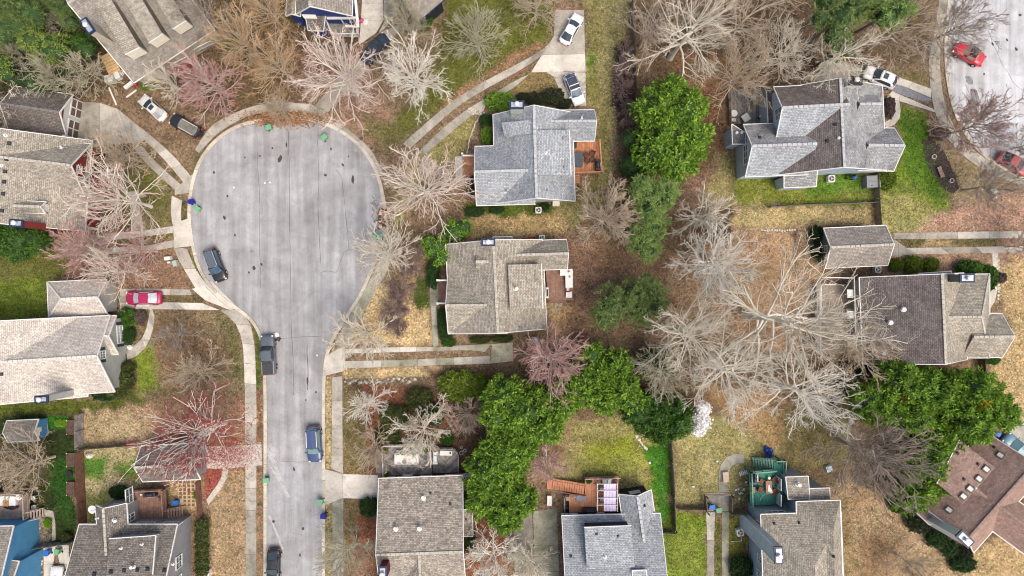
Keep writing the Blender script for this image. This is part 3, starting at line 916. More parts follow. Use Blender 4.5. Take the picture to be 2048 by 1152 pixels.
strip('', [(1062, 145), (1088, 141), (1108, 154), (1117, 176), (1128, 212)], [(1171, 142), (1171, 146), (1171, 165), (1172, 188), (1172, 212)], 4.0, [M_CONC, M_CONC_L], d, smooth=False)
tri = MB().slab([W(1028, 148), W(1072, 110), W(1084, 112), W(1066, 124), W(1032, 152), W(1020, 158), W(1016, 156)], -0.02, 0.03)
part('brick_median', tri, plain('red_mulch', (0.22, 0.10, 0.08), 0.95, 0.4, 5, bump=0.6), d)
d = strip('driveway', [(726, -60), (724, 8), (722, 42), (718, 90)], [(762, -60), (766, 8), (766, 42), (752, 66)], 4.2, [M_CONC_L], smooth=False, label='warm concrete driveway beside the blue-gabled house at the top')
strip('', [(766, -60), (768, 8), (770, 42), (757, 68)], [(808, -60), (800, 8), (790, 30), (770, 56)], 4.2, [M_CONC_L, M_CONC], d, smooth=False)
strip('', [(768, 60), (735, 100), (700, 132), (662, 172), (630, 212)], [(806, 50), (768, 96), (732, 140), (690, 188), (655, 226)], 4.2, [M_CONC, M_CONC_D], d, smooth=False)
strip('', [(622, 208), (600, 232)], [(655, 226), (640, 250)], 4.0, M_CONC_D, d, smooth=False)
d = strip('driveway', [(1790, 152), (1826, 165), (1862, 178)], [(1784, 166), (1816, 176), (1862, 196)], 2.6, [M_CONC_L], smooth=False, label='short light driveway with a dark centre strip by the white hatchback')
strip('', [(1784, 182), (1800, 190), (1866, 218)], [(1772, 196), (1798, 202), (1868, 224)], 2.6, [M_CONC_L], d, smooth=False)
part('centre_strip', MB().slab([W(1790, 168), W(1816, 177), W(1862, 198), W(1864, 201), W(1848, 203), W(1800, 189), W(1782, 180)], -0.02, 0.03), plain('blue_gravel', (0.20, 0.21, 0.23), 0.95, 0.4, 6, bump=0.6), d)
strip('', [(1862, 178), (1880, 168)], [(1868, 224), (1890, 212)], 3.0, M_CONC_L, d, smooth=False)
strip('', [(1630, 122), (1700, 126), (1740, 136)], [(1632, 162), (1700, 168), (1740, 172)], 4.0, [M_CONC_G, M_CONC_D], d, smooth=False)
d = strip('driveway', [(1786, 466), (1850, 465), (2300, 458)], [(1786, 478), (1850, 478), (2300, 474)], 4.6, [M_CONC, M_CONC_D], smooth=False, label='two-track concrete driveway leading to the small garage on the right')
strip('', [(1784, 478), (1796, 484), (1812, 496), (2300, 488)], [(1782, 512), (1796, 512), (1830, 508), (2300, 502)], 4.6, [M_CONC, M_CONC_D], d, smooth=False)
d = strip('driveway', [(1412, 1024), (1414, 1080), (1414, 1300)], [(1430, 1024), (1428, 1080), (1428, 1300)], 5.0, [M_CONC_D, M_CONC], smooth=False, label='narrow two-track concrete driveway left of the blue house')
strip('', [(1444, 1024), (1444, 1080), (1442, 1300)], [(1458, 1024), (1457, 1080), (1456, 1300)], 5.0, [M_CONC_D, M_CONC_G], d, smooth=False)
strip('', [(1414, 985), (1414, 1022)], [(1458, 985), (1458, 1022)], 3.0, M_CONC_D, d, smooth=False)
d = strip('driveway', [(1026, 1030), (1028, 1090), (1034, 1300)], [(1064, 1024), (1066, 1090), (1072, 1300)], 3.6, [M_CONC_G, M_CONC_D], smooth=False, label='mossy concrete driveway left of the blue-grey house at the bottom')
strip('', [(1066, 1022), (1068, 1090), (1074, 1300)], [(1114, 1016), (1116, 1090), (1126, 1300)], 3.6, [M_CONC_G], d, smooth=False)
d = strip('driveway', [(88, 1090), (88, 1128), (88, 1300)], [(112, 1090), (107, 1128), (106, 1300)], 3.0, [M_CONC, M_CONC_L], smooth=False, label='pale concrete driveway with wheelie bins beside the blue house')
strip('', [(113, 1090), (120, 1128), (120, 1300)], [(138, 1090), (138, 1128), (138, 1300)], 3.0, [M_CONC, M_CONC_L], d, smooth=False)
d = strip('driveway', [(2006, 862), (2040, 900), (2120, 980)], [(2040, 838), (2070, 872), (2150, 950)], 3.6, [M_CONC], smooth=False, label='concrete driveway with a blue car at the right edge')

# garden paths and small paved areas
d = strip('path', [(283, 612), (300, 618), (297, 640), (288, 672), (270, 690), (252, 702)], [(303, 612), (308, 622), (309, 645), (298, 682), (280, 708), (254, 720)], 3.0, [M_CONC, M_CONC_L], label='curved concrete path to the porch of the pale left house')
d = strip('path', [(255, 385), (263, 420), (264, 462)], [(277, 380), (280, 420), (290, 460)], 3.0, [M_CONC], smooth=False, label='straight concrete path across the lawn of the left grey house')
d = strip('path', [(862, 610), (864, 650), (866, 694)], [(872, 610), (875, 650), (877, 692)], 2.6, [M_CONC_G, M_CONC], smooth=False, label='narrow concrete path beside the hedge of the tan house')
d = strip('path', [(905, 338), (870, 336), (835, 334)], [(905, 350), (870, 349), (835, 348)], 2.4, [M_CONC_D], smooth=False, label='short concrete path to the front steps of the blue-grey house')
d = strip('path', [(1782, 200), (1790, 212), (1784, 234), (1768, 246)], [(1798, 202), (1801, 220), (1795, 245), (1772, 256)], 2.4, [M_CONC_L], label='curved light path round the corner of the blue-grey house on the right')
d = strip('path', [(1488, 909), (1464, 908), (1445, 922), (1437, 948), (1438, 985)], [(1488, 927), (1472, 926), (1459, 938), (1454, 960), (1456, 985)], 2.2, [M_CONC, M_CONC_G], label='curved concrete path below the green deck stairs')
d = strip('path', [(1984, 502), (1984, 560), (1976, 600), (1968, 612)], [(1996, 502), (1996, 560), (1990, 600), (1978, 620)], 3.0, [M_CONC, M_STONE], label='stone-edged path beside the house on the far right')
d = strip('path', [(88, 1018), (104, 1020), (110, 1034), (112, 1080)], [(88, 1030), (98, 1034), (105, 1045), (104, 1082)], 2.4, [M_CONC], label='curved concrete path at the foot of the brown deck stairs')
d = strip('path', [(754, 900), (752, 925), (752, 945)], [(766, 905), (765, 925), (768, 948)], 2.4, [M_CONC_D], smooth=False, label='short concrete path left of the grey deck')

# cracks, seams and spots on the road surface
rnd = random.Random(3)


def ribbon(pts, w, z, name, m, parent, jit=0.0):
    q = [W(*p) for p in pts]
    q = resample(q, max(2, int(poly_len(q) / 0.8)))
    q = [p + Vector((rnd.uniform(-jit, jit), rnd.uniform(-jit, jit), 0)) for p in q]
    vs_, fs_ = [], []
    for i, p in enumerate(q):
        a, b = q[max(0, i - 1)], q[min(len(q) - 1, i + 1)]
        dd = (b - a).normalized()
        nn = Vector((-dd.y, dd.x, 0)) * w * rnd.uniform(0.35, 0.65)
        vs_ += [p + nn + Vector((0, 0, z)), p - nn + Vector((0, 0, z))]
    fs_ = [(2 * i, 2 * i + 1, 2 * i + 3, 2 * i + 2) for i in range(len(q) - 1)]
    mb = MB().add(vs_, fs_)
    return part(name, mb, m, parent)


for pts, w in (([(577, 262), (578, 330), (579, 420), (580, 500), (581, 560), (582, 640), (586, 720), (588, 790)], 0.06),
               ([(514, 268), (516, 340), (520, 400), (519, 470), (521, 576)], 0.04),
               ([(636, 240), (636, 300), (637, 350), (636, 410), (640, 500), (642, 530)], 0.06),
               ([(672, 340), (684, 352), (688, 400), (694, 450), (698, 500)], 0.05),
               ([(642, 545), (660, 540), (672, 548), (690, 500), (720, 498)], 0.05),
               ([(534, 678), (560, 678), (590, 675), (644, 672)], 0.05),
               ([(560, 922), (600, 924), (640, 921)], 0.05),
               ([(614, 690), (616, 740), (615, 780)], 0.10)):
    ribbon(pts, w, 0.0165, 'crack', M_TAR, road, 0.05)
for pts, w in (([(1975, 60), (2000, 120), (2030, 170), (2060, 190)], 0.05), ([(1930, 170), (1945, 200), (1960, 240)], 0.05)):
    ribbon(pts, w, 0.0165, 'crack', M_TAR, road_e, 0.08)


def stain(cx, cy, rx, ry, rot, parent, m=None):
    c0 = W(cx, cy)
    vs_ = []
    n = 12
    for i in range(n):
        q = 2 * math.pi * i / n
        k = rnd.uniform(0.75, 1.15) * S
        a, b = rx * math.cos(q) * k, ry * math.sin(q) * k
        vs_.append((c0.x + a * math.cos(rot) - b * math.sin(rot), c0.y + a * math.sin(rot) + b * math.cos(rot), 0.0205))
    part('stain', MB().add(vs_, [tuple(range(n))]), m or M_OIL, parent)


for s in ((560, 318, 4, 8, -.3), (706, 359, 3, 9, .0), (651, 350, 3, 3, 0), (686, 330, 2, 4, .6), (573, 290, 2, 5, 0), (523, 529, 2, 4, .5),
          (508, 536, 4, 5, .3), (498, 545, 2, 3, 0), (455, 392, 2, 3, 0), (449, 436, 3, 5, .2), (428, 345, 2, 3, 0), (632, 784, 1.6, 3, 0),
          (606, 1057, 2.5, 3.5, 0), (588, 938, 2, 5, .2), (547, 1043, 3, 3, 0), (600, 1110, 2, 4, 0), (490, 315, 2, 2, 0), (545, 296, 2, 2.5, 0),
          (615, 762, 2, 8, 0), (662, 298, 2, 3, 0), (697, 313, 1.5, 2, 0), (520, 312, 2, 2, 0), (470, 470, 2, 3, .4), (612, 800, 1.5, 2, 0)):
    stain(*s, road)
for s in ((1985, 88, 2, 4, .6), (2032, 98, 3, 4, .5), (1968, 148, 2, 3, 0), (2014, 80, 2, 3, .3), (1960, 40, 2, 3, 0), (2040, 30, 3, 3, 0)):
    stain(*s, road_e)
for s in ((1950, 195, 8, 22, .35), (1938, 160, 7, 10, .5)):
    stain(*s, road_e, plain('rubber_mark', (0.2, 0.2, 0.205), 0.85, 0.3, 3))
M_WORN = plain('worn_asphalt', (0.38, 0.38, 0.38), 0.93, 0.25, 1.5)
for k, pts in enumerate(([(536, 898), (556, 946), (578, 996)], [(540, 930), (560, 962), (576, 994)], [(538, 1030), (552, 1060), (566, 1100)])):
    ribbon(pts, 0.5 - 0.12 * k, 0.0145 + 0.0004 * k, 'worn_streak', M_WORN, road, 0.08)
# ------------------------------------------------------------------ houses
def xy(v):
    return Vector((v[0], v[1], 0))


class House:
    def __init__(self, name, label, roof_m, wall_m, px, cat='house', trim=None, glass=None):
        self.o = W(*px)
        self.root = thing(name, label, cat, self.o)
        self.rm, self.wm, self.tm = roof_m, wall_m, trim or M_WHITE
        self.gm = glass or M_GLASS
        self.tops = []
        self.blocks = []

    def p(self, name, mb, m, uv=False, smooth=False, parent=None, kind=None):
        return part(name, mb, m, parent or self.root, self.o, smooth, uv, None, kind)

    # --- surfaces
    def roof_z(self, x, y):
        best = None
        for poly, n, d in self.tops:
            ins = False
            k = len(poly)
            for i in range(k):
                a, b = poly[i], poly[(i + 1) % k]
                if (a.y <= y < b.y) or (b.y <= y < a.y):
                    if x < a.x + (y - a.y) / (b.y - a.y) * (b.x - a.x):
                        ins = not ins
            if ins and abs(n.z) > 1e-4:
                z = (d - n.x * x - n.y * y) / n.z
                if best is None or z > best[0]:
                    best = (z, n)
        return best

    def surf(self, px, py, h=10.0):
        # walk down the line of sight until it meets the roof
        r = None
        while h > 1.0:
            q = W(px, py, h)
            r = self.roof_z(q.x, q.y)
            if r is not None and r[0] >= h:
                break
            h -= 0.03
        if r is None:
            return q, Vector((0, 0, 1))
        q = W(px, py, h)
        n = r[1] if r[1].z > 0 else -r[1]
        return q, n

    def top(self, poly):
        n = (poly[1] - poly[0]).cross(poly[2] - poly[0])
        if n.length < 1e-6:
            return
        n.normalize()
        if n.z < 0:
            n = -n
        self.tops.append((poly, n, n.dot(poly[0])))

    def trim_edge(self, mb, a, b, inside, w=0.10, h=0.18):
        d = (b - a)
        nrm = Vector((-d.y, d.x, 0))
        if nrm.length < 1e-6:
            return
        nrm.normalize()
        if (inside - a).dot(nrm) > 0:
            nrm = -nrm
        off = nrm * (w * 0.42) + Vector((0, 0, -h * 0.42))
        mb.beam(a + off, b + off, w, h, 0.04)

    # --- a gabled or hipped block. e1->e2 and e4->e3 are the two eaves (photo pixels)
    def gable(self, e1, e2, e3, e4, he, hr, hip0=0.0, hip1=0.0, he2=None, rv=0.5, over=0.4, base=0.0, name='roof', roof_m=None,
              wall_m=None, walls=True, wins=(), cap=True, trim=True, end_trim=(True, True), side_m=None):
        he2 = he if he2 is None else he2
        P1, P2, P3, P4 = W(*e1, he), W(*e2, he), W(*e3, he2), W(*e4, he2)
        d = xy(P2 - P1).normalized() + xy(P3 - P4).normalized()
        d.normalize()
        n = Vector((-d.y, d.x, 0))
        o = xy((P1 + P2 + P3 + P4) / 4)
        U = lambda q: (xy(q) - o).dot(d)
        V = lambda q: (xy(q) - o).dot(n)
        u0, u1 = (U(P1) + U(P4)) / 2, (U(P2) + U(P3)) / 2
        va, vb = (V(P1) + V(P2)) / 2, (V(P3) + V(P4)) / 2
        if va > vb:
            n = -n
            va, vb = -va, -vb
        vr = va + (vb - va) * rv
        pt = lambda u, v, z: o + d * u + n * v + Vector((0, 0, z))
        A0, A1 = pt(u0, va, he), pt(u1, va, he)
        B0, B1 = pt(u0, vb, he2), pt(u1, vb, he2)
        R0, R1 = pt(u0 + hip0, vr, hr), pt(u1 - hip1, vr, hr)
        polys = [[A0, A1, R1, R0], [B1, B0, R0, R1]]
        if hip0:
            polys.append([B0, A0, R0])
        if hip1:
            polys.append([A1, B1, R1])
        mb = MB()
        dn = Vector((0, 0, -0.16))
        for i, q in enumerate(polys):
            self.top(q)
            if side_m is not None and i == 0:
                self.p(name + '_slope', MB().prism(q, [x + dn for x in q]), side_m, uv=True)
            else:
                mb.prism(q, [x + dn for x in q])
        self.p(name, mb, roof_m or self.rm, uv=True)
        if trim:
            mb = MB()
            mid = (A0 + A1 + B0 + B1) / 4
            self.trim_edge(mb, A0, A1, mid)
            self.trim_edge(mb, B0, B1, mid)
            for hp, A, B, Rr, on in ((hip0, A0, B0, R0, end_trim[0]), (hip1, A1, B1, R1, end_trim[1])):
                if not on:
                    continue
                if hp:
                    self.trim_edge(mb, A, B, mid)
                else:
                    self.trim_edge(mb, A, Rr, mid)
                    self.trim_edge(mb, B, Rr, mid)
            self.p('fascia', mb, self.tm)
        if cap:
            mb = MB()
            L = (R1 - R0).length
            k = max(1, int(L / 0.62))
            for i in range(k):
                a, b = R0.lerp(R1, i / k), R0.lerp(R1, (i + 1) / k)
                dd = (b - a).normalized() * 0.03
                mb.beam(a + dd + Vector((0, 0, 0.035)), b - dd + Vector((0, 0, 0.035)), 0.34, 0.07)
            for hp, A, B, Rr in ((hip0, A0, B0, R0), (hip1, A1, B1, R1)):
                if hp:
                    for q in (A, B):
                        mb.beam(q + Vector((0, 0, 0.02)), Rr + Vector((0, 0, 0.02)), 0.26, 0.06)
            self.p('ridge_cap', mb, self.capm)
        blk = dict(o=o, d=d, n=n, u0=u0, u1=u1, va=va, vb=vb, vr=vr, he=he, he2=he2, hr=hr, over=over, base=base, pt=pt)
        self.blocks.append(blk)
        if walls:
            sa = (hr - he) / max(0.1, vr - va)
            sb = (hr - he2) / max(0.1, vb - vr)
            wu0, wu1, wa, wb = u0 + over, u1 - over, va + over, vb - over
            za, zb, zr = he + sa * over - 0.17, he2 + sb * over - 0.17, hr - 0.2
            blk.update(wu0=wu0, wu1=wu1, wa=wa, wb=wb)
            mb = MB()
            prof = lambda u, g: [pt(u, wa, base), pt(u, wb, base), pt(u, wb, zb)] + ([pt(u, vr, zr)] if g else []) + [pt(u, wa, za)]
            if hip0 or hip1:
                zl = min(he, he2) - 0.05
                mb.slab([pt(wu0, wa, 0), pt(wu1, wa, 0), pt(wu1, wb, 0), pt(wu0, wb, 0)], base, zl)
                if not hip0:
                    mb.prism([pt(wu0, wa, zl), pt(wu0, vr, zr), pt(wu0, wb, zl)], [pt(wu0 + .2, wa, zl), pt(wu0 + .2, vr, zr), pt(wu0 + .2, wb, zl)])
                if not hip1:
                    mb.prism([pt(wu1, wa, zl), pt(wu1, vr, zr), pt(wu1, wb, zl)], [pt(wu1 - .2, wa, zl), pt(wu1 - .2, vr, zr), pt(wu1 - .2, wb, zl)])
            else:
                mb.prism(prof(wu0, True), prof(wu1, True))
            self.p('wall', mb, wall_m or self.wm)
            for w in wins:
                self.window(blk, *w)
        return blk

    def window(self, blk, side, t, z, w, h, panes=2, shutter=None, m=None, glass=None, name='window'):
        pt = blk['pt']
        if side == 'a':
            c, ax, nr = pt((blk['u0'] + blk['u1']) / 2 + t, blk['wa'], z), blk['d'], -blk['n']
        elif side == 'b':
            c, ax, nr = pt((blk['u0'] + blk['u1']) / 2 + t, blk['wb'], z), blk['d'], blk['n']
        elif side == '0':
            c, ax, nr = pt(blk['wu0'], (blk['va'] + blk['vb']) / 2 + t, z), blk['n'], -blk['d']
        else:
            c, ax, nr = pt(blk['wu1'], (blk['va'] + blk['vb']) / 2 + t, z), blk['n'], blk['d']
        self.window_at(c, ax, nr, w, h, panes, shutter, m, glass, name)

    def window_at(self, c, ax, nr, w, h, panes=2, shutter=None, m=None, glass=None, name='window'):
        up = Vector((0, 0, 1))
        mb = MB()
        fr = 0.13
        c0 = c + nr * 0.05
        for s in (-1, 1):
            mb.beam(c0 + ax * s * w / 2 - up * (h / 2 - fr / 2), c0 + ax * s * w / 2 + up * (h / 2 - fr / 2), fr, 0.1, 0, ax)
            mb.beam(c0 - ax * w / 2 + up * s * h / 2, c0 + ax * w / 2 + up * s * h / 2, 0.1, fr, fr / 2)
        for i in range(1, panes):
            x = -w / 2 + w * i / panes
            mb.beam(c0 + ax * x - up * (h / 2 - fr / 2), c0 + ax * x + up * (h / 2 - fr / 2), 0.05, 0.07, 0, ax)
        mb.beam(c0 - ax * (w / 2 - fr / 2), c0 + ax * (w / 2 - fr / 2), 0.06, 0.05)
        f = self.p(name, mb, m or self.tm)
        for i in range(panes):
            x0 = -w / 2 + w * i / panes + 0.05
            x1 = -w / 2 + w * (i + 1) / panes - 0.05
            for s in (-1, 1):
                g = MB()
                za, zb = (0.04, h / 2 - fr / 2) if s > 0 else (-h / 2 + fr / 2, -0.04)
                g.prism([c + nr * 0.03 + ax * x0 + up * za, c + nr * 0.03 + ax * x1 + up * za, c + nr * 0.03 + ax * x1 + up * zb, c + nr * 0.03 + ax * x0 + up * zb],
                        [c + ax * x0 + up * za, c + ax * x1 + up * za, c + ax * x1 + up * zb, c + ax * x0 + up * zb])
                part('pane', g, glass or self.gm, f, self.o)
        if shutter:
            for s in (-1, 1):
                g = MB()
                q = c + nr * 0.04 + ax * s * (w / 2 + 0.32)
                g.beam(q - up * h / 2, q + up * h / 2, 0.06, 0.36, 0.05, ax.cross(nr) if abs(ax.cross(nr).z) < 0.5 else ax)
                self.p('shutter', g, shutter)

    # --- lean-to or dormer: a sloping slab with walls below, four corners (px, py, h)
    def shed(self, a, b, c, d_, base=None, name='dormer_roof', wall=True, trim=True, wall_m=None, roof_m=None, inset=0.22, thick=0.15):
        q = [W(*x) for x in (a, b, c, d_)]
        self.top(q)
        mb = MB()
        mb.prism(q, [x + Vector((0, 0, -thick)) for x in q])
        self.p(name, mb, roof_m or self.rm, uv=True)
        mid = sum(q, Vector()) / 4
        if trim:
            mb = MB()
            for i in range(4):
                if trim is True or i in trim:
                    self.trim_edge(mb, q[i], q[(i + 1) % 4], mid, 0.1, 0.17)
            self.p('fascia', mb, self.tm)
        if wall:
            zb = base if base is not None else 0.0
            ins = []
            for x in q:
                v = xy(mid - x)
                ins.append(x + v.normalized() * inset * 1.4)
            mb = MB()
            mb.prism([x + Vector((0, 0, -thick - 0.02)) for x in ins], [Vector((x.x, x.y, zb)) for x in ins])
            self.p('dormer_wall' if base else 'wall', mb, wall_m or self.wm)
        return q

    def chimney(self, px, py, w, l, h, rz=0.0, base=0.0, m=None, cap_m=None, flue=True, pan=None):
        c = W(px, py, h)
        mb = MB().box((c.x, c.y, (h + base) / 2), (w, l, h - base), rz)
        ch = self.p('chimney', mb, m or self.wm)
        mb = MB()
        mb.box((c.x, c.y, h + 0.02), (w + 0.24, l + 0.24, 0.22), rz)
        part('chimney_cap', mb, cap_m or M_NAVY, ch, self.o)
        mb = MB().box((c.x, c.y, h + 0.15), (w - 0.22, l - 0.22, 0.06), rz)
        part('cap_pan', mb, pan or M_STEEL, ch, self.o)
        if flue:
            mb = MB()
            mb.tube((c.x, c.y, h + 0.16), (c.x, c.y, h + 0.55), 0.22, 0.22, 14)
            mb.tube((c.x, c.y, h + 0.55), (c.x, c.y, h + 0.62), 0.33, 0.3, 14)
            part('flue', mb, M_WHITE, ch, self.o, True)
        return ch

    def vent(self, px, py, kind='box', s=0.42, m=None, rz=0.0):
        q, n = self.surf(px, py)
        rot = n.to_track_quat('Z', 'Y').to_matrix().to_4x4()
        M = Matrix.Translation(q) @ rot @ Matrix.Rotation(rz, 4, 'Z')
        mb = MB()
        if kind == 'box':
            mb.box((0, 0, 0.02), (s * 1.25, s * 1.25, 0.04))
            mb.box((0, 0, 0.12), (s, s, 0.18), 0, 0.75)
            nm, mm = 'roof_vent', m or M_DARKMETAL
        elif kind == 'pipe':
            mb.tube((0, 0, -0.1), (0, 0, 0.04), s * 0.55, s * 0.5, 10)
            mb.tube((0, 0, 0.04), (0, 0, 0.4), s * 0.24, s * 0.24, 10)
            nm, mm = 'vent_pipe', m or M_DARKMETAL
        elif kind == 'cone':
            mb.tube((0, 0, -0.1), (0, 0, 0.05), s * 0.7, s * 0.6, 8)
            mb.tube((0, 0, 0.05), (0, 0, 0.55), s * 0.42, s * 0.3, 12)
            mb.tube((0, 0, 0.55), (0, 0, 0.7), s * 0.5, s * 0.45, 12)
            nm, mm = 'flue_pipe', m or M_WHITE
        else:
            for a, b, cc, dd in ((0, s / 2, s, 0.1), (0, -s / 2, s, 0.1), (s / 2, 0, 0.1, s), (-s / 2, 0, 0.1, s)):
                mb.box((a, b, 0.08), (cc + 0.1, dd if dd < s else s - 0.1, 0.2))
            nm, mm = 'skylight', m or plain('skylight_frame', (0.10, 0.085, 0.07), 0.6)
        mb.v = [tuple(M @ Vector(x)) for x in mb.v]
        o = self.p(nm, mb, mm)
        if nm == 'skylight':
            g = MB().box((0, 0, 0.09), (s - 0.1, s - 0.1, 0.14))
            g.v = [tuple(M @ Vector(x)) for x in g.v]
            part('pane', g, M_OFFWHITE, o, self.o)
        return o


M_CAP_GREY = plain('ridge_shingle_grey', (0.40, 0.41, 0.42), 0.9, 0.3, 3)
M_CAP_TAN = plain('ridge_shingle_tan', (0.40, 0.375, 0.32), 0.9, 0.3, 3)
M_CAP_PALE = plain('ridge_shingle_pale', (0.55, 0.52, 0.47), 0.9, 0.2, 3)
M_CAP_BROWN = plain('ridge_shingle_brown', (0.24, 0.17, 0.14), 0.9, 0.3, 3)
M_CAP_DARK = plain('ridge_shingle_dark', (0.17, 0.155, 0.145), 0.9, 0.3, 3)

R_BLUEGREY = shingle('shingle_blue_grey', (0.27, 0.30, 0.33), (0.40, 0.425, 0.45), (0.15, 0.165, 0.18), amount=0.12)
R_BLUEGREY2 = shingle('shingle_streaked_grey', (0.24, 0.25, 0.265), (0.36, 0.37, 0.38), (0.12, 0.12, 0.125), (0.055, 0.05, 0.052), 0.75, 0.16)
R_TAN = shingle('shingle_tan_grey', (0.27, 0.245, 0.20), (0.42, 0.39, 0.33), (0.14, 0.125, 0.10), amount=0.15)
R_TANB = shingle('shingle_tan_patchy', (0.22, 0.195, 0.165), (0.42, 0.385, 0.33), (0.15, 0.13, 0.11), amount=0.12)
R_GREYTAN = shingle('shingle_grey_tan', (0.235, 0.215, 0.19), (0.34, 0.315, 0.28), (0.12, 0.11, 0.095), amount=0.2)
R_PALE = shingle('shingle_pale', (0.47, 0.43, 0.385), (0.58, 0.54, 0.49), (0.30, 0.27, 0.235), amount=0.08)
R_DARK = shingle('shingle_dark_brown', (0.13, 0.115, 0.105), (0.20, 0.18, 0.165), (0.06, 0.055, 0.05), amount=0.5)
R_DARKGREY = shingle('shingle_dark_grey', (0.155, 0.14, 0.125), (0.26, 0.24, 0.215), (0.07, 0.063, 0.058), amount=0.35)
R_BROWN = shingle('shingle_brown', (0.26, 0.175, 0.145), (0.36, 0.255, 0.215), (0.18, 0.12, 0.10), amount=0.1)
R_TWOTONE = shingle('shingle_weathered', (0.19, 0.175, 0.155), (0.34, 0.32, 0.28), (0.085, 0.08, 0.07), (0.05, 0.042, 0.045), 0.6, 0.14)
R_DARKSLOPE = shingle('shingle_stained', (0.115, 0.098, 0.095), (0.185, 0.16, 0.155), (0.055, 0.047, 0.047), (0.27, 0.26, 0.25), 0.35, 0.2)  # darker shingles, used on one slope of a roof only
S_RED = siding('siding_red', (0.22, 0.035, 0.035))
S_BLUE = siding('siding_blue', (0.44, 0.54, 0.62))
S_SLATE = siding('siding_slate_blue', (0.33, 0.41, 0.47))
S_GREYGREEN = siding('siding_grey_green', (0.40, 0.42, 0.39))
S_GREY = siding('siding_grey', (0.28, 0.285, 0.30))
S_SAGE = siding('siding_sage', (0.48, 0.52, 0.47))
S_TAN = siding('siding_tan', (0.46, 0.42, 0.33))
S_POOL = siding('siding_bright_blue', (0.08, 0.27, 0.48))
S_NAVY = siding('siding_navy', (0.025, 0.03, 0.045))
S_COBALT = siding('siding_cobalt', (0.03, 0.06, 0.22))
S_OLIVE = siding('siding_olive', (0.13, 0.14, 0.115))
S_DKRED = siding('siding_maroon', (0.10, 0.012, 0.02))
S_WHITE = siding('siding_white', (0.62, 0.63, 0.62))
M_SHUTTER = plain('shutter_dark', (0.03, 0.035, 0.05), 0.6)

# ---- H11 blue-grey cottage in the centre
z = Z(890, 190, 4.8)
h = House('house', 'blue-grey shingled cottage with an orange-brown deck, nearest the turning circle', R_BLUEGREY, S_SAGE, z(860, 600))
h.capm = M_CAP_GREY
h.gable(z(460, 185), z(490, 1042), z(1245, 1012), z(1225, 175), 3.4, 7.4)
h.gable(z(288, 495), z(860, 480), z(860, 1045), z(306, 1060), 3.4, 6.6, name='wing_roof', end_trim=(True, False))
h.gable(z(860, 150), z(1430, 143), z(1434, 441), z(870, 441), 3.3, 5.6, name='wing_roof', end_trim=(False, True))
h.shed((*z(840, 235), 7.1), (*z(848, 368), 7.1), (*z(572, 400), 6.0), (*z(540, 266), 6.0), 4.0, trim=False)
h.shed((*z(885, 335), 7.25), (*z(1192, 340), 6.0), (*z(1207, 768), 6.0), (*z(893, 772), 7.25), 3.6, trim=(1,))
h.chimney(*z(690, 95), 1.65, 0.85, 8.6)
for a, b in ((1132, 415), (1142, 690), (978, 912), (586, 912), (1325, 190)):
    h.vent(*z(a, b), 'box', 0.3, M_GREYBOX)
for a, b in ((967, 556), (1312, 230)):
    h.vent(*z(a, b), 'pipe', 0.45, M_WHITE)
for y_ in (582, 808):
    h.p('porch_beam', MB().beam(W(*z(170, y_), 3.0), W(*z(290, y_), 3.0), 0.2, 0.25), M_WHITE)
    h.p('porch_post', MB().box(W(*z(172, y_), 1.45), (0.25, 0.25, 2.85)), M_WHITE)

# ---- H12 tan-grey cottage below it
z = Z(840, 450, 4.609)
h = House('house', 'tan-grey shingled cottage with a white outdoor kitchen on its brown deck', R_TAN, S_SAGE, z(800, 580))
h.capm = M_CAP_TAN
h.gable(z(248, 172), z(270, 990), z(1178, 965), z(1118, 145), 3.3, 7.0)
h.gable(z(240, 470), z(800, 468), z(810, 995), z(280, 1002), 3.2, 6.2, name='wing_roof', end_trim=(True, False))
h.gable(z(800, 150), z(1350, 136), z(1356, 405), z(810, 425), 3.2, 5.4, name='wing_roof', end_trim=(False, True))
h.gable(z(515, 277), z(760, 272), z(760, 405), z(517, 405), 5.6, 6.5, name='dormer_roof', base=4.0, trim=False, over=0.2)
h.shed((*z(810, 365), 6.85), (*z(1117, 357), 5.6), (*z(1131, 767), 5.6), (*z(828, 780), 6.85), 3.6, trim=(1,))
h.shed((*z(675, 150), 3.4), (*z(848, 150), 3.4), (*z(845, 108), 2.9), (*z(675, 112), 2.9), None, 'bay_roof')
h.chimney(*z(630, 160), 1.55, 0.75, 8.4)
h.vent(*z(880, 588), 'cone', 0.5)
h.vent(*z(1063, 462), 'box', 0.3, M_GREYBOX)
h.vent(*z(1258, 310), 'box', 0.3, M_CAP_TAN)
h.vent(*z(918, 943), 'box', 0.3, M_GREYBOX)
for y_ in (510, 722):
    h.p('porch_beam', MB().beam(W(*z(170, y_), 3.0), W(*z(255, y_), 3.0), 0.2, 0.25), M_WHITE)
    h.p('porch_post', MB().box(W(*z(172, y_), 1.45), (0.3, 0.3, 2.85)), M_WHITE)
blk = h.blocks[0]
h.window(blk, '1', 0.6, 1.8, 1.2, 1.2, glass=plain('blue_window_film', (0.08, 0.2, 0.5), 0.3))
h.window(blk, '1', 3.4, 1.8, 1.6, 1.2)

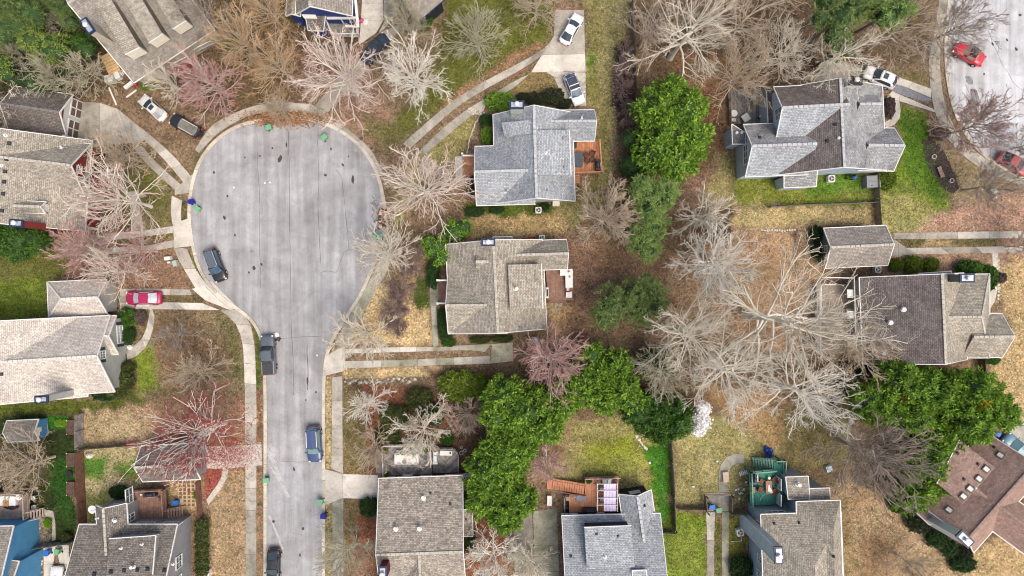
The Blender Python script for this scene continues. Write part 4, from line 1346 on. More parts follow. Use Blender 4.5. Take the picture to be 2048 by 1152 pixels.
# ---- H13 pale blue house, upper right
z = Z(1430, 120, 4.115)
h = House('house', 'pale blue house with dark streaked grey roof and two blue gables', R_BLUEGREY2, S_BLUE, z(900, 550))
h.capm = M_CAP_GREY
h.gable(z(415, 240), z(470, 950), z(1398, 905), z(1388, 228), 4.3, 8.4, side_m=R_DARKSLOPE)
h.gable(z(490, 228), z(1030, 190), z(1040, 620), z(502, 638), 6.3, 8.6, name='wing_roof', base=0, end_trim=(True, False), wins=(('0', 0.2, 6.4, 1.5, 2.0),), roof_m=R_BLUEGREY, side_m=R_DARKSLOPE)
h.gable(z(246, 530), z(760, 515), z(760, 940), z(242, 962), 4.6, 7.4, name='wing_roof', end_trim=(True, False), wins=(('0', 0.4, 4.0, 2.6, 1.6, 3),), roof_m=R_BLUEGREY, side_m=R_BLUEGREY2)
h.shed((*z(250, 600), 4.6), (*z(250, 690), 4.4), (*z(146, 690), 3.9), (*z(140, 530), 4.1), None, 'bay_roof')
h.gable(z(1180, 560), z(1466, 560), z(1478, 915), z(1180, 905), 4.2, 6.6, name='porch_roof', end_trim=(False, True))
h.gable(z(1150, 290), z(1335, 290), z(1335, 475), z(1150, 480), 6.2, 7.4, name='dormer_roof', base=5.0, over=0.2, trim=False)
h.shed((*z(570, 945), 4.0), (*z(840, 912), 4.0), (*z(832, 1040), 3.2), (*z(570, 1050), 3.2), None, 'bay_roof')
h.chimney(*z(1155, 170), 1.5, 0.95, 9.2, 0.0, 0, S_WHITE, M_BLACK, True, M_DARKMETAL)
for a, b in ((368, 640), (922, 665), (990, 530)):
    h.vent(*z(a, b), 'box', 0.34)
for a, b in ((1020, 642), (180, 598), (222, 596)):
    h.vent(*z(a, b), 'pipe', 0.4, M_WHITE)

# ---- H14 small garage
z = Z(1600, 430, 8.864)
h = House('garage', 'small garage with tan-grey gabled roof at the end of the right-hand driveway', R_GREYTAN, S_OLIVE, z(1000, 550), 'garage')
h.capm = M_CAP_TAN
h.gable(z(432, 240), z(1527, 182), z(1545, 893), z(448, 937), 2.8, 4.5, wins=(('0', 0.1, 2.1, 0.9, 1.3),))

# ---- H15 house on the right with a dark west slope
z = Z(1600, 520, 4.571)
h = House('house', 'grey-tan house on the right, half hidden by a huge bare tree', R_TWOTONE, S_TAN, z(1250, 550))
h.capm = M_CAP_TAN
h.gable(z(560, 132), z(560, 950), z(1545, 905), z(1480, 150), 3.6, 7.2, rv=0.62, side_m=R_DARKSLOPE, roof_m=R_TAN)
h.gable(z(1216, 132), z(1728, 130), z(1738, 893), z(1216, 893), 3.5, 6.4, hip1=3.2, name='wing_roof', roof_m=R_TAN, end_trim=(False, True))
h.gable(z(1480, 492), z(1842, 490), z(1852, 888), z(1480, 893), 3.4, 5.6, name='porch_roof', roof_m=R_TAN, end_trim=(False, True))
h.shed((*z(1095, 165), 4.4), (*z(1380, 160), 4.2), (*z(1382, 104), 3.5), (*z(1095, 125), 3.6), None, 'bay_roof', roof_m=R_TAN)
h.chimney(*z(1524, 165), 1.7, 0.95, 8.4, 0, 0, S_OLIVE, M_NAVY)
for a, b in ((945, 452), (826, 572)):
    h.vent(*z(a, b), 'cone', 0.6)
h.vent(*z(770, 858), 'pipe', 0.5, M_WHITE)

# ---- H16 large tan house, bottom centre
z = Z(730, 860, 3.946)
h = House('house', 'large patchy tan roof with a red chimney at the bottom edge', R_TANB, S_DKRED, z(430, 700))
h.capm = M_CAP_TAN
h.gable(z(108, 386), z(758, 358), z(820, 1400), z(150, 1420), 3.8, 7.2, rv=0.5)
h.gable(z(160, 870), z(190, 1500), z(760, 1480), z(745, 870), 4.0, 7.0, name='wing_roof', trim=False)
h.shed((*z(765, 632), 3.4), (*z(770, 838), 3.4), (*z(850, 838), 2.9), (*z(846, 630), 2.9), None, 'lean_to_roof')
h.chimney(*z(140, 1130), 0.9, 1.6, 9.0, 0.0, 0, S_DKRED, M_NAVY)
for a, b in ((462, 538), (245, 782), (430, 780)):
    h.vent(*z(a, b), 'cone', 0.55)
for a, b in ((517, 498), (673, 582), (797, 705)):
    h.vent(*z(a, b), 'box', 0.24)
blk = h.blocks[0]
for t, w in ((-6.5, 1.3), (-4.6, 1.7), (-1.5, 1.5), (2.9, 3.6)):
    h.window(blk, 'a', t + 2.0, 2.6, w, 1.3, glass=M_GLASSL)

# ---- H17 blue-grey house, bottom centre right
z = Z(1080, 920, 4.964)
h = House('house', 'blue-grey shingled house with terracotta deck and lavender pergola at the bottom', R_BLUEGREY, S_NAVY, z(650, 850))
h.capm = M_CAP_GREY
h.gable(z(175, 548), z(1120, 540), z(1290, 1640), z(290, 1680), 3.6, 7.0, rv=0.5)
h.gable(z(785, 326), z(870, 960), z(1200, 940), z(1102, 314), 3.3, 5.0, name='wing_roof', end_trim=(True, False), wins=(('0', 0.1, 2.2, 1.4, 0.9, 2, None, None, M_GLASSL),))
h.shed((*z(440, 672), 6.4), (*z(905, 655), 6.4), (*z(940, 1063), 6.9), (*z(465, 1085), 6.9), 4.2, trim=(0,))
for a, b in ((562, 735), (775, 755), (306, 955), (1034, 452)):
    h.vent(*z(a, b), 'box', 0.28)
h.vent(*z(645, 965), 'pipe', 0.5, M_WHITE)
blk = h.blocks[0]
for t in (-6.1, -5.0, -1.3):
    h.window(blk, 'a', t, 2.5, 1.1, 1.4, glass=M_GLASSL)
h.shed((*z(918, 1100), 6.9), (*z(1055, 1095), 6.9), (*z(1065, 1300), 6.3), (*z(925, 1300), 6.3), 5.0)

# ---- H18 slate-blue two-storey house
z = Z(1420, 890, 4.397)
h = House('house', 'two-storey slate-blue house with tan roof and a tall leaning-looking chimney chase', R_TAN, S_SLATE, z(800, 900))
h.capm = M_CAP_TAN
h.gable(z(448, 610), z(485, 1700), z(1190, 1690), z(1150, 590), 5.9, 9.4, hip0=5.6, hip1=4.5, cap=False)
h.gable(z(757, 500), z(800, 1600), z(1180, 1600), z(1145, 488), 5.95, 8.4, hip0=2.9, name='wing_roof', rv=0.62, cap=False, end_trim=(True, False))
h.shed((*z(668, 284), 4.7), (*z(862, 276), 4.7), (*z(876, 470), 4.9), (*z(690, 476), 4.9), None, 'low_roof', roof_m=R_GREYTAN, wall_m=S_SLATE)
h.shed((*z(868, 386), 4.55), (*z(1050, 380), 4.55), (*z(1054, 474), 4.8), (*z(868, 478), 4.8), None, 'low_roof', roof_m=R_GREYTAN, wall_m=S_SLATE)
h.chimney(*z(602, 968), 0.85, 1.9, 12.2, 0.03, 0, siding('siding_light_blue', (0.46, 0.55, 0.62)), M_NAVY)
cq = W(*z(602, 968), 12.2)
for sx in (-1, 1):
    for sy in (-1, 1):
        h.p('corner_trim', MB().box((cq.x + sx * .43, cq.y + sy * .96, 6.0), (.1, .1, 12.0)), M_WHITE)
for a, b in ((565, 690), (783, 685), (1088, 980)):
    h.vent(*z(a, b), 'box', 0.26)
h.vent(*z(770, 345), 'cone', 0.55)
blk = h.blocks[0]
for t in (-4.2,):
    h.window(blk, '0', t + 1.5, 4.4, 2.6, 1.3, 3)
for t, zz in ((-15.2, 3.6), (-8.8, 3.9), (-7.6, 3.4), (-4.2, 4.0), (-2.0, 3.6)):
    h.window(blk, 'a', t + 2.6, zz, 0.9, 1.4)
for hh, tt in ((2.3, 0.5), (2.3, 2.6)):
    q = W(*z(628, 310 + (hh > 0) * tt * 66), 3.5)
    h.window_at(Vector((q.x - 0.16, q.y, 2.9)), Vector((0, 1, 0)), Vector((-1, 0, 0)), 1.5, 2.0, 1, glass=M_GLASSL)
# ---- H19 brown house, bottom right
z = Z(1780, 840, 3.694)
h = House('house', 'brown-shingled house set at an angle with a row of white skylights', R_BROWN, S_GREY, z(620, 560))
h.capm = M_CAP_BROWN
h.gable(z(230, 598), z(690, 62), z(1090, 455), z(598, 992), 4.2, 8.2, rv=0.5)
h.gable(z(560, 310), z(1210, 800), z(1060, 1030), z(440, 600), 4.15, 7.4, name='wing_roof', end_trim=(False, True), hip0=0.0, cap=True)
h.shed((*z(515, 150), 6.9), (*z(776, 352), 8.0), (*z(537, 622), 8.0), (*z(350, 470), 6.9), 4.6, trim=(3,))
h.shed((*z(225, 628), 4.1), (*z(352, 748), 4.1), (*z(292, 772), 3.5), (*z(190, 676), 3.5), None, 'bay_roof')
h.chimney(*z(552, 878), 2.0, 1.0, 9.4, R(-44), 0, S_WHITE, M_NAVY)
for a, b in ((815, 262), (708, 362), (655, 433), (590, 507), (540, 563), (437, 665)):
    h.vent(*z(a, b), 'sky', 0.72, rz=R(0))
for a, b in ((500, 245), (650, 326), (546, 436), (768, 200)):
    h.vent(*z(a, b), 'box', 0.3)
h.vent(*z(628, 502), 'pipe', 0.35, M_WHITE)

# ---- H1 house top left, turned, long dormers
z = Z(130, 0, 6.4)
h = House('house', 'grey-tan roof turned at an angle with three long cream-faced dormers, top left', R_GREYTAN, S_TAN, z(1000, 300))
h.capm = M_CAP_TAN
h.gable(z(858, 1022), z(1852, 466), z(930, -1290), z(-130, -480), 3.6, 8.2, rv=0.52)
dv = Vector((z(858, 1022)[0] - z(-130, -480)[0], z(858, 1022)[1] - z(-130, -480)[1], 0)).normalized()
for a, b, c, d_ in (((935, 612), (820, 668), (270, 20), (480, 0)), ((1230, 440), (1120, 510), (690, 20), (900, 0)), ((1530, 272), (1425, 338), (1140, 10), (1280, -30))):
    fa, fb = Vector((*z(*a), 0)), Vector((*z(*b), 0))
    up = Vector((z(470, -20)[0] - z(850, 620)[0], z(470, -20)[1] - z(850, 620)[1], 0)).normalized()
    side = (fb - fa)
    fa, fb = fa - side * 0.15, fb + side * 0.42
    A, B = fa + up * 120, fb + up * 120
    h.shed((A.x, A.y, 8.6), (B.x, B.y, 8.6), (fb.x, fb.y, 6.9), (fa.x, fa.y, 6.9), 4.2, wall_m=plain('shaded_cheek_siding', (.17, .155, .13), .85), trim=(2,), roof_m=R_TAN)  # dormer cheeks coloured dark taupe: their shadow is painted into the wall colour
    q0, q1 = W(fa.x, fa.y, 6.9), W(fb.x, fb.y, 6.9)
    nrm = Vector(((q1 - q0).y, -(q1 - q0).x, 0)).normalized()
    if nrm.x < 0:
        nrm = -nrm
    nrm = Vector((dv.x, -dv.y, 0)).normalized()
    mb = MB()
    mb.prism([q0 + nrm * .06 + Vector((0, 0, -.2)), q1 + nrm * .06 + Vector((0, 0, -.2)), q1 + nrm * .06 + Vector((0, 0, -1.9)), q0 + nrm * .06 + Vector((0, 0, -1.9))],
             [q0 - nrm * .3 + Vector((0, 0, -.2)), q1 - nrm * .3 + Vector((0, 0, -.2)), q1 - nrm * .3 + Vector((0, 0, -1.9)), q0 - nrm * .3 + Vector((0, 0, -1.9))])
    h.p('dormer_front', mb, M_CREAM)
h.chimney(*z(292, 335), 0.8, 1.9, 9.6, R(34), 0, S_TAN, M_NAVY)

# ---- H2 garage with red gable
z = Z(0, 165, 7.877)
h = House('garage', 'dark-roofed double garage with a red and white gable and brown doors', R_DARK, S_WHITE, z(560, 470), 'garage')
h.capm = M_CAP_DARK
blk = h.gable(z(235, 72), z(1135, 180), z(1052, 882), z(132, 722), 2.7, 4.7, wall_m=S_WHITE)
pt = blk['pt']
mid = (blk['wa'] + blk['wb']) / 2
u1 = blk['wu1']
mb = MB()
mb.prism([pt(u1 + .03, mid - 1.7, 3.35), pt(u1 + .03, mid + 1.7, 3.35), pt(u1 + .03, mid, 4.55)], [pt(u1, mid - 1.7, 3.35), pt(u1, mid + 1.7, 3.35), pt(u1, mid, 4.55)])
h.p('gable_panel', mb, S_RED)
h.p('gable_vent', MB().prism([pt(u1 + .09, mid - .28, 3.75), pt(u1 + .09, mid + .28, 3.75), pt(u1 + .09, mid + .28, 4.3), pt(u1 + .09, mid - .28, 4.3)],
                             [pt(u1, mid - .28, 3.75), pt(u1, mid + .28, 3.75), pt(u1, mid + .28, 4.3), pt(u1, mid - .28, 4.3)]), M_WHITE)
M_GDOOR = plain('garage_door_brown', (0.13, 0.09, 0.075), 0.6, 0.2)
for k, c in enumerate((mid - 1.45, mid + 1.45)):
    mb = MB()
    for a, b, lo, hi in ((-1.25, 1.25, 2.1, 2.28), (-1.25, 1.25, 1.05, 1.2), (-1.25, -1.12, .1, 2.1), (1.12, 1.25, .1, 2.1), (-.07, .07, .1, 2.1)):
        mb.prism([pt(u1 + .1, c + a, lo), pt(u1 + .1, c + b, lo), pt(u1 + .1, c + b, hi), pt(u1 + .1, c + a, hi)], [pt(u1, c + a, lo), pt(u1, c + b, lo), pt(u1, c + b, hi), pt(u1, c + a, hi)])
    gd = h.p('garage_door', mb, M_WHITE)
    for a, b in ((-1.1, -.08), (.08, 1.1)):
        for lo, hi in ((.1, 1.04), (1.21, 2.09)):
            g = MB().prism([pt(u1 + .05, c + a, lo), pt(u1 + .05, c + b, lo), pt(u1 + .05, c + b, hi), pt(u1 + .05, c + a, hi)], [pt(u1, c + a, lo), pt(u1, c + b, lo), pt(u1, c + b, hi), pt(u1, c + a, hi)])
            part('door_panel', g, M_GDOOR, gd, h.o)

# ---- H3 left grey house with red gables
z = Z(0, 260, 4.8)
h = House('house', 'grey-brown shingled house with red gables and a navy-capped red chimney', R_TAN, S_RED, z(400, 480))
h.capm = M_CAP_TAN
h.gable(z(-700, -40), z(-760, 850), z(808, 962), z(885, 122), 3.6, 8.0, rv=0.46)
h.gable(z(150, 58), z(880, 128), z(800, 640), z(120, 545), 3.9, 7.2, name='wing_roof', end_trim=(False, True), wins=(('1', 0.2, 5.0, 1.0, 0.9),))
h.gable(z(560, 365), z(898, 378), z(862, 640), z(540, 600), 3.3, 5.0, name='porch_roof', end_trim=(False, True), wall_m=S_RED)
h.gable(z(180, 680), z(440, 690), z(425, 800), z(170, 790), 5.9, 6.8, name='dormer_roof', base=4.8, over=0.2, end_trim=(False, True), wins=(('1', 0.0, 5.5, 0.9, 1.0, 1, None, M_WHITE, M_OFFWHITE),))
h.chimney(*z(160, 895), 1.5, 0.8, 9.2, R(-4), 0, S_RED, M_NAVY)
for a, b in ((90, 128), (62, 280), (50, 398), (40, 497), (30, 612), (20, 775)):
    h.vent(*z(a, b), 'box', 0.4)
for a, b in ((52, 52), (590, 172), (10, 340)):
    h.vent(*z(a, b), 'pipe', 0.5, M_WHITE)
q0, q1 = W(*z(862, 640), 2.9), W(*z(815, 935), 2.9)
for k in range(4):
    q = q0.lerp(q1, k / 3)
    h.p('porch_column', MB().beam(q, Vector((q.x, q.y, 0.1)), 0.3, 0.3, 0, (1, 0, 0)), M_WHITE)

# ---- H4 pale house at the left edge
z = Z(0, 540, 3.973)
h = House('house', 'pale beige shingled house with grey-green gables and a brown porch', R_PALE, S_GREYGREEN, z(500, 720))
h.capm = M_CAP_PALE
h.gable(z(375, 90), z(846, 82), z(852, 352), z(388, 385), 2.9, 4.9, hip0=3.2, name='garage_roof', over=0.45)
h.gable(z(-560, 430), z(-540, 1060), z(700, 1005), z(660, 372), 3.6, 7.6, rv=0.52)
h.gable(z(100, 408), z(918, 360), z(862, 968), z(100, 1020), 3.8, 7.0, name='wing_roof', end_trim=(False, True), wins=(('1', 0.0, 5.2, 1.0, 1.1, 3, M_SHUTTER),))
h.gable(z(500, 388), z(920, 360), z(938, 672), z(520, 690), 3.3, 5.2, name='porch_roof', end_trim=(False, True), wins=(('1', 0.0, 2.0, 2.4, 1.3, 2, M_SHUTTER, None, M_GLASSL),))
h.chimney(*z(332, 1026), 1.5, 0.75, 9.0, R(3), 0, S_GREYGREEN, M_NAVY)
h.vent(*z(10, 828), 'box', 0.35)
mb = MB()
q0, q1 = W(*z(862, 690), 2.6), W(*z(870, 930), 2.6)
mb.beam(q0, q1, 0.25, 0.25)
for k in range(3):
    q = q0.lerp(q1, k / 2)
    mb.beam(q, Vector((q.x, q.y, 0.1)), 0.22, 0.22, 0, (1, 0, 0))
h.p('porch_frame', mb, M_WHITE)

# ---- H5 garden shed
z = Z(0, 820, 3.47)
h = House('shed', 'small garden shed with grey roof and a bright blue end wall', R_GREYTAN, S_POOL, z(160, 150), 'shed')
h.capm = M_CAP_TAN
h.gable(z(60, 76), z(272, 66), z(262, 212), z(42, 222), 2.1, 2.9, over=0.2, wins=(('1', 0.0, 1.7, 0.5, 0.5),), cap=False)

# ---- H6 dark garage
z = Z(160, 870, 4.086)
h = House('garage', 'dark grey garage roof under the overhanging red-budded tree', R_DARKGREY, S_GREY, z(720, 230), 'garage')
h.capm = M_CAP_TAN
h.gable(z(497, 85), z(960, 74), z(990, 356), z(516, 385), 2.8, 4.6, over=0.35)

# ---- H7 grey house bottom left
h = House('house', 'dark grey shingled house with grey walls and a brown deck, bottom left', R_DARKGREY, S_GREY, z(450, 1000))
h.capm = M_CAP_TAN
h.gable(z(110, 760), z(885, 702), z(700, 1700), z(-120, 1640), 4.6, 8.0, rv=0.46, wins=(('1', -2.2, 3.4, 1.7, 1.5), ('1', 0.2, 3.4, 1.1, 1.2), ('a', 1.5, 3.4, 2.4, 1.2), ('a', 5.2, 3.4, 2.4, 1.2)))
h.gable(z(132, 575), z(150, 1000), z(410, 990), z(375, 562), 4.6, 6.2, name='wing_roof', end_trim=(True, False), wins=(('0', 0.2, 3.6, 1.4, 0.9), ('b', -4.2, 3.3, 2.0, 1.6), ('b', -1.2, 3.3, 1.0, 1.8)))
h.shed((*z(240, 850), 6.7), (*z(616, 824), 6.7), (*z(590, 1140), 7.9), (*z(215, 1160), 7.9), 5.0, trim=(0, 1))
h.shed((*z(320, 842), 6.6), (*z(655, 806), 6.6), (*z(625, 850), 6.65), (*z(330, 856), 6.65), None, 'dormer_eave', wall=False, trim=False)
for a, b in ((255, 1116), (360, 1106), (470, 1100), (553, 1095), (690, 1104), (118, 1136)):
    h.vent(*z(a, b), 'box', 0.42)
for a, b in ((337, 925), (508, 893), (757, 1056), (150, 678)):
    h.vent(*z(a, b), 'pipe', 0.42, M_OFFWHITE)
for a, b in ((280, 695), (440, 1078)):
    h.vent(*z(a, b), 'cone', 0.45)

# ---- H8 bright blue house, bottom left corner
z = Z(0, 820, 3.47)
h = House('house', 'house with a bright blue wall in the bottom left corner', R_GREYTAN, S_POOL, z(-40, 1000))
h.capm = M_CAP_TAN
h.gable(z(-520, 820), z(152, 800), z(40, 1500), z(-560, 1500), 5.2, 7.6, rv=0.5, cap=False)
h.gable(z(-300, 1000), z(78, 1062), z(150, 1420), z(-300, 1420), 5.0, 6.6, name='wing_roof', cap=False, end_trim=(False, True))

# ---- H9 blue-gabled house at the top
z = Z(560, 0, 6.024)
h = House('house', 'house with a cobalt blue gable and white porch rails at the top edge', R_GREYTAN, S_COBALT, z(500, 40))
h.capm = M_CAP_TAN
h.gable(z(195, 155), z(215, -900), z(905, -900), z(860, 200), 4.6, 7.2, rv=0.36)
h.gable(z(90, 190), z(100, -900), z(300, -900), z(226, 190), 4.2, 4.9, name='side_roof', cap=False, over=0.3)
h.shed((*z(300, 150), 3.3), (*z(545, 190), 3.3), (*z(520, 370), 2.6), (*z(340, 362), 2.6), None, 'bay_roof', wall_m=S_COBALT, roof_m=R_DARKGREY)
q, n_ = h.surf(*z(350, 195))
h.p('skylight', MB().prism([W(*z(255, 170), 3.6), W(*z(425, 172), 3.6), W(*z(450, 225), 3.5), W(*z(290, 222), 3.5)], [W(*z(255, 170), 3.2), W(*z(425, 172), 3.2), W(*z(450, 225), 3.1), W(*z(290, 222), 3.1)]), M_WHITE)
# ---- H10 corner of a roof beside it
h = House('house', 'corner of a grey roof with a navy gutter at the top edge', R_GREYTAN, S_NAVY, z(1500, 20), trim=M_NAVY)
h.capm = M_CAP_TAN
h.gable(z(1665, 248), z(2010, -25), z(1500, -560), z(1180, -280), 4.0, 6.5)
# ------------------------------------------------------------------ bare trees
def grow(seed, height, reach, trunk_h, n_limbs, lean=(0, 0), kids=(7, 5, 3), wob=0.11, thick=1.0, up=0.05, droop=0.0, lo=12, hi=62, levels=4):
    """segments (p0, p1, r0, r1, level) of a leafless tree standing at the origin"""
    rn = random.Random(seed)
    G = rn.gauss
    segs = []
    nseg = (6, 6, 4, 3, 2)
    minr = (0.1, 0.045, 0.034, 0.024, 0.014)

    def norm(x, y, z):
        l = math.sqrt(x * x + y * y + z * z) or 1.0
        return x / l, y / l, z / l

    def branch(x, y, z, dx, dy, dz, L, r, lv):
        ns = nseg[lv]
        st = L / ns
        for i in range(ns):
            w = wob * (1 + 0.25 * lv)
            dx, dy, dz = norm(dx + G(0, w), dy + G(0, w), dz + G(0, w * .8) + up * (1 if lv < 3 else 0.4) - droop * (lv >= 2))
            qx, qy, qz = x + dx * st, y + dy * st, max(0.4, z + dz * st)
            ra = r * (1 - 0.8 * i / ns)
            rb = r * (1 - 0.8 * (i + 1) / ns)
            segs.append((x, y, z, qx, qy, qz, max(ra, minr[lv]), max(rb, minr[lv]), lv))
            if lv < levels and (i > 0 or lv >= 3):
                k = kids[min(lv - 1, len(kids) - 1)]
                c = k / ns * 1.15
                c = int(c) + (rn.random() < c - int(c))
                for _ in range(c):
                    a, b, cc = norm(G(0, 1), G(0, 1), G(0, 0.7))
                    an = rn.uniform(0.38, 0.85)
                    dot = a * dx + b * dy + cc * dz
                    a, b, cc = norm(a - dot * dx, b - dot * dy, cc - dot * dz)
                    ex, ey, ez = dx * math.cos(an) + a * math.sin(an), dy * math.cos(an) + b * math.sin(an), dz * math.cos(an) + cc * math.sin(an)
                    branch(x + (qx - x) * rn.random(), y + (qy - y) * rn.random(), z + (qz - z) * rn.random() * .6, ex, ey, ez,
                           L * rn.uniform(0.36, 0.62) * (1 - 0.45 * i / ns), max(rb, minr[lv]) * 0.62, lv + 1)
            x, y, z = qx, qy, qz

    # trunk
    x = y = z = 0.0
    nt = 7
    rt = (0.018 * height + 0.05) * thick
    tdx, tdy = lean
    pts = [(0, 0, 0)]
    top = height * 0.78
    for i in range(nt):
        x += tdx / nt + G(0, 0.05)
        y += tdy / nt + G(0, 0.05)
        z = top * (i + 1) / nt
        p0 = pts[-1]
        segs.append((*p0, x, y, z, rt * (1 - 0.78 * i / nt) * (1.25 if i == 0 else 1), rt * (1 - 0.78 * (i + 1) / nt), 0))
        pts.append((x, y, z))
    for i in range(n_limbs):
        f = (i + rn.random()) / n_limbs
        zz = trunk_h + (top - trunk_h) * (f ** 0.8)
        j = min(nt - 1, int(zz / top * nt))
        u = zz / top * nt - j
        bx = pts[j][0] + (pts[j + 1][0] - pts[j][0]) * u
        by = pts[j][1] + (pts[j + 1][1] - pts[j][1]) * u
        az = i * 2.4 + G(0, 0.35)
        el = R(lo + (hi - lo) * f + G(0, 7))
        L = reach * (1.05 - 0.30 * f) * rn.uniform(0.78, 1.12) / max(0.5, math.cos(el) ** 0.5)
        branch(bx, by, zz, math.cos(az) * math.cos(el), math.sin(az) * math.cos(el), math.sin(el), L, rt * (0.46 - 0.2 * f), 1)
    return np.array(segs)


def seg_mesh(name, sg, k, smooth=True):
    n = len(sg)
    p0, p1 = sg[:, 0:3], sg[:, 3:6]
    d = p1 - p0
    ln = np.linalg.norm(d, axis=1, keepdims=True) + 1e-9
    d = d / ln
    ref = np.where(np.abs(d[:, 2:3]) > 0.9, np.array([[1.0, 0, 0]]), np.array([[0, 0, 1.0]]))
    u = np.cross(d, ref)
    u /= np.linalg.norm(u, axis=1, keepdims=True) + 1e-9
    v = np.cross(d, u)
    vs_ = np.zeros((n, 2, k, 3))
    for i in range(k):
        a = 2 * math.pi * i / k
        off = u * math.cos(a) + v * math.sin(a)
        vs_[:, 0, i] = p0 - d * 0.01 + off * sg[:, 6:7]
        vs_[:, 1, i] = p1 + d * 0.01 + off * sg[:, 7:8]
    base = (np.arange(n) * 2 * k)[:, None]
    fs_ = []
    for i in range(k):
        j = (i + 1) % k
        fs_.append(np.concatenate([base + i, base + j, base + k + j, base + k + i], axis=1))
    return np_mesh(name, vs_.reshape(-1, 3), np.stack(fs_, 1).reshape(-1, 4), None, smooth)


def twig_mat(name, a, b, sc=0.35):
    t = NT(name)
    c = t.ramp(t.noise(sc, 4), [(0.35, a), (0.65, b)])
    return t.out(c, 0.9, 0, 0.15)


BARKS = {
    'pale': (twig_mat('bark_pale_grey', (0.62, 0.57, 0.46), (0.76, 0.71, 0.60)), twig_mat('twig_pale', (0.52, 0.46, 0.36), (0.66, 0.60, 0.49))),
    'white': (twig_mat('bark_white_grey', (0.72, 0.68, 0.59), (0.82, 0.79, 0.71)), twig_mat('twig_white', (0.64, 0.60, 0.51), (0.76, 0.72, 0.63))),
    'pink': (twig_mat('bark_pinkish', (0.48, 0.39, 0.34), (0.60, 0.50, 0.44)), twig_mat('twig_red_bud', (0.42, 0.20, 0.18), (0.52, 0.33, 0.29))),
    'mixpink': (twig_mat('bark_pale_pink', (0.66, 0.60, 0.51), (0.78, 0.72, 0.63)), twig_mat('twig_pink_tip', (0.50, 0.33, 0.28), (0.66, 0.57, 0.49))),
    'red': (twig_mat('bark_grey_red', (0.56, 0.49, 0.43), (0.68, 0.62, 0.56)), twig_mat('twig_crimson', (0.24, 0.045, 0.05), (0.36, 0.11, 0.10))),
    'olive': (twig_mat('bark_olive', (0.36, 0.34, 0.25), (0.50, 0.47, 0.36)), twig_mat('twig_olive', (0.34, 0.31, 0.21), (0.46, 0.42, 0.30))),
    'tan': (twig_mat('bark_tan', (0.42, 0.35, 0.26), (0.54, 0.46, 0.36)), twig_mat('twig_tan', (0.40, 0.31, 0.21), (0.52, 0.42, 0.30))),
    'orange': (twig_mat('bark_ochre', (0.42, 0.34, 0.24), (0.55, 0.46, 0.34)), twig_mat('twig_ochre', (0.42, 0.27, 0.13), (0.54, 0.38, 0.22))),
    'purple': (twig_mat('bark_purple', (0.26, 0.19, 0.17), (0.38, 0.29, 0.26)), twig_mat('twig_purple', (0.20, 0.13, 0.12), (0.33, 0.24, 0.22))),
    'rusty': (twig_mat('bark_rusty', (0.30, 0.26, 0.22), (0.42, 0.37, 0.32)), twig_mat('twig_rusty', (0.34, 0.17, 0.14), (0.40, 0.30, 0.25))),
    'brown': (twig_mat('bark_brown', (0.30, 0.26, 0.21), (0.42, 0.37, 0.31)), twig_mat('twig_brown', (0.22, 0.17, 0.14), (0.33, 0.27, 0.22))),
}
PROTO = {}


def proto(key, **kw):
    if key not in PROTO:
        sg = grow(**kw)
        t = seg_mesh('trunk', sg[sg[:, 8] == 0], 9)
        b = seg_mesh('branches', sg[(sg[:, 8] >= 1) & (sg[:, 8] <= 2)], 4)
        w = seg_mesh('twigs', sg[sg[:, 8] >= 3], 3)
        PROTO[key] = (t, b, w, kw['reach'], kw['height'])
    return PROTO[key]


# broad = wide street tree, tall = high thin wood tree, spread = low multi-stemmed ornamental, giant = huge yard tree
KINDS = {
    'broad': [dict(seed=s, height=10.5, reach=6.0, trunk_h=2.2, n_limbs=24, kids=(7, 5, 3)) for s in (1, 2, 3)],
    'spread': [dict(seed=s, height=6.0, reach=4.0, trunk_h=0.8, n_limbs=18, kids=(7, 5, 3), lo=15, hi=66) for s in (11, 12, 13)],
    'dense': [dict(seed=s, height=9.0, reach=5.0, trunk_h=1.6, n_limbs=28, kids=(8, 5, 4), wob=0.09) for s in (21, 22)],
    'tall': [dict(seed=s, height=15.0, reach=6.4, trunk_h=4.0, n_limbs=18, kids=(7, 5, 3), wob=0.15) for s in (31, 32)],
    'bush': [dict(seed=s, height=2.6, reach=2.2, trunk_h=0.15, n_limbs=20, kids=(6, 5, 3), lo=10, hi=75, thick=0.8) for s in (41, 42)],
    'giant': [dict(seed=s, height=20.0, reach=9.5, trunk_h=4.0, n_limbs=23, kids=(7, 5, 3), wob=0.12, thick=1.1) for s in (51, 52)],
}
tcount = [0]


def bare_tree(px, py, r, kind, bark, label, hfrac=0.55, rot=None, name=None, cat='tree', group=None, zs=1.0, cut=None):
    """crown centre and radius in photo pixels"""
    i = tcount[0]
    tcount[0] += 1
    var = i % len(KINDS[kind])
    kw = KINDS[kind][var]
    t, b, w, reach, height = proto((kind, var), **kw)
    sc = 1.0
    for _ in range(3):
        hh = height * zs * sc * hfrac
        sc = r * S * (H - hh) / H / reach
    loc = W(px, py, height * sc * zs * hfrac)
    root = thing(name or ('bush' if kind == 'bush' else 'bare_tree'), label, cat, (loc.x, loc.y, -0.02), (i * 1.37) if rot is None else rot, group)
    root.scale = (sc, sc, sc * zs)
    bm_, tm_ = BARKS[bark]
    for nm, me, m in (('trunk', t, bm_), ('branches', b, bm_), ('twigs', w, tm_)):
        o = bpy.data.objects.new(nm, me)
        C.objects.link(o)
        if not me.materials:
            me.materials.append(m)
        o.material_slots[0].link = 'OBJECT'
        o.material_slots[0].material = m
        o.parent = root
    return root


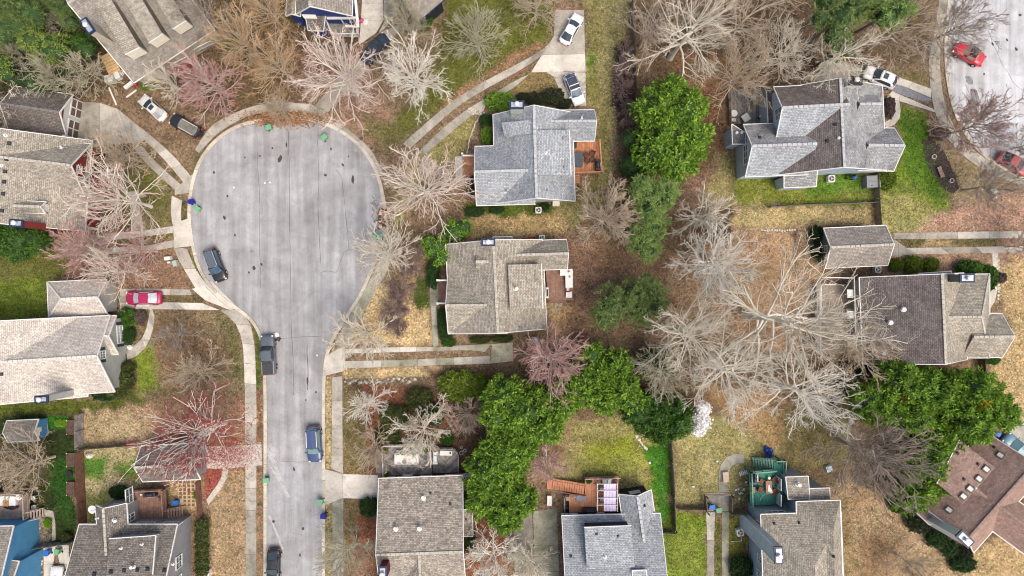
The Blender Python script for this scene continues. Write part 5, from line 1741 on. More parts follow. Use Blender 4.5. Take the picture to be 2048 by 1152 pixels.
BT = [
    (692, 158, 100, 'broad', 'mixpink', 'large pale bare tree with pink twig tips at the top of the turning circle'),
    (828, 160, 80, 'broad', 'white', 'whitish bare tree left of the long curving driveway'),
    (955, 78, 70, 'broad', 'olive', 'olive-grey bare tree on the lawn inside the bend of the long driveway'),
    (1072, 18, 55, 'broad', 'tan', 'bare tree beside the white sedan at the top edge'),
    (850, 378, 98, 'broad', 'mixpink', 'pale bare tree between the turning circle and the blue-grey cottage'),
    (778, 508, 70, 'broad', 'pale', 'pale bare tree arching over the right-hand pavement below the firewood'),
    (728, 668, 66, 'spread', 'pale', 'thin bare tree over the kerb where the two-track driveway meets the street'),
    (1212, 436, 74, 'dense', 'tan', 'tan bare tree right of the blue-grey cottage'),
    (1102, 718, 78, 'dense', 'pink', 'dense pink-twigged bare tree below the tan cottage'),
    (738, 808, 46, 'spread', 'white', 'small white-barked bare tree on the red clay yard'),
    (848, 858, 66, 'spread', 'pale', 'pale bare tree leaning over the grey deck'),
    (938, 828, 42, 'spread', 'brown', 'small brown bare tree among the shrubs above the grey deck'),
    (748, 892, 48, 'spread', 'tan', 'tangled tan bare tree left of the grey deck'),
    (700, 1100, 72, 'broad', 'olive', 'olive bare tree over the pavement at the bottom edge'),
    (985, 1110, 64, 'spread', 'white', 'white-limbed bare tree right of the large tan roof at the bottom'),
    (1062, 1118, 50, 'spread', 'pale', 'bare tree over the mossy driveway at the bottom edge'),
    (405, 868, 104, 'broad', 'red', 'crimson-budded tree spreading over the dark garage and its driveway'),
    (352, 672, 44, 'spread', 'brown', 'small thin bare tree on the lawn before the brown porch'),
    (402, 742, 56, 'spread', 'tan', 'low thin bare tree on the brown lawn beside the left pavement'),
    (252, 402, 92, 'broad', 'mixpink', 'pale bare tree on the lawn of the left grey house with red gables'),
    (290, 500, 52, 'spread', 'pink', 'small pink-twigged tree beside the left two-track driveway'),
    (176, 500, 58, 'dense', 'pink', 'pink-budded tree at the head of the left two-track driveway'),
    (238, 540, 62, 'broad', 'mixpink', 'pink-tipped bare tree above the hipped garage roof of the pale house'),
    (424, 172, 70, 'dense', 'pink', 'pink-budded tree below the red porch of the angled house'),
    (346, 170, 46, 'spread', 'pale', 'whitish bare tree over the driveway of the two parked cars'),
    (252, 312, 62, 'spread', 'tan', 'thin tan bare tree over the upper-left driveway'),
    (338, 26, 30, 'spread', 'pink', 'reddish bare tree brushing the roof of the angled house'),
    (418, 36, 66, 'tall', 'brown', 'brown bare tree right of the angled house at the top edge'),
    (492, 92, 74, 'broad', 'orange', 'ochre bare tree in the thicket above the turning circle'),
    (566, 140, 72, 'broad', 'orange', 'ochre-brown bare tree above the leaf pile on the kerb'),
    (545, 30, 62, 'broad', 'orange', 'ochre bare tree left of the blue-gabled house at the top edge'),
    (816, 48, 54, 'broad', 'olive', 'grey-green bare tree beside the navy-guttered roof corner'),
    (112, 44, 40, 'spread', 'pale', 'pale bare tree left of the angled house roof'),
    (44, 112, 44, 'spread', 'olive', 'olive bare tree at the left edge above the dark garage'),
    (122, 158, 58, 'spread', 'olive', 'low olive bare tree behind the dark garage roof'),
    (176, 146, 54, 'spread', 'olive', 'low tangled bare tree beside the lumber pile'),
    (8, 218, 52, 'broad', 'pale', 'pale bare tree at the left edge beside the dark garage'),
    (1375, 66, 120, 'giant', 'pale', 'big pale bare tree above the bright green evergreen at the top'),
    (1296, 62, 64, 'tall', 'tan', 'tan bare tree beside the fence of the long lawn at the top'),
    (1478, 50, 84, 'tall', 'tan', 'tan bare tree at the top edge between pale tree and pines'),
    (1470, 152, 76, 'broad', 'tan', 'tan bare tree above the grey patio of the pale blue house'),
    (1556, 118, 74, 'broad', 'pale', 'bare tree behind the roof of the pale blue house'),
    (1668, 122, 84, 'tall', 'pale', 'bare tree with long pale limbs left of the white hatchback'),
    (1790, 62, 72, 'tall', 'tan', 'tan bare tree between the pines and the pale road'),
    (1890, 66, 78, 'broad', 'brown', 'grey-brown bare tree leaning over the red car at the kerb'),
    (1938, 252, 70, 'dense', 'rusty', 'reddish bare tree leaning over the pale road'),
    (1966, 372, 60, 'broad', 'brown', 'dark bare tree at the end of the mulch bed'),
    (2052, 290, 44, 'spread', 'brown', 'brown bare tree partly covering the red car at the right edge'),
    (1402, 432, 62, 'spread', 'pale', 'thin pale bare tree left of the orange-tan yard'),
    (1562, 640, 172, 'giant', 'pale', 'huge pale bare tree spreading over the house on the right'),
    (1420, 532, 92, 'broad', 'white', 'white-limbed bare tree at the upper left of the huge bare tree'),
    (1372, 668, 112, 'giant', 'pale', 'big pale bare tree left of the huge one'),
    (1456, 742, 100, 'giant', 'white', 'big whitish bare tree above the white blossom shrub'),
    (1602, 782, 104, 'giant', 'white', 'big whitish bare tree below the huge one'),
    (1724, 902, 100, 'dense', 'brown', 'grey-brown bare tree left of the brown roof'),
    (1092, 924, 46, 'spread', 'pink', 'pinkish bare tree beside the terracotta deck stairs'),
    (56, 932, 76, 'broad', 'tan', 'tan bare tree below the blue garden shed'),
    (1812, 1122, 44, 'spread', 'tan', 'small bare tree on the tan lawn at the bottom right'),
    (2040, 492, 46, 'spread', 'pink', 'pink-twigged tree at the right edge over the two-track driveway'),
    (1320, 740, 74, 'broad', 'olive', 'olive bare tree above the round evergreens beside the huge pale one'),
    (1700, 690, 72, 'broad', 'tan', 'tan bare crown against the dark roof of the right-hand house'),
    (560, 218, 40, 'spread', 'tan', 'small bare tree at the kerb beside the leaf pile'),
]
for row in BT:
    px_, py_, r_, k_, b_, l_ = row
    bare_tree(px_, py_, r_, k_, b_, l_, group='leafless trees')

for px_, py_, r_, l_ in (
        (1250, 108, 22, 'topmost leafless purple-brown bush in the bed along the top fence'), (1246, 142, 24, 'second leafless purple-brown bush from the top in the fence bed'),
        (1246, 178, 24, 'third leafless purple-brown bush from the top in the fence bed'), (1250, 212, 22, 'fourth leafless purple-brown bush in the fence bed'),
        (1254, 246, 20, 'lowest leafless purple-brown bush in the fence bed beside the dark holly'),
        (800, 588, 28, 'upper leafless purple-brown bush on the straw lawn'), (796, 618, 32, 'middle leafless purple-brown bush on the straw lawn'), (796, 648, 28, 'lower leafless purple-brown bush on the straw lawn'),
        (826, 500, 26, 'leafless purple bush behind the lime green tree'), (818, 538, 28, 'leafless purple bush right of the pavement under the pale tree')):
    bare_tree(px_, py_, r_, 'bush', 'purple', l_, group='leafless bushes', cat='bush')

# ------------------------------------------------------------------ evergreens and shrubs
M_LEAF = vcol_mat('leaf', 0.6, 0.25, (2.0, 0.25), 0.3)
M_TRUNK = plain('evergreen_trunk', (0.16, 0.12, 0.09), 0.9, 0.3, 3)
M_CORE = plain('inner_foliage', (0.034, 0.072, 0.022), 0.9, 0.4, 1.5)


def foliage(seed, lobes, n, leaves, ll, lw, c0, c1, spread=0.8, tuft=0.3, inner=0.75, alt=None, altp=0.0, needles=False, upbias=0.35):
    """leaf faces gathered in tufts over a lumpy crown made of ellipsoid lobes"""
    r = np.random.default_rng(seed)
    lobes = np.array(lobes, float)
    area = lobes[:, 3] * lobes[:, 4] + lobes[:, 3] * lobes[:, 5] + lobes[:, 4] * lobes[:, 5]
    which = r.choice(len(lobes), size=n * 2, p=area / area.sum())
    dv_ = r.normal(size=(n * 2, 3))
    dv_ /= np.linalg.norm(dv_, axis=1, keepdims=True)
    low = dv_[:, 2] < -0.25
    dv_[low, 2] *= -1
    L = lobes[which]
    rad = 1.0 - r.random(n * 2) ** 2.2 * 0.30
    lump = 0.90 + 0.2 * np.sin(dv_[:, 0] * 7 + which * 1.7) * np.sin(dv_[:, 1] * 6 + which) + 0.10 * np.sin(dv_[:, 2] * 9 + dv_[:, 0] * 5)
    p = L[:, :3] + dv_ * L[:, 3:6] * (rad * lump)[:, None]
    nr = dv_ / L[:, 3:6]
    nr /= np.linalg.norm(nr, axis=1, keepdims=True)
    keep = np.ones(len(p), bool)
    for i, q in enumerate(lobes):
        ins = (((p - q[:3]) / q[3:6]) ** 2).sum(1) < inner ** 2
        keep &= ~(ins & (which != i))
    keep &= p[:, 2] > 0.05
    ks = 2.6 / max(0.3, tuft / 0.3)
    keep &= np.sin(p[:, 0] * ks + seed) * np.sin(p[:, 1] * ks * 1.1 + 2 * seed) * np.sin(p[:, 2] * ks + p[:, 0]) > -0.42
    p, nr = p[keep][:n], nr[keep][:n]
    n = len(p)
    k = leaves
    tw = r.random((n, 1, 3))
    base = p[:, None, :] + r.normal(size=(n, k, 3)) * tuft * 0.35
    d = nr[:, None, :] * 0.6 + np.array([0, 0, upbias]) + r.normal(size=(n, k, 3)) * spread
    d /= np.linalg.norm(d, axis=2, keepdims=True)
    if needles:
        d[..., 2] = np.abs(d[..., 2]) * 0.8
    s = np.cross(d, r.normal(size=(n, k, 3)) * 0.5 + nr[:, None, :])
    s /= np.linalg.norm(s, axis=2, keepdims=True) + 1e-9
    s = np.cross(d, np.cross(s, d))
    lnn = ll * (0.7 + 0.6 * r.random((n, k, 1)))
    wd = lw * (0.7 + 0.6 * r.random((n, k, 1)))
    a = base
    b = base + d * lnn * 0.45 + s * wd * 0.5
    c = base + d * lnn + np.array([0, 0, -0.12]) * lnn
    e = base + d * lnn * 0.45 - s * wd * 0.5
    vs_ = np.stack([a, b, c, e], 2).reshape(-1, 3)
    fs_ = np.arange(len(vs_)).reshape(-1, 4)
    m = r.random((n, 1, 1)) * 0.75 + r.random((n, k, 1)) * 0.25
    cc = np.array(c0) * (1 - m) + np.array(c1) * m
    if alt is not None:
        f = np.sin(p[:, 0] * 0.9 + seed) * np.sin(p[:, 1] * 0.8 + 2 * seed)
        sel = (f > 1 - 2 * altp)[:, None, None]
        cc = np.where(sel, np.array(alt) * (0.7 + 0.6 * m), cc)
    cc = np.repeat(cc.reshape(n * k, 1, 3), 4, axis=1).reshape(-1, 3)
    return np_mesh('crown', vs_, fs_, cc)


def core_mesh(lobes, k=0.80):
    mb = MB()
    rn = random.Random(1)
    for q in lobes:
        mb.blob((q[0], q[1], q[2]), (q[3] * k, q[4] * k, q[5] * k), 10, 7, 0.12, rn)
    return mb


LEAFC = {   # leaf colours (dark, light)
    'bright': ((0.055, 0.140, 0.018), (0.320, 0.500, 0.060)),
    'mid': ((0.028, 0.085, 0.014), (0.115, 0.235, 0.034)),
    'dark': ((0.022, 0.056, 0.018), (0.075, 0.145, 0.042)),
    'lime': ((0.110, 0.240, 0.015), (0.260, 0.480, 0.030)),
    'pine': ((0.11, 0.19, 0.045), (0.30, 0.43, 0.12)),
    'pinedull': ((0.085, 0.135, 0.036), (0.21, 0.29, 0.085)),
    'olive': ((0.055, 0.075, 0.020), (0.145, 0.165, 0.050)),
    'yellowgreen': ((0.085, 0.140, 0.014), (0.230, 0.310, 0.036)),
    'blackgreen': ((0.030, 0.038, 0.020), (0.080, 0.092, 0.048)),
    'brownish': ((0.11, 0.075, 0.066), (0.28, 0.21, 0.18)),
    'blossom': ((0.86, 0.84, 0.83), (0.95, 0.94, 0.93)),
    'feather': ((0.15, 0.22, 0.035), (0.34, 0.43, 0.10)),
}


def evergreen(px, py, lobes_px, hh, colour, label, dens=1.0, leaf=(0.50, 0.19), leaves=14, name='evergreen_tree', cat='tree', group=None,
              trunk=True, alt=None, altp=0.0, needles=False, tuft=0.42, seed=None, spread=0.62, core=None):
    """lobes: (dx, dy, r) in photo pixels round the centre; hh crown top height"""
    seed = seed if seed is not None else int(px * 3 + py)
    hm = hh * 0.55
    c = W(px, py, hm)
    k = S * (H - hm) / H
    lobes = []
    rn = random.Random(seed)
    for dx, dy, r in lobes_px:
        rr = r * k
        top = hh * rn.uniform(0.9, 1.0)
        rz = min(rr * 1.15, top * 0.5)
        lobes.append((dx * k, -dy * k, top - rz, rr * 1.0, rr * rn.uniform(.92, 1.05), rz))
    area = sum(q[3] * q[4] for q in lobes) * 4.2
    n = int(area / (tuft * tuft * 1.05) * dens)
    root = thing(name, label, cat, (c.x, c.y, 0), 0, group)
    c0, c1 = LEAFC[colour]
    me = foliage(seed, lobes, n, leaves, leaf[0], leaf[1], c0, c1, spread, tuft, alt=alt, altp=altp, needles=needles)
    link('crown', me, M_LEAF, root)
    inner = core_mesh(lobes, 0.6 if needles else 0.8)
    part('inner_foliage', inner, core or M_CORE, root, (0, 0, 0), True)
    if trunk:
        mb = MB()
        for q in lobes[:3]:
            mb.tube((q[0] * .5, q[1] * .5, 0), (q[0], q[1], q[2]), 0.28, 0.12, 8)
        part('trunk', mb, M_TRUNK, root)
    return root


EG = [
    # px, py, lobes, height, colour, label
    (1335, 262, [(0, 0, 62), (-28, -38, 42), (30, -40, 44), (34, 22, 52), (-22, 42, 46), (10, 62, 42), (-2, -70, 30)], 9.0, 'bright', 'big bright green evergreen between the two blue-grey roofs', {}),
    (1264, 330, [(0, 0, 28), (-4, -48, 22), (12, 28, 20)], 5.0, 'dark', 'dark green holly on the left flank of the big bright evergreen', dict(leaf=(.3, .13))),
    (1302, 398, [(0, 0, 40), (-22, -14, 26), (22, -8, 26), (-6, 24, 30)], 9.5, 'pine', 'light green pine with ring-like needle tufts below the big evergreen', dict(needles=True, leaf=(.5, .10), leaves=20, spread=1.0, tuft=.5)),
    (1292, 470, [(0, 0, 36), (8, -22, 30), (-18, 16, 26), (-2, 34, 24)], 7.5, 'pine', 'green pine just below the light one', dict(needles=True, leaf=(.5, .10), leaves=20, spread=1.0, tuft=.5)),
    (1258, 596, [(0, 0, 40), (36, -14, 36), (-36, 10, 38), (-50, 36, 28), (20, 26, 34), (50, 14, 22)], 8.5, 'pinedull', 'dull green pine between the tan cottage and the huge bare tree', dict(needles=True, leaf=(.5, .10), leaves=18, spread=1.0, tuft=.5)),
    (1200, 752, [(-58, 26, 34), (60, 44, 26), (0, 0, 48), (30, -22, 34), (-34, 10, 40), (10, 34, 44), (44, 18, 30), (-18, -44, 24)], 7.5, 'bright', 'bright green evergreen right of the dense pink-twigged tree', {}),
    (1048, 822, [(72, -22, 34), (0, 0, 58), (-40, -30, 42), (40, -10, 48), (-8, 40, 48), (46, 32, 34), (-54, 4, 34)], 8.0, 'bright', 'bright green evergreen at the bend of the evergreen row', {}),
    (1008, 908, [(0, 0, 54), (-28, 24, 44), (26, -12, 42)], 8.0, 'bright', 'bright green evergreen right of the grey deck', {}),
    (1002, 988, [(0, 0, 56), (-26, -22, 40), (30, 10, 44), (8, 34, 40), (-34, 6, 34)], 7.5, 'bright', 'bright green evergreen at the lower end of the row', {}),
    (1312, 828, [(0, 0, 44), (34, -6, 32), (-32, -8, 36), (8, 26, 36), (42, 18, 26)], 6.0, 'mid', 'dark-and-light green evergreen left of the white blossom shrub', {}),
    (1798, 788, [(-78, 8, 32), (0, 0, 58), (-46, 16, 46), (36, -10, 48), (-10, -34, 38), (14, 36, 42)], 8.5, 'bright', 'broad bright green evergreen below the right-hand house', dict(alt=(0.22, 0.24, .02), altp=0.05)),
    (1916, 806, [(0, 0, 62), (48, 10, 46), (-44, -18, 46), (18, -28, 46), (10, 36, 44), (66, 22, 28)], 9.0, 'bright', 'broad evergreen with a yellow patch above the brown roof', dict(alt=(0.34, 0.30, .02), altp=0.08)),
    (1858, 896, [(0, 0, 48), (20, -24, 36), (-10, 28, 40)], 8.0, 'bright', 'bright evergreen at the upper left corner of the brown roof', {}),
    (1838, 962, [(0, 0, 44), (22, -12, 34), (-20, 24, 34), (-36, 34, 26)], 7.0, 'bright', 'bright evergreen hiding the left corner of the brown roof', {}),
    (892, 486, [(18, -22, 28), (-20, 10, 28), (-10, 28, 20), (36, -30, 18), (-34, -2, 16)], 5.0, 'lime', 'vivid lime green tree at the corner of the tan cottage', dict(leaf=(.3, .14), leaves=9, dens=.75)),
    (112, 104, [(0, 0, 36), (-26, -10, 24), (22, 10, 20)], 9.0, 'feather', 'feathery lime-green conifer in the top left wood', dict(leaf=(.4, .09))),
    (166, 92, [(0, 0, 28), (14, 12, 20)], 6.0, 'mid', 'green conifer beside the tan chimney of the angled house', dict(leaf=(.4, .1))),
    (18, 134, [(0, 0, 24), (12, 20, 16)], 7.0, 'feather', 'small feathery conifer at the left edge of the wood', dict(leaf=(.4, .09))),
    (30, 24, [(0, 0, 36), (40, 0, 26), (-20, 20, 26), (60, 36, 24)], 8.0, 'pinedull', 'dark green conifer in the top left corner', dict(needles=True, leaf=(.5, .07))),
    (150, 30, [(0, 0, 26), (-20, -20, 26), (12, 26, 18)], 8.0, 'pinedull', 'dark green conifer touching the roof of the angled house', dict(needles=True, leaf=(.5, .07))),
    (70, 165, [(0, 0, 30), (34, 8, 24), (-34, -6, 22)], 4.0, 'dark', 'low dark evergreen behind the dark garage', dict(leaf=(.35, .14))),
    (42, 480, [(0, 0, 38), (34, 4, 26), (-30, -14, 30), (-10, 18, 26), (-40, 10, 24)], 4.5, 'mid', 'broad dark green bush below the left grey house', dict(leaf=(.34, .16))),
    (62, 62, [(0, 0, 34), (28, -18, 24), (-26, 14, 24), (-10, -26, 22)], 9.0, 'pinedull', 'yellow-green conifer in the middle of the top left wood', dict(leaf=(.4, .09))),
    (96, 12, [(0, 0, 24), (-18, 10, 18)], 7.0, 'olive', 'olive evergreen at the top edge of the top left wood', dict(leaf=(.4, .1))),
    (12, 78, [(0, 0, 24), (8, -20, 18)], 6.0, 'olive', 'olive evergreen at the left edge of the top left wood', dict(leaf=(.4, .1))),
    (148, 134, [(0, 0, 22), (-18, 8, 16)], 4.0, 'olive', 'low olive evergreen beside the dark green wheelie bin', dict(leaf=(.35, .12))),
    (1650, 60, [(0, 0, 40), (-30, -30, 32), (30, -26, 38), (-14, 36, 30), (-40, 6, 24)], 15.0, 'pinedull', 'left green pine in the wood at the top right', dict(needles=True, leaf=(.5, .10), leaves=18, spread=1.0, tuft=.5, dens=.55)),
    (1722, 30, [(0, 0, 44), (34, 16, 32), (-26, -8, 34), (10, 34, 28)], 15.0, 'pine', 'right green pine at the top edge', dict(needles=True, leaf=(.5, .10), leaves=18, spread=1.0, tuft=.5, dens=.7, alt=(.16, .2, .03), altp=.1)),
    (1666, 108, [(0, 0, 26), (-14, 10, 18)], 8.0, 'pinedull', 'small pine below the pair at the top right', dict(needles=True, leaf=(.5, .10), leaves=18, spread=1.0, tuft=.5)),
    (1398, 836, [(0, 0, 17), (4, -20, 15), (-4, 18, 16), (8, 8, 12)], 4.6, 'blossom', 'white blossoming shrub right of the round evergreens', dict(leaf=(.3, .24), leaves=7, tuft=.3, dens=1.1, spread=.9, core=M_WHITE, name='flowering_shrub', cat='shrub')),
    (1308, 722, [(0, 0, 34), (22, 14, 26), (-18, 16, 24)], 4.5, 'olive', 'olive-green bush under the pale branches above the round evergreens', dict(leaf=(.35, .14))),
]
for px_, py_, lobes, hh, colr, lab, kw in EG:
    evergreen(px_, py_, lobes, hh, colr, lab, group='evergreen trees', **kw)

# clipped and round shrubs: leaf crowns shared between alike plants
SH = {}


def shrub(px, py, rx, ry, hh, colour, label, rz=0.0, name='shrub', group='garden shrubs', leaf=(0.2, 0.1)):
    if colour not in SH:
        v = []
        c0, c1 = LEAFC[colour]
        for s in (1, 2):
            lob = [(0, 0, .45, .96, .96, .55), (.3, .25, .5, .6, .62, .48), (-.32, .2, .48, .58, .6, .48), (.05, -.38, .5, .6, .55, .46)]
            me = foliage(s * 17 + len(colour), lob, 620, 9, 0.17, 0.085, c0, c1, 0.8, 0.10, inner=.7)
            cm = core_mesh(lob, .86).mesh('inner_foliage', (0, 0, 0), True)
            v.append((me, cm))
        SH[colour] = v
    me, cm = SH[colour][int(px + py) % 2]
    c = W(px, py, hh * 0.5)
    root = thing(name, label, 'shrub', (c.x, c.y, 0), rz, group)
    k = S
    root.scale = (rx * k, ry * k, hh)
    link('foliage', me, M_LEAF, root)
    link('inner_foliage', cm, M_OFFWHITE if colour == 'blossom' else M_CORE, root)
    return root


SHR = [
    (1770, 362, 21, 20, 1.5, 'yellowgreen', 'round glossy green bush beside the grey storage box'),
    (1792, 530, 14, 14, 1.1, 'yellowgreen', 'leftmost of three round green bushes below the small garage'),
    (1826, 529, 18, 18, 1.3, 'yellowgreen', 'middle and largest of three round bushes below the small garage'),
    (1862, 530, 15, 15, 1.1, 'yellowgreen', 'rightmost of three round green bushes below the small garage'),
    (1938, 538, 26, 18, 1.6, 'mid', 'oval dark green bush above the navy chimney cap on the right'),
    (1976, 556, 17, 26, 1.5, 'mid', 'dark green bush beside the stone-edged path on the far right'),
    (1633, 468, 13, 17, 1.6, 'dark', 'upper dark bush at the back wall of the small garage'),
    (1634, 502, 12, 14, 1.6, 'dark', 'lower dark bush at the back wall of the small garage'),
    (1000, 204, 30, 20, 1.5, 'bright', 'bright green bush behind the chimney of the blue-grey cottage'),
    (974, 272, 13, 20, 1.4, 'bright', 'small bright bush at the left wall of the blue-grey cottage'),
    (972, 242, 14, 14, 1.2, 'dark', 'dark bush in the mulch bed beside the blue-grey cottage'),
    (1106, 194, 22, 18, 1.5, 'blackgreen', 'largest blackish bush beside the white car with black roof'),
    (1072, 200, 18, 16, 1.4, 'blackgreen', 'blackish bush in the middle behind the blue-grey cottage'),
    (1046, 196, 13, 11, 1.2, 'blackgreen', 'small blackish bush right of the chimney of the blue-grey cottage'),
    (1128, 208, 14, 11, 1.2, 'blackgreen', 'low blackish bush at the end of the parking pad'),
    (238, 984, 18, 14, 1.6, 'dark', 'round dark green bush beside the brown deck at the lower left'),
    (214, 333, 26, 20, 1.7, 'dark', 'dark green bush beside the red porch of the left grey house'),
    (236, 768, 32, 30, 2.0, 'olive', 'big dark olive bush at the porch corner of the pale house'),
    (212, 790, 28, 12, 1.4, 'dark', 'low dark bush along the wall of the pale house'),
    (252, 738, 18, 16, 1.5, 'olive', 'small olive bush below the brown porch of the pale house'),
    (254, 636, 17, 22, 1.6, 'mid', 'tall green bush before the white-framed window of the pale house'),
    (256, 672, 16, 18, 1.5, 'dark', 'dark green bush below the tall one at the pale house'),
    (282, 636, 12, 16, 1.2, 'brownish', 'brown bush beside the curved path of the pale house'),
    (277, 646, 8, 6, 0.6, 'lime', 'tiny lime plant beside the curved path of the pale house'),
    (884, 640, 10, 26, 1.3, 'dark', 'narrow dark hedge at the front wall of the tan cottage'),
    (892, 668, 15, 14, 1.2, 'dark', 'dark bush at the lower front corner of the tan cottage'),
    (898, 686, 15, 8, 0.9, 'mid', 'small green bush beside the two-track driveway and path'),
    (960, 680, 22, 8, 1.0, 'olive', 'left part of the low hedge along the tan cottage'),
    (1004, 678, 22, 8, 1.0, 'olive', 'right part of the low hedge along the tan cottage'),
    (866, 548, 14, 30, 1.6, 'dark', 'dark bush left of the tan cottage below the lime tree'),
    (950, 424, 20, 10, 1.0, 'dark', 'low dark bush under the lower left corner of the blue-grey cottage'),
    (994, 420, 16, 8, 0.9, 'dark', 'low dark bush below the middle of the blue-grey cottage'),
    (946, 372, 12, 20, 1.3, 'dark', 'dark bush left of the blue-grey cottage by its front steps'),
    (1090, 414, 9, 9, 1.0, 'dark', 'small dark green bush between the air conditioner and pale box'),
    (738, 1014, 20, 20, 1.6, 'dark', 'dark green bush at the left wall of the large tan house'),
    (936, 1084, 17, 20, 1.5, 'olive', 'olive bush at the right wall of the large tan house'),
    (932, 1012, 12, 24, 1.4, 'dark', 'dark bush between the large tan house and the evergreen row'),
    (1482, 1136, 22, 24, 1.8, 'dark', 'dark green bush left of the slate-blue house at the bottom'),
    (1800, 1012, 22, 14, 1.5, 'blackgreen', 'first of the row of clipped dark bushes by the brown house, topmost'),
    (1838, 1042, 26, 24, 1.6, 'blackgreen', 'second clipped dark bush from the top by the brown house'),
    (1872, 1076, 20, 20, 1.4, 'dark', 'third clipped green bush from the top by the brown house'),
    (1897, 1096, 16, 18, 1.3, 'dark', 'fourth clipped green bush by the brown house'),
    (1926, 1106, 17, 14, 1.3, 'blackgreen', 'fifth clipped bush under the lower corner of the brown house'),
    (1924, 1128, 26, 16, 1.4, 'dark', 'sixth and lowest clipped bush by the brown house'),
    (916, 772, 40, 32, 2.2, 'yellowgreen', 'large yellow-green bush above the small brown bare tree'),
    (960, 775, 22, 28, 2.0, 'yellowgreen', 'yellow-green bush touching the evergreen row'),
    (838, 800, 28, 26, 2.0, 'olive', 'olive bush left of the large yellow-green one'),
    (788, 836, 30, 28, 1.8, 'olive', 'olive bush beside the red clay yard'),
    (866, 828, 24, 22, 1.8, 'dark', 'dark bush in the middle of the garden above the grey deck'),
    (772, 876, 28, 18, 1.4, 'olive', 'low olive bush just above the left end of the grey deck'),
    (895, 878, 14, 12, 1.4, 'mid', 'green bush above the middle of the grey deck'),
    (466, 88, 16, 13, 1.2, 'yellowgreen', 'yellow-green bush right of the porch of the angled house'),
    (300, 172, 20, 10, 1.0, 'yellowgreen', 'low yellow-green plants beside the toys of the angled house'),
    (394, 990, 6, 9, 0.7, 'lime', 'lime plant beside the stepping-stone terrace'),
    (96, 1046, 7, 10, 0.7, 'lime', 'spiky lime plant inside the curved path at the lower left'),
    (133, 1076, 12, 10, 0.9, 'olive', 'olive bush against the fence above the wheelie bins'),
    (122, 846, 14, 8, 0.4, 'lime', 'bright green plant patch beside the blue garden shed'),
    (846, 44, 20, 16, 1.5, 'mid', 'green bush right of the grey-green tree at the top'),
    (1710, 738, 26, 14, 1.4, 'dark', 'dark bush in the shade left of the broad evergreen'),
    (2008, 662, 8, 10, 0.8, 'brownish', 'small brown bush beside the end of the right-hand house'),
    (2000, 556, 12, 11, 1.0, 'brownish', 'round rust-brown bush by the porch of the right-hand house'),
    (1985, 722, 16, 8, 0.7, 'mid', 'low green plants below the porch roof on the far right'),
    (1780, 216, 9, 22, 1.0, 'brownish', 'dark brown bush between the pale blue house and the curved path'),
    (1878, 268, 20, 14, 1.0, 'brownish', 'brown bush at the top of the mulch bed'),
]
for px_, py_, rx_, ry_, hh, cc_, lab in SHR:
    shrub(px_, py_, rx_, ry_, hh, cc_, lab)

# square-clipped hedge beside the grey house, bottom left
lob = []
q0, q1 = W(406, 1046, .7), W(404, 1140, .7)
root = thing('hedge', 'long clipped green hedge along the grey wall at the bottom left', 'hedge', ((q0.x + q1.x) / 2, (q0.y + q1.y) / 2, 0))
for i in range(7):
    lob.append((0.0 + 0.05 * (i % 2), (q0.y - q1.y) * (i / 6 - .5), .75, 1.0, .75, .75))
link('foliage', foliage(77, lob, 1500, 9, .2, .1, *LEAFC['olive'], .8, .12, inner=.6), M_LEAF, root)
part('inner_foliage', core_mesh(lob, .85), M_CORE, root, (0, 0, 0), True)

# ------------------------------------------------------------------ grass tufts, fallen leaves and twigs on the ground
r = np.random.default_rng(9)
N = 95000
ax = r.uniform(-40, 2090, N)
ay = r.uniform(-40, 1190, N)
road_px = [((p.x / S) + 1024, 576 - p.y / S) for p in road_pts]
keep = (sdist(ax, ay, road_px) < -8) & ~((ax > 1900) & (ay < 330))
ax, ay = ax[keep], ay[keep]
gc = ground_colour(ax, ay)
grn = gc[:, 1] > gc[:, 0] * 0.92
base = np.stack([(ax - 1024) * S, (576 - ay) * S, np.zeros(len(ax))], 1)


def scatter(sel, k, lo_, hi_, w, zup, gain, seed):
    rr = np.random.default_rng(seed)
    b = np.repeat(base[sel], k, axis=0) + rr.normal(size=(sel.sum() * k, 3)) * np.array([.12, .12, 0])
    n_ = len(b)
    az = rr.uniform(0, 6.283, n_)
    ln = rr.uniform(lo_, hi_, n_)
    dx, dy = np.cos(az), np.sin(az)
    zz = rr.uniform(zup[0], zup[1], n_)
    wd = w * rr.uniform(.6, 1.4, n_)
    p0 = b + np.stack([-dy * wd, dx * wd, np.full(n_, .004)], 1)
    p1 = b + np.stack([dy * wd, -dx * wd, np.full(n_, .004)], 1)
    p2 = b + np.stack([dx * ln, dy * ln, zz], 1)
    vs_ = np.stack([p0, p1, p2], 1).reshape(-1, 3)
    c_ = np.repeat(gc[sel], k, axis=0) * rr.uniform(gain[0], gain[1], (n_, 1)) * (1 + rr.normal(size=(n_, 3)) * .06)
    return vs_, np.arange(len(vs_)).reshape(-1, 3), np.repeat(np.clip(c_, 0, 1), 3, axis=0)


M_TUFT = vcol_mat('grass_blade', 0.9, 0.2, (1.0, 0.1), 0.1)
link('grass', np_mesh('grass', *scatter(grn, 3, .16, .34, .07, (.05, .14), (.45, 1.8), 21)), M_TUFT, label='short patchy lawn grass of the yards', cat='grass', kind='stuff')
link('leaf_litter', np_mesh('leaf_litter', *scatter(~grn, 2, .14, .32, .08, (.01, .07), (.3, 2.1), 22)), M_TUFT, label='fallen leaves and dry straw lying on the ground', cat='leaf litter', kind='stuff')
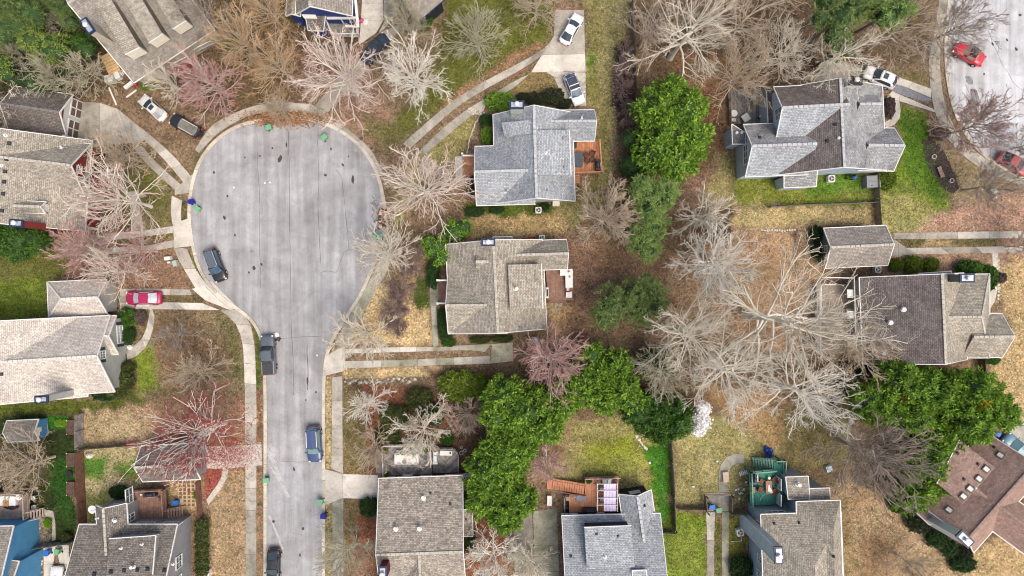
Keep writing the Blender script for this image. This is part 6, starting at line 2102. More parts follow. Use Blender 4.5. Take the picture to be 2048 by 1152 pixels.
# ------------------------------------------------------------------ vehicles
def loft(mb, rings, close=True, caps=True):
    n = len(rings[0])
    o = len(mb.v)
    for r_ in rings:
        mb.v.extend(tuple(p) for p in r_)
    for i in range(len(rings) - 1):
        for j in range(n):
            k = (j + 1) % n
            mb.f.append((o + i * n + j, o + i * n + k, o + (i + 1) * n + k, o + (i + 1) * n + j))
    if caps:
        mb.f.append(tuple(o + j for j in range(n)))
        mb.f.append(tuple(o + (len(rings) - 1) * n + j for j in range(n - 1, -1, -1)))
    return mb


CARS = {
    # L, W, roof height, belt; deck profile z along x (-.5 rear .. .5 front); cabin: rear base, rear top, front top, front base
    'sedan': dict(L=4.75, W=1.84, roof=1.44, prof=[(-.5, .72), (-.47, .92), (-.36, 1.02), (-.1, .98), (.2, .98), (.38, .88), (.47, .74), (.5, .6)], cab=(-.40, -.20, .05, .235), belt=.95),
    'suv': dict(L=4.85, W=1.92, roof=1.74, prof=[(-.5, .8), (-.48, 1.05), (-.3, 1.1), (.2, 1.1), (.36, 1.05), (.46, .95), (.5, .7)], cab=(-.475, -.41, .08, .245), belt=1.06),
    'hatch': dict(L=4.35, W=1.80, roof=1.52, prof=[(-.5, .72), (-.48, .98), (-.3, 1.0), (.2, 1.0), (.38, .92), (.47, .78), (.5, .6)], cab=(-.46, -.33, .06, .25), belt=.98),
    'pickup': dict(L=5.75, W=2.02, roof=1.88, prof=[(-.5, .95), (-.49, 1.2), (-.12, 1.2), (.22, 1.2), (.42, 1.14), (.485, 1.02), (.5, .75)], cab=(-.155, -.135, .115, .225), belt=1.18),
    'jeep': dict(L=4.7, W=1.9, roof=1.82, prof=[(-.5, .9), (-.49, 1.12), (-.3, 1.14), (.2, 1.14), (.4, 1.1), (.485, 1.02), (.5, .75)], cab=(-.48, -.46, .10, .20), belt=1.12),
    'beetle': dict(L=4.1, W=1.78, roof=1.46, prof=[(-.5, .55), (-.47, .8), (-.36, .99), (-.1, 1.0), (.2, 1.0), (.36, .92), (.46, .74), (.5, .52)], cab=(-.235, -.15, .075, .19), belt=.98),
}


def interp(tab, x):
    for (a, b), (c, d) in zip(tab, tab[1:]):
        if a <= x <= c:
            return b + (d - b) * (x - a) / (c - a)
    return tab[0][1] if x < tab[0][0] else tab[-1][1]


def car(px, py, fx, fy, kind, m, label, roof_m=None, sunroof=False, rails=False, cover=False, glass=None, scale=1.0, group='parked cars', rack=None, black_roof=False):
    K = CARS[kind]
    L, Wd = K['L'], K['W']
    c = W(px, py, 0.9)
    ang = math.atan2(-(fy - py), fx - px)
    root = thing('pickup_truck' if kind == 'pickup' else 'car', label, 'pickup' if kind == 'pickup' else 'car', (c.x, c.y, 0.02), ang, group)
    root.scale = (scale, scale, scale)
    gl = glass or plain('car_glass', (0.035, 0.05, 0.06), 0.06, 0.25, 1.0, 0.0, 0.7)
    tab = [(a, b) for a, b in K['prof']]
    xs = [-.5, -.492, -.475, -.44, -.38, -.3, -.2, -.1, 0, .1, .2, .28, .34, .4, .44, .475, .492, .5]
    rings = []
    rd = 3.2 if kind == 'beetle' else 6
    for x in xs:
        e = abs(2 * x)
        hw = Wd / 2 * (1 - (.30 if kind == 'beetle' else .16) * e ** rd)
        if kind == 'beetle':
            hw *= 1 - 0.05 * math.exp(-((x - .0) / .12) ** 2)
        if e > .98:
            hw *= .93
        zt = interp(tab, x)
        zb = .24 + (.12 if e > .97 else 0)
        half = [(0, zt + .03), (.5 * hw, zt + .02), (.82 * hw, zt - .02), (.96 * hw, zt - .10), (hw, zt - .26 if zt > .75 else zt - .15), (hw, .42), (.94 * hw, zb)]
        ring = [(x * L, y, zz) for y, zz in half] + [(x * L, -y, zz) for y, zz in half[::-1][:-1]]
        rings.append(ring)
    body = part('body', loft(MB(), rings), m, root, (0, 0, 0), True)
    # cabin
    r0, r1, f1, f0 = [v * L for v in K['cab']]
    zb, zr = K['belt'], K['roof']
    wb, wt = Wd * .455, Wd * .37
    mb = MB()
    lv = [(0, r0, f0, wb, zb - .06), (.5, r0 + (r1 - r0) * .55, f0 + (f1 - f0) * .55, wb + (wt - wb) * .45, zb + (zr - zb) * .55), (.9, r1 + .02, f1 - .0, wt + .03, zr - .07), (1, r1 + .14, f1 - .12, wt - .10, zr)]
    rg = []
    for _, a, b, w_, zz in lv:
        bow = .09
        rg.append([(a, -w_ * .94, zz), (a - bow, 0, zz), (a, w_ * .94, zz), (a * .5 + b * .5, w_, zz), (b, w_ * .92, zz), (b + bow, 0, zz), (b, -w_ * .92, zz), (a * .5 + b * .5, -w_, zz)])
    loft(mb, rg)
    cab = part('cabin', mb, m if kind != 'beetle' else m, root, (0, 0, 0), True)
    # roof panel
    rp = MB()
    a, b, w_ = r1 + .05, f1 - .05, wt - .02
    rp.prism([(a, -w_ * .9, zr + .015), (a - .05, 0, zr + .045), (a, w_ * .9, zr + .015), ((a + b) / 2, w_, zr + .02), (b, w_ * .9, zr + .015), (b + .06, 0, zr + .04), (b, -w_ * .9, zr + .015), ((a + b) / 2, -w_, zr + .02)],
             [(a, -w_, zr - .05), (a - .05, 0, zr - .05), (a, w_, zr - .05), ((a + b) / 2, w_, zr - .05), (b, w_, zr - .05), (b + .06, 0, zr - .05), (b, -w_, zr - .05), ((a + b) / 2, -w_, zr - .05)])
    part('soft_top' if kind == 'beetle' else 'roof', rp, roof_m or m, root)
    off = .025

    def pane(name, q, n):
        n = Vector(n).normalized() * off
        g = MB()
        q = [Vector(p) for p in q]
        g.prism([p + n for p in q], [p - n * .4 for p in q])
        part(name, g, gl, root)
    zl, zh = zb + .03, zr - .04
    pane('windscreen', [(f0 - .03, -wb * .86, zl), (f0 + .09, 0, zl), (f0 - .03, wb * .86, zl), (f1 + .03, wt * .9, zh), (f1 + .11, 0, zh), (f1 + .03, -wt * .9, zh)], (zr - zb, 0, f0 - f1))
    pane('rear_window', [(r0 + .05, -wb * .84, zl), (r0 - .06, 0, zl), (r0 + .05, wb * .84, zl), (r1 - .0, wt * .88, zh), (r1 - .08, 0, zh), (r1 - .0, -wt * .88, zh)], (-(zr - zb), 0, r1 - r0))
    for s in (-1, 1):
        pane('side_window', [(r0 + .25 * (r1 - r0) + .3, s * (wb + .01), zl), (f0 - .38, s * (wb + .01), zl), (f1 - .12, s * (wt + .05), zh), (r1 + .22, s * (wt + .05), zh)], (0, s, .25))
        mm = MB().box((f0 - .18, s * (Wd / 2 + .10), zb + .06), (.14, .26, .16))
        part('door_mirror', mm, m if kind != 'pickup' else M_BLACK, root)
        for xx, nm, mt in ((.47, 'headlight', M_OFFWHITE), (-.485, 'taillight', plain('taillight_red', (.35, .02, .02), .3))):
            zt = interp(tab, xx)
            part(nm, MB().blob((xx * L, s * Wd * .37, zt - .06), (.13, .17, .09), 10, 6), mt, root, (0, 0, 0), True)
        for xx in (.30, -.30):
            w = MB()
            rr = .37 if kind in ('pickup', 'jeep', 'suv') else .33
            w.tube((xx * L, s * (Wd / 2 - .2), rr), (xx * L, s * (Wd / 2 + .03), rr), rr, rr, 18)
            wo = part('wheel', w, M_RUBBER, root)
            part('rim', MB().tube((xx * L, s * (Wd / 2 + .02), rr), (xx * L, s * (Wd / 2 + .045), rr), rr * .62, rr * .55, 14), M_STEEL, wo)
    if sunroof:
        part('sunroof', MB().box(((f1 + .1) * .75 + r1 * .25 - .2, 0, zr + .04), (.62, wt * 1.15, .03)), gl, root)
    if rails:
        for s in (-1, 1):
            part('roof_rail', MB().beam((r1 + .2, s * wt * .92, zr + .09), (f1 - .15, s * wt * .92, zr + .09), .07, .07), M_OFFWHITE if rails == 'light' else M_STEEL, root)
    if rack:
        for xx in rack:
            part('roof_bar', MB().beam((xx, -wt, zr + .11), (xx, wt, zr + .11), .12, .05), M_WHITE, root)
    if kind == 'pickup':
        zt = 1.2
        part('bed_cover', MB().box((-.325 * L, 0, zt + .05), (.31 * L, Wd * .70, .05)), plain('bed_liner', (.05, .05, .055), .85, .2), root)
        for s in (-1, 1):
            part('bed_rail', MB().beam((-.485 * L, s * Wd * .42, zt + .04), (-.16 * L, s * Wd * .42, zt + .04), .10, .08), M_GREYBOX, root)
    if kind == 'jeep':
        part('spare_wheel', MB().tube((-.5 * L, 0, .95), (-.5 * L - .22, 0, .95), .36, .36, 16), M_RUBBER, root)
    if kind == 'beetle':
        for s in (-1, 1):
            for xx in (.31, -.31):
                part('fender', MB().blob((xx * L, s * Wd * .40, .62), (.52, .20, .30), 12, 8), m, root, (0, 0, 0), True)
    return root


P_WHITE = paint('car_white', (0.72, 0.73, 0.74))
P_BLACK = paint('car_black', (0.018, 0.019, 0.022), 0.2)
P_BLACK2 = paint('car_black_blue', (0.03, 0.04, 0.06), 0.2)
P_RED = paint('car_red', (0.48, 0.02, 0.035))
P_MAGENTA = paint('car_magenta', (0.34, 0.015, 0.075))
P_BLUE = paint('car_blue', (0.04, 0.07, 0.165))
P_SKY = paint('car_sky', (0.12, 0.24, 0.32))
P_DARKRED = paint('car_faded_red', (0.34, 0.07, 0.075), 0.5)
P_STEELB = paint('car_steel_black', (0.09, 0.11, 0.13), 0.25)
P_OLDSILVER = paint('car_dusty_white', (0.58, 0.58, 0.56), 0.5)
G_BLUE = plain('blue_tinted_glass', (0.05, 0.09, 0.15), 0.06, 0.3, 1.0, 0, 0.7)

car(304, 215, 284, 197, 'sedan', P_OLDSILVER, 'dusty white sedan with sunroof parked behind the old black off-roader', sunroof=True, scale=.95)
car(372, 252, 345, 237, 'jeep', P_BLACK, 'black off-roader with grey bonnet under twigs, upper left driveway', roof_m=plain('leafy_roof', (0.16, 0.15, 0.13), .9, .4, 3), rails='light')
car(750, 97, 766, 78, 'sedan', P_BLACK2, 'black sedan on the driveway beside the blue-gabled house', scale=1.06)
car(1143, 57, 1158, 30, 'sedan', P_WHITE, 'white sedan on the parking pad at the top of the long driveway', scale=.98)
car(1149, 178, 1160, 206, 'hatch', P_WHITE, 'white car with black glass roof on the parking pad', roof_m=plain('panorama_glass', (0.04, 0.05, 0.07), .08, .2, 1, 0, .6), rack=(-.35, .25), glass=G_BLUE, scale=1.05)
car(1940, 107, 1914, 93, 'beetle', P_RED, 'red rounded convertible with black soft top on the pale road', roof_m=plain('black_canvas', (0.02, 0.02, 0.025), .8), scale=1.12, glass=plain('tan_windscreen', (.28, .24, .19), .2))
car(1762, 154, 1736, 143, 'hatch', P_WHITE, 'white hatchback with sunroof beside the black-capped chimney', sunroof=True, scale=1.08)
car(2030, 326, 2060, 344, 'sedan', P_DARKRED, 'faded red car under brown branches at the right edge', scale=1.0)
car(430, 530, 440, 556, 'suv', P_BLACK, 'black sport utility car parked at the left kerb of the turning circle', roof_m=P_STEELB, glass=G_BLUE, rails=True)
car(286, 596, 256, 596, 'sedan', P_MAGENTA, 'magenta-red sedan on the light two-track driveway', scale=1.06, glass=plain('silver_glass', (.35, .40, .43), .1))
car(536, 710, 534, 672, 'pickup', P_STEELB, 'dark pickup truck with black bed cover parked at the left kerb', scale=.98)
car(628, 888, 630, 924, 'suv', P_BLUE, 'blue sport utility car parked at the right kerb', rails='light', glass=plain('green_glass', (.16, .24, .24), .08), scale=1.06)
car(546, 1132, 545, 1165, 'sedan', P_BLACK, 'black sedan parked at the left kerb at the bottom edge', scale=1.0)
car(2036, 896, 2016, 876, 'hatch', P_SKY, 'sky-blue car beside the brown house at the right edge', glass=plain('teal_glass', (.12, .22, .26), .08), scale=1.05)
car(111, 1168, 111, 1130, 'sedan', P_WHITE, 'white car just entering the picture at the bottom left', scale=1.0)

# ------------------------------------------------------------------ wheelie bins, air conditioners
BINC = {'green': plain('bin_green', (0.14, 0.36, 0.20), .5, .12), 'blue': plain('bin_blue', (0.02, 0.14, 0.48), .45, .12), 'navy': plain('bin_navy', (0.012, 0.018, 0.24), .45, .12), 'dkgreen': plain('bin_dark_green', (0.02, 0.10, 0.08), .5, .15)}


def bin_(px, py, colr, label, rz=0.0, open_=False):
    c = W(px, py, 1.0)
    root = thing('wheelie_bin', label, 'bin', (c.x, c.y, .03), rz, 'wheelie bins')
    m = BINC[colr]
    mb = MB()
    loft(mb, [[(-.24, -.22, .1), (.22, -.22, .1), (.22, .22, .1), (-.24, .22, .1)], [(-.30, -.28, .6), (.30, -.28, .6), (.30, .28, .6), (-.30, .28, .6)], [(-.34, -.31, 1.0), (.34, -.31, 1.0), (.34, .31, 1.0), (-.34, .31, 1.0)]])
    part('body', mb, m, root)
    if open_:
        part('lid', MB().box((-.42, 0, .72), (.07, .62, .62)), m, root)
        part('rim', MB().ring((0, 0, .99), .33, .06, .05, 4), m, root)
    else:
        part('lid', MB().prism([(-.36, -.33, 1.06), (.36, -.33, 1.04), (.40, 0, 1.05), (.36, .33, 1.04), (-.36, .33, 1.06)], [(-.38, -.34, .98), (.38, -.34, .98), (.42, 0, .98), (.38, .34, .98), (-.38, .34, .98)]), m, root)
    part('handle', MB().beam((-.42, -.22, 1.0), (-.42, .22, 1.0), .05, .05), m, root)
    for s in (-1, 1):
        part('wheel', MB().tube((-.30, s * .24, .13), (-.30, s * .31, .13), .13, .13, 12), M_RUBBER, root)
    return root


bin_(382, 403, 'navy', 'navy blue wheelie bin on the left kerb of the turning circle', .2)
bin_(394, 417, 'green', 'green wheelie bin beside the navy one at the turning circle', -.6)
bin_(648, 274, 'green', 'green wheelie bin at the top kerb of the turning circle', .7)
bin_(537, 254, 'green', 'pale green wheelie bin in the leaf pile at the top kerb', .3)
bin_(748, 473, 'green', 'left one of two green bins under branches below the firewood', 1.57)
bin_(759, 473, 'green', 'right one of two green bins under branches below the firewood', 1.57)
bin_(532, 961, 'green', 'green wheelie bin on the left kerb near the pale driveway', 0)
bin_(640, 1004, 'green', 'green wheelie bin at the right kerb by the large tan house', 3.1)
bin_(646, 1033, 'navy', 'blue bin with rim on the right kerb below the green one', 3.1)
bin_(92, 1106, 'blue', 'blue wheelie bin on the driveway at the bottom left', 1.5)
bin_(113, 1104, 'green', 'green wheelie bin right of the blue one at the bottom left', 1.5)
bin_(350, 1006, 'blue', 'bright blue bin under the steps of the brown deck', .1)
bin_(1425, 1015, 'blue', 'blue wheelie bin behind the gate left of the slate-blue house', .1)
bin_(1438, 1021, 'green', 'green wheelie bin beside the blue one behind the gate', .1)
bin_(1996, 868, 'blue', 'blue wheelie bin at the top corner of the brown house', -.6)
bin_(236, 112, 'dkgreen', 'dark green wheelie bin behind the angled house beside the lumber', -.8)


def ac_unit(px, py, label, s=.85, rz=0.0):
    c = W(px, py, .9)
    root = thing('air_conditioner', label, 'air conditioner', (c.x, c.y, 0.02), rz, 'outdoor air conditioners')
    mb = MB()
    k = s / 2
    r_ = k * .82
    pl = [(-k, -r_), (-r_, -k), (r_, -k), (k, -r_), (k, r_), (r_, k), (-r_, k), (-k, r_)]
    mb.prism([(a, b, .84) for a, b in pl], [(a, b, .04) for a, b in pl])
    part('casing', mb, M_OFFWHITE, root)
    part('fan_well', MB().tube((0, 0, .845), (0, 0, .852), k * .78, k * .78, 20), M_BLACK, root)
    g = MB()
    for q in (.2, .4, .6, .76):
        g.ring((0, 0, .86), k * q + .01, .018, .012, 18)
    part('grille', g, M_GREYBOX, root, kind='stuff')
    for i in range(3):
        q = i * 2.094
        part('fan_blade', MB().prism([(math.cos(q) * .08, math.sin(q) * .08, .856), (math.cos(q + .35) * k * .7, math.sin(q + .35) * k * .7, .856), (math.cos(q - .35) * k * .7, math.sin(q - .35) * k * .7, .858)],
                                     [(math.cos(q) * .08, math.sin(q) * .08, .853), (math.cos(q + .35) * k * .7, math.sin(q + .35) * k * .7, .853), (math.cos(q - .35) * k * .7, math.sin(q - .35) * k * .7, .853)]), M_STEEL, root)
    part('hub', MB().tube((0, 0, .85), (0, 0, .9), k * .24, k * .2, 12), M_OFFWHITE, root)
    return root


ac_unit(1077, 420, 'white air conditioner below the blue-grey cottage')
ac_unit(1084, 476, 'white air conditioner behind the tan cottage')
ac_unit(1664, 357, 'white air conditioner on the grass below the pale blue house', .95)
ac_unit(1757, 539, 'white air conditioner under the lower eave of the small garage')
ac_unit(932, 956, 'grey air conditioner right of the grey deck', .9)
ac_unit(1481, 1066, 'white air conditioner left of the slate-blue house', .95, .2)
ac_unit(411, 1148, 'white air conditioner at the foot of the clipped hedge', .9)
# ------------------------------------------------------------------ decks, stairs, fences
def quad_px(pts, h):
    return [W(p[0], p[1], h) for p in pts]


def clip_poly(poly, p, n):
    """keep the part of a 2-D polygon where (x - p).n >= 0"""
    out = []
    for i in range(len(poly)):
        a, b = poly[i], poly[(i + 1) % len(poly)]
        da, db = (a - p).dot(n), (b - p).dot(n)
        if da >= 0:
            out.append(a)
        if (da >= 0) != (db >= 0):
            out.append(a.lerp(b, da / (da - db)))
    return out


def boards(poly, z, ang, w, gap, mats, parent, origin, thick=0.05):
    """deck boards cut to a polygon; joined: each is only two or three pixels wide in the photograph"""
    d = Vector((math.cos(ang), math.sin(ang), 0))
    n = Vector((-d.y, d.x, 0))
    pl = [Vector((p.x, p.y, 0)) for p in poly]
    v0, v1 = min(p.dot(n) for p in pl), max(p.dot(n) for p in pl)
    k = int((v1 - v0) / (w + gap)) + 1
    mbs = [MB() for _ in mats]
    rn = random.Random(4)
    for i in range(k):
        a, b = v0 + i * (w + gap), v0 + i * (w + gap) + w
        q = clip_poly(pl, n * a, n)
        if len(q) > 2:
            q = clip_poly(q, n * b, -n)
        if len(q) > 2:
            rn.choice(mbs).slab(q, z - thick, z + rn.uniform(-.004, .004))
    for mb, m in zip(mbs, mats):
        if mb.v:
            part('deck_boards', mb, m, parent, origin, kind='stuff')


def railing(pts, z, m, parent, origin, h=1.0, cap=.14, post=1.8, baluster=True):
    """posts, a cap rail and a bottom rail along a line of world points at deck level"""
    for a, b in zip(pts, pts[1:]):
        L = (b - a).length
        k = max(1, int(round(L / post)))
        d = (b - a).normalized()
        up = Vector((0, 0, 1))
        part('rail', MB().beam(a + up * h, b + up * h, cap, .06, .03), m, parent, origin)
        part('lower_rail', MB().beam(a + up * .15, b + up * .15, .06, .08), m, parent, origin)
        for i in range(k + 1):
            q = a.lerp(b, i / k)
            part('post', MB().box((q.x, q.y, z + h / 2 - .02), (.1, .1, h)), m, parent, origin)
        if baluster:
            bm_ = MB()
            for i in range(1, int(L / .22)):
                q = a.lerp(b, i * .22 / L)
                bm_.box((q.x, q.y, z + h / 2 + .05), (.04, .04, h - .25))
            if bm_.v:
                part('balusters', bm_, m, parent, origin, kind='stuff')


def deck(label, pts, z, ang, m, rail=None, rail_m=None, bw=.14, name='deck', frame_m=None, h=1.0):
    """pts: photo pixels of the deck surface at height z; rail: index pairs of edges"""
    q = quad_px(pts, z)
    c = sum(q, Vector()) / len(q)
    root = thing(name, label, 'deck', (c.x, c.y, 0))
    o = (c.x, c.y, 0)
    boards(q, z, ang, bw, .02, m if isinstance(m, (list, tuple)) else [m], root, o)
    ins = [Vector((c.x + (p.x - c.x) * .985, c.y + (p.y - c.y) * .985, 0)) for p in q]
    part('frame', MB().slab(ins, z - .3, z - .06), frame_m or (m[0] if isinstance(m, (list, tuple)) else m), root, o)
    for p in q:
        if z > .5:
            v = (xy(c) - xy(p)).normalized() * .25
            part('support', MB().box((p.x + v.x, p.y + v.y, (z - .3) / 2), (.14, .14, z - .3)), frame_m or M_GREYWOOD, root, o)
    for i, j in rail or ():
        railing([q[i], q[j]], z, rail_m or M_BROWNWOOD, root, o, h)
    return root, o


def stairs(root, o, a, b, z0, z1, width, m, n=None, rail=True, rail_m=None):
    """flight from photo point a (at height z0, bottom) to b (height z1, top)"""
    p, q = W(*a, z0), W(*b, z1)
    n = n or max(2, int(abs(z1 - z0) / .18))
    d = xy(q - p)
    L = d.length
    d.normalize()
    s = Vector((-d.y, d.x, 0))
    for i in range(n):
        u = (i + .5) / n
        c = xy(p) + d * L * u
        zz = z0 + (z1 - z0) * (i + .6) / n
        t = MB().beam(c - s * width / 2 + Vector((0, 0, zz)), c + s * width / 2 + Vector((0, 0, zz)), L / n * .86, .06)
        part('step', t, m, root, o)
    for k in (-1, 1):
        off = s * k * (width / 2 + .04)
        part('stringer', MB().beam(p + off + Vector((0, 0, -.05)), q + off + Vector((0, 0, -.15)), .06, .24), m, root, o)
        if rail:
            part('stair_rail', MB().beam(p + off + Vector((0, 0, .9)), q + off + Vector((0, 0, .9)), .1, .06), rail_m or m, root, o)


def fence(label, pts, h, m, board=.14, post=2.4, name='fence', rails_side=1, gap=.012):
    q = [W(*p) for p in pts]
    c = sum(q, Vector()) / len(q)
    root = thing(name, label, 'fence', (c.x, c.y, 0))
    o = (c.x, c.y, 0)
    rn = random.Random(int(pts[0][0]))
    up = Vector((0, 0, 1))
    bm_ = MB()
    for a, b in zip(q, q[1:]):
        L = (b - a).length
        d = (b - a).normalized()
        s = Vector((-d.y, d.x, 0)) * rails_side
        k = max(1, int(round(L / post)))
        for i in range(k + 1):
            p = a.lerp(b, i / k) + s * .09
            part('post', MB().box((p.x, p.y, h * .5), (.11, .11, h + .08), math.atan2(d.y, d.x)), m, root, o)
        for zz in (.35, h - .3):
            part('rail', MB().beam(a + s * .045 + up * zz, b + s * .045 + up * zz, .045, .09), m, root, o)
        n = int(L / (board + gap))
        for i in range(n):
            p = a + d * (i + .5) * (board + gap)
            hh = h + rn.uniform(-.03, .03)
            bm_.box((p.x, p.y, hh / 2 + .03), (board, .024, hh), math.atan2(d.y, d.x) + rn.uniform(-.03, .03))
    part('pickets', bm_, m, root, o, kind='stuff')
    return root


# fences
fence('tall wooden fence beside the tan strip lawn, left of the crimson tree', [(168, 826), (167, 892)], 1.9, M_GREYWOOD)
fence('long red-brown fence between the ivy yard and the mottled lawn', [(168, 900), (172, 1000), (178, 1096)], 1.9, M_FENCERED, rails_side=-1)
fence('short wooden fence from the corner post to the dark garage', [(170, 895), (282, 886)], 1.6, M_FENCE)
fence('weathered fence behind the wheelie bins at the bottom left', [(74, 1090), (160, 1078)], 1.7, M_GREYWOOD)
fence('red-brown gate fence beside the stepping-stone terrace', [(402, 960), (406, 1030)], 1.6, M_FENCERED, rails_side=-1)
fence('weathered fence along the bright green strip behind the blue-grey house', [(1338, 880), (1343, 960), (1345, 1018), (1346, 1054)], 1.7, M_FENCE, rails_side=-1)
fence('wooden fence between the two lawns left of the bin gate', [(1350, 1012), (1412, 1014)], 1.5, M_FENCE)
fence('short fence closing the bright green strip at its lower end', [(1308, 1058), (1350, 1060)], 1.5, M_FENCE)
fence('wooden fence beside the long lawn at the top', [(1262, 6), (1266, 90), (1270, 190), (1268, 230)], 1.6, M_FENCE)
fence('leaning old fence below the pale blue house', [(1536, 416), (1620, 411), (1690, 409), (1752, 406)], 1.3, M_GREYWOOD)
fence('wooden fence with cross-braced gates right of the pale blue house', [(1746, 345), (1748, 400), (1752, 450)], 1.5, M_FENCE)
fence('dark fence beside the lower corner of the right-hand house', [(1955, 718), (1957, 748), (1975, 752)], 1.5, M_SOIL)
fence('small wooden fence left of the slate-blue house by the gate', [(1458, 1024), (1490, 1022)], 1.4, M_FENCE)

# gate round the bins, left of the slate-blue house
c = W(1436, 1000)
root = thing('gate', 'open wooden gate with a pergola-like frame behind the two bins', 'gate', (c.x, c.y, 0))
for x_, y_ in ((1410, 990), (1462, 990), (1412, 1022), (1462, 1024)):
    p = W(x_, y_)
    part('post', MB().box((p.x, p.y, .9), (.14, .14, 1.8)), M_FENCE, root, (c.x, c.y, 0))
part('rail', MB().beam(W(1410, 990, 1.7), W(1462, 990, 1.7), .2, .1), M_FENCE, root, (c.x, c.y, 0))
for xa, ya, xb, yb in ((1410, 992, 1412, 1022), (1462, 992, 1462, 1022)):
    part('gate_leaf', MB().beam(W(xa, ya, .9), W(xb, yb, .9), .06, 1.4), M_FENCE, root, (c.x, c.y, 0))

# ---- blue-grey cottage: back deck and front porch
z = Z(890, 190, 4.8)
root, o = deck('orange-brown back deck of the blue-grey cottage', [z(1232, 448), z(1478, 440), z(1500, 750), z(1240, 755)], 1.1, 1.57, [M_ORANGEWOOD, plain('orange_deck_b', (.40, .18, .09), .75, .25, 2)], ((1, 2), (2, 3)), M_ORANGEWOOD)
stairs(root, o, z(1256, 850), z(1250, 765), 0.1, 1.0, 1.0, M_ORANGEWOOD, 4, False)
root, o = deck('orange-brown front porch of the blue-grey cottage', [z(165, 588), z(300, 578), z(300, 806), z(170, 806)], .45, 0, [M_ORANGEWOOD], ())
for i in range(3):
    a, b = z(95 + i * 24, 596 - i * 3), z(105 + i * 24, 835 - i * 3)
    part('step', MB().slab([W(*a), W(*z(119 + i * 24, 593 - i * 3)), W(*z(128 + i * 24, 832 - i * 3)), W(*b)], 0, .15 * (i + 1)), M_STONE, root, o)
# ---- tan cottage
z = Z(840, 450, 4.609)
root, o = deck('brown back deck of the tan cottage', [z(1160, 425), z(1400, 405), z(1412, 690), z(1180, 690)], .8, 1.57, [M_BROWNWOOD, plain('brown_deck_b', (.27, .16, .12), .8, .3, 2)], ())
stairs(root, o, z(1260, 716), z(1260, 690), .15, .7, 2.4, M_BROWNWOOD, 3, False)
root, o = deck('brown front porch of the tan cottage', [z(165, 516), z(262, 514), z(262, 715), z(172, 715)], .4, 0, [M_BROWNWOOD], ())
part('step', MB().slab([W(*z(88, 490)), W(*z(172, 488)), W(*z(172, 745)), W(*z(95, 750))], 0, .2), M_CONC_G, root, o)
# ---- large tan house: grey weathered deck in two herringbone fields
z = Z(730, 860, 3.946)
GW = [M_GREYWOOD, plain('grey_wood_light', (.31, .29, .27), .85, .3, 2), plain('grey_wood_dark', (.16, .15, .14), .85, .3, 2)]
q = quad_px([z(150, 118), z(340, 112), z(340, 370), z(155, 372)], 1.2)
c = W(*z(440, 240))
root = thing('deck', 'grey weathered deck with herringbone boards above the large tan house', 'deck', (c.x, c.y, 0))
o = (c.x, c.y, 0)
fields = [([(150, 118), (340, 112), (340, 240), (152, 240)], .75), ([(152, 240), (340, 240), (340, 372), (155, 374)], -.75),
          ([(340, 112), (524, 108), (528, 240), (340, 240)], -.75), ([(340, 240), (528, 240), (530, 366), (340, 372)], .75)]
for pp, an in fields:
    boards(quad_px([z(*p) for p in pp], 1.2), 1.2, an, .24, .03, GW, root, o)
for pp, an in (([(530, 140), (640, 136), (644, 350), (532, 356)], -.75), ([(640, 136), (700, 140), (738, 180), (745, 346), (644, 350)], .75)):
    boards(quad_px([z(*p) for p in pp], .8), .8, an, .24, .03, GW, root, o)
part('frame', MB().slab(quad_px([z(*p) for p in ((152, 120), (526, 112), (528, 366), (157, 370))], 0.9), .2, 1.14), M_GREYWOOD, root, o)
part('frame', MB().slab(quad_px([z(*p) for p in ((532, 140), (698, 142), (735, 182), (742, 345), (534, 354))], 0.6), .2, .74), M_GREYWOOD, root, o)
for i in range(3):
    part('step', MB().beam(W(*z(545 + i * 20, 285), 1.05 - i * .1), W(*z(548 + i * 20, 335), 1.05 - i * .1), .26, .06), M_GREYWOOD, root, o)
railing(quad_px([z(155, 370), z(146, 116), z(522, 110), z(524, 280)], 1.2), 1.2, plain('pale_grey_rail', (.46, .44, .40), .8, .2), root, o)
railing(quad_px([z(600, 138), z(700, 138), z(740, 180), z(742, 345)], .8), .8, M_GREYWOOD, root, o)
# ---- house with lavender pergola: terracotta deck
z = Z(1080, 920, 4.964)
TW = [M_ORANGEWOOD2, plain('terracotta_deck_b', (.55, .26, .15), .75, .2, 2)]
root, o = deck('terracotta-coloured deck with stairs behind the blue-grey house at the bottom', [z(445, 170), z(785, 162), z(788, 530), z(290, 538), z(290, 345), z(445, 345)], 1.3, 1.57, TW, ((0, 1),), plain('pinkish_rail', (.36, .26, .23), .8, .2), frame_m=M_ORANGEWOOD2)
stairs(root, o, z(125, 235), z(440, 290), .25, 1.25, 1.35, M_ORANGEWOOD2, 13, True, plain('stair_rail_brown', (.24, .13, .10), .8))
part('landing', MB().slab(quad_px([z(70, 190), z(125, 196), z(125, 290), z(70, 285)], .2), 0, .2), M_ORANGEWOOD2, root, o)
railing(quad_px([z(240, 525), z(238, 345), z(355, 345)], .9), .9, M_GREYWOOD, root, o)
# ---- slate-blue house: green deck
z = Z(1420, 890, 4.397)
root, o = deck('green painted deck with stairs of the slate-blue house', [z(345, 232), z(560, 215), z(560, 130), z(645, 128), z(640, 520), z(355, 530)], 2.3, 1.57, [M_GREENDECK, plain('green_deck_b', (.055, .23, .165), .7, .2)], ((0, 1), (2, 3), (5, 0)), M_GREENRAIL, frame_m=M_GREENDECK)
stairs(root, o, z(372, 150), z(560, 165), .2, 2.25, 1.25, M_GREENRAIL, 8, True, M_GREENRAIL)
railing(quad_px([z(645, 128), z(640, 255)], 2.3), 2.3, M_GREENRAIL, root, o)
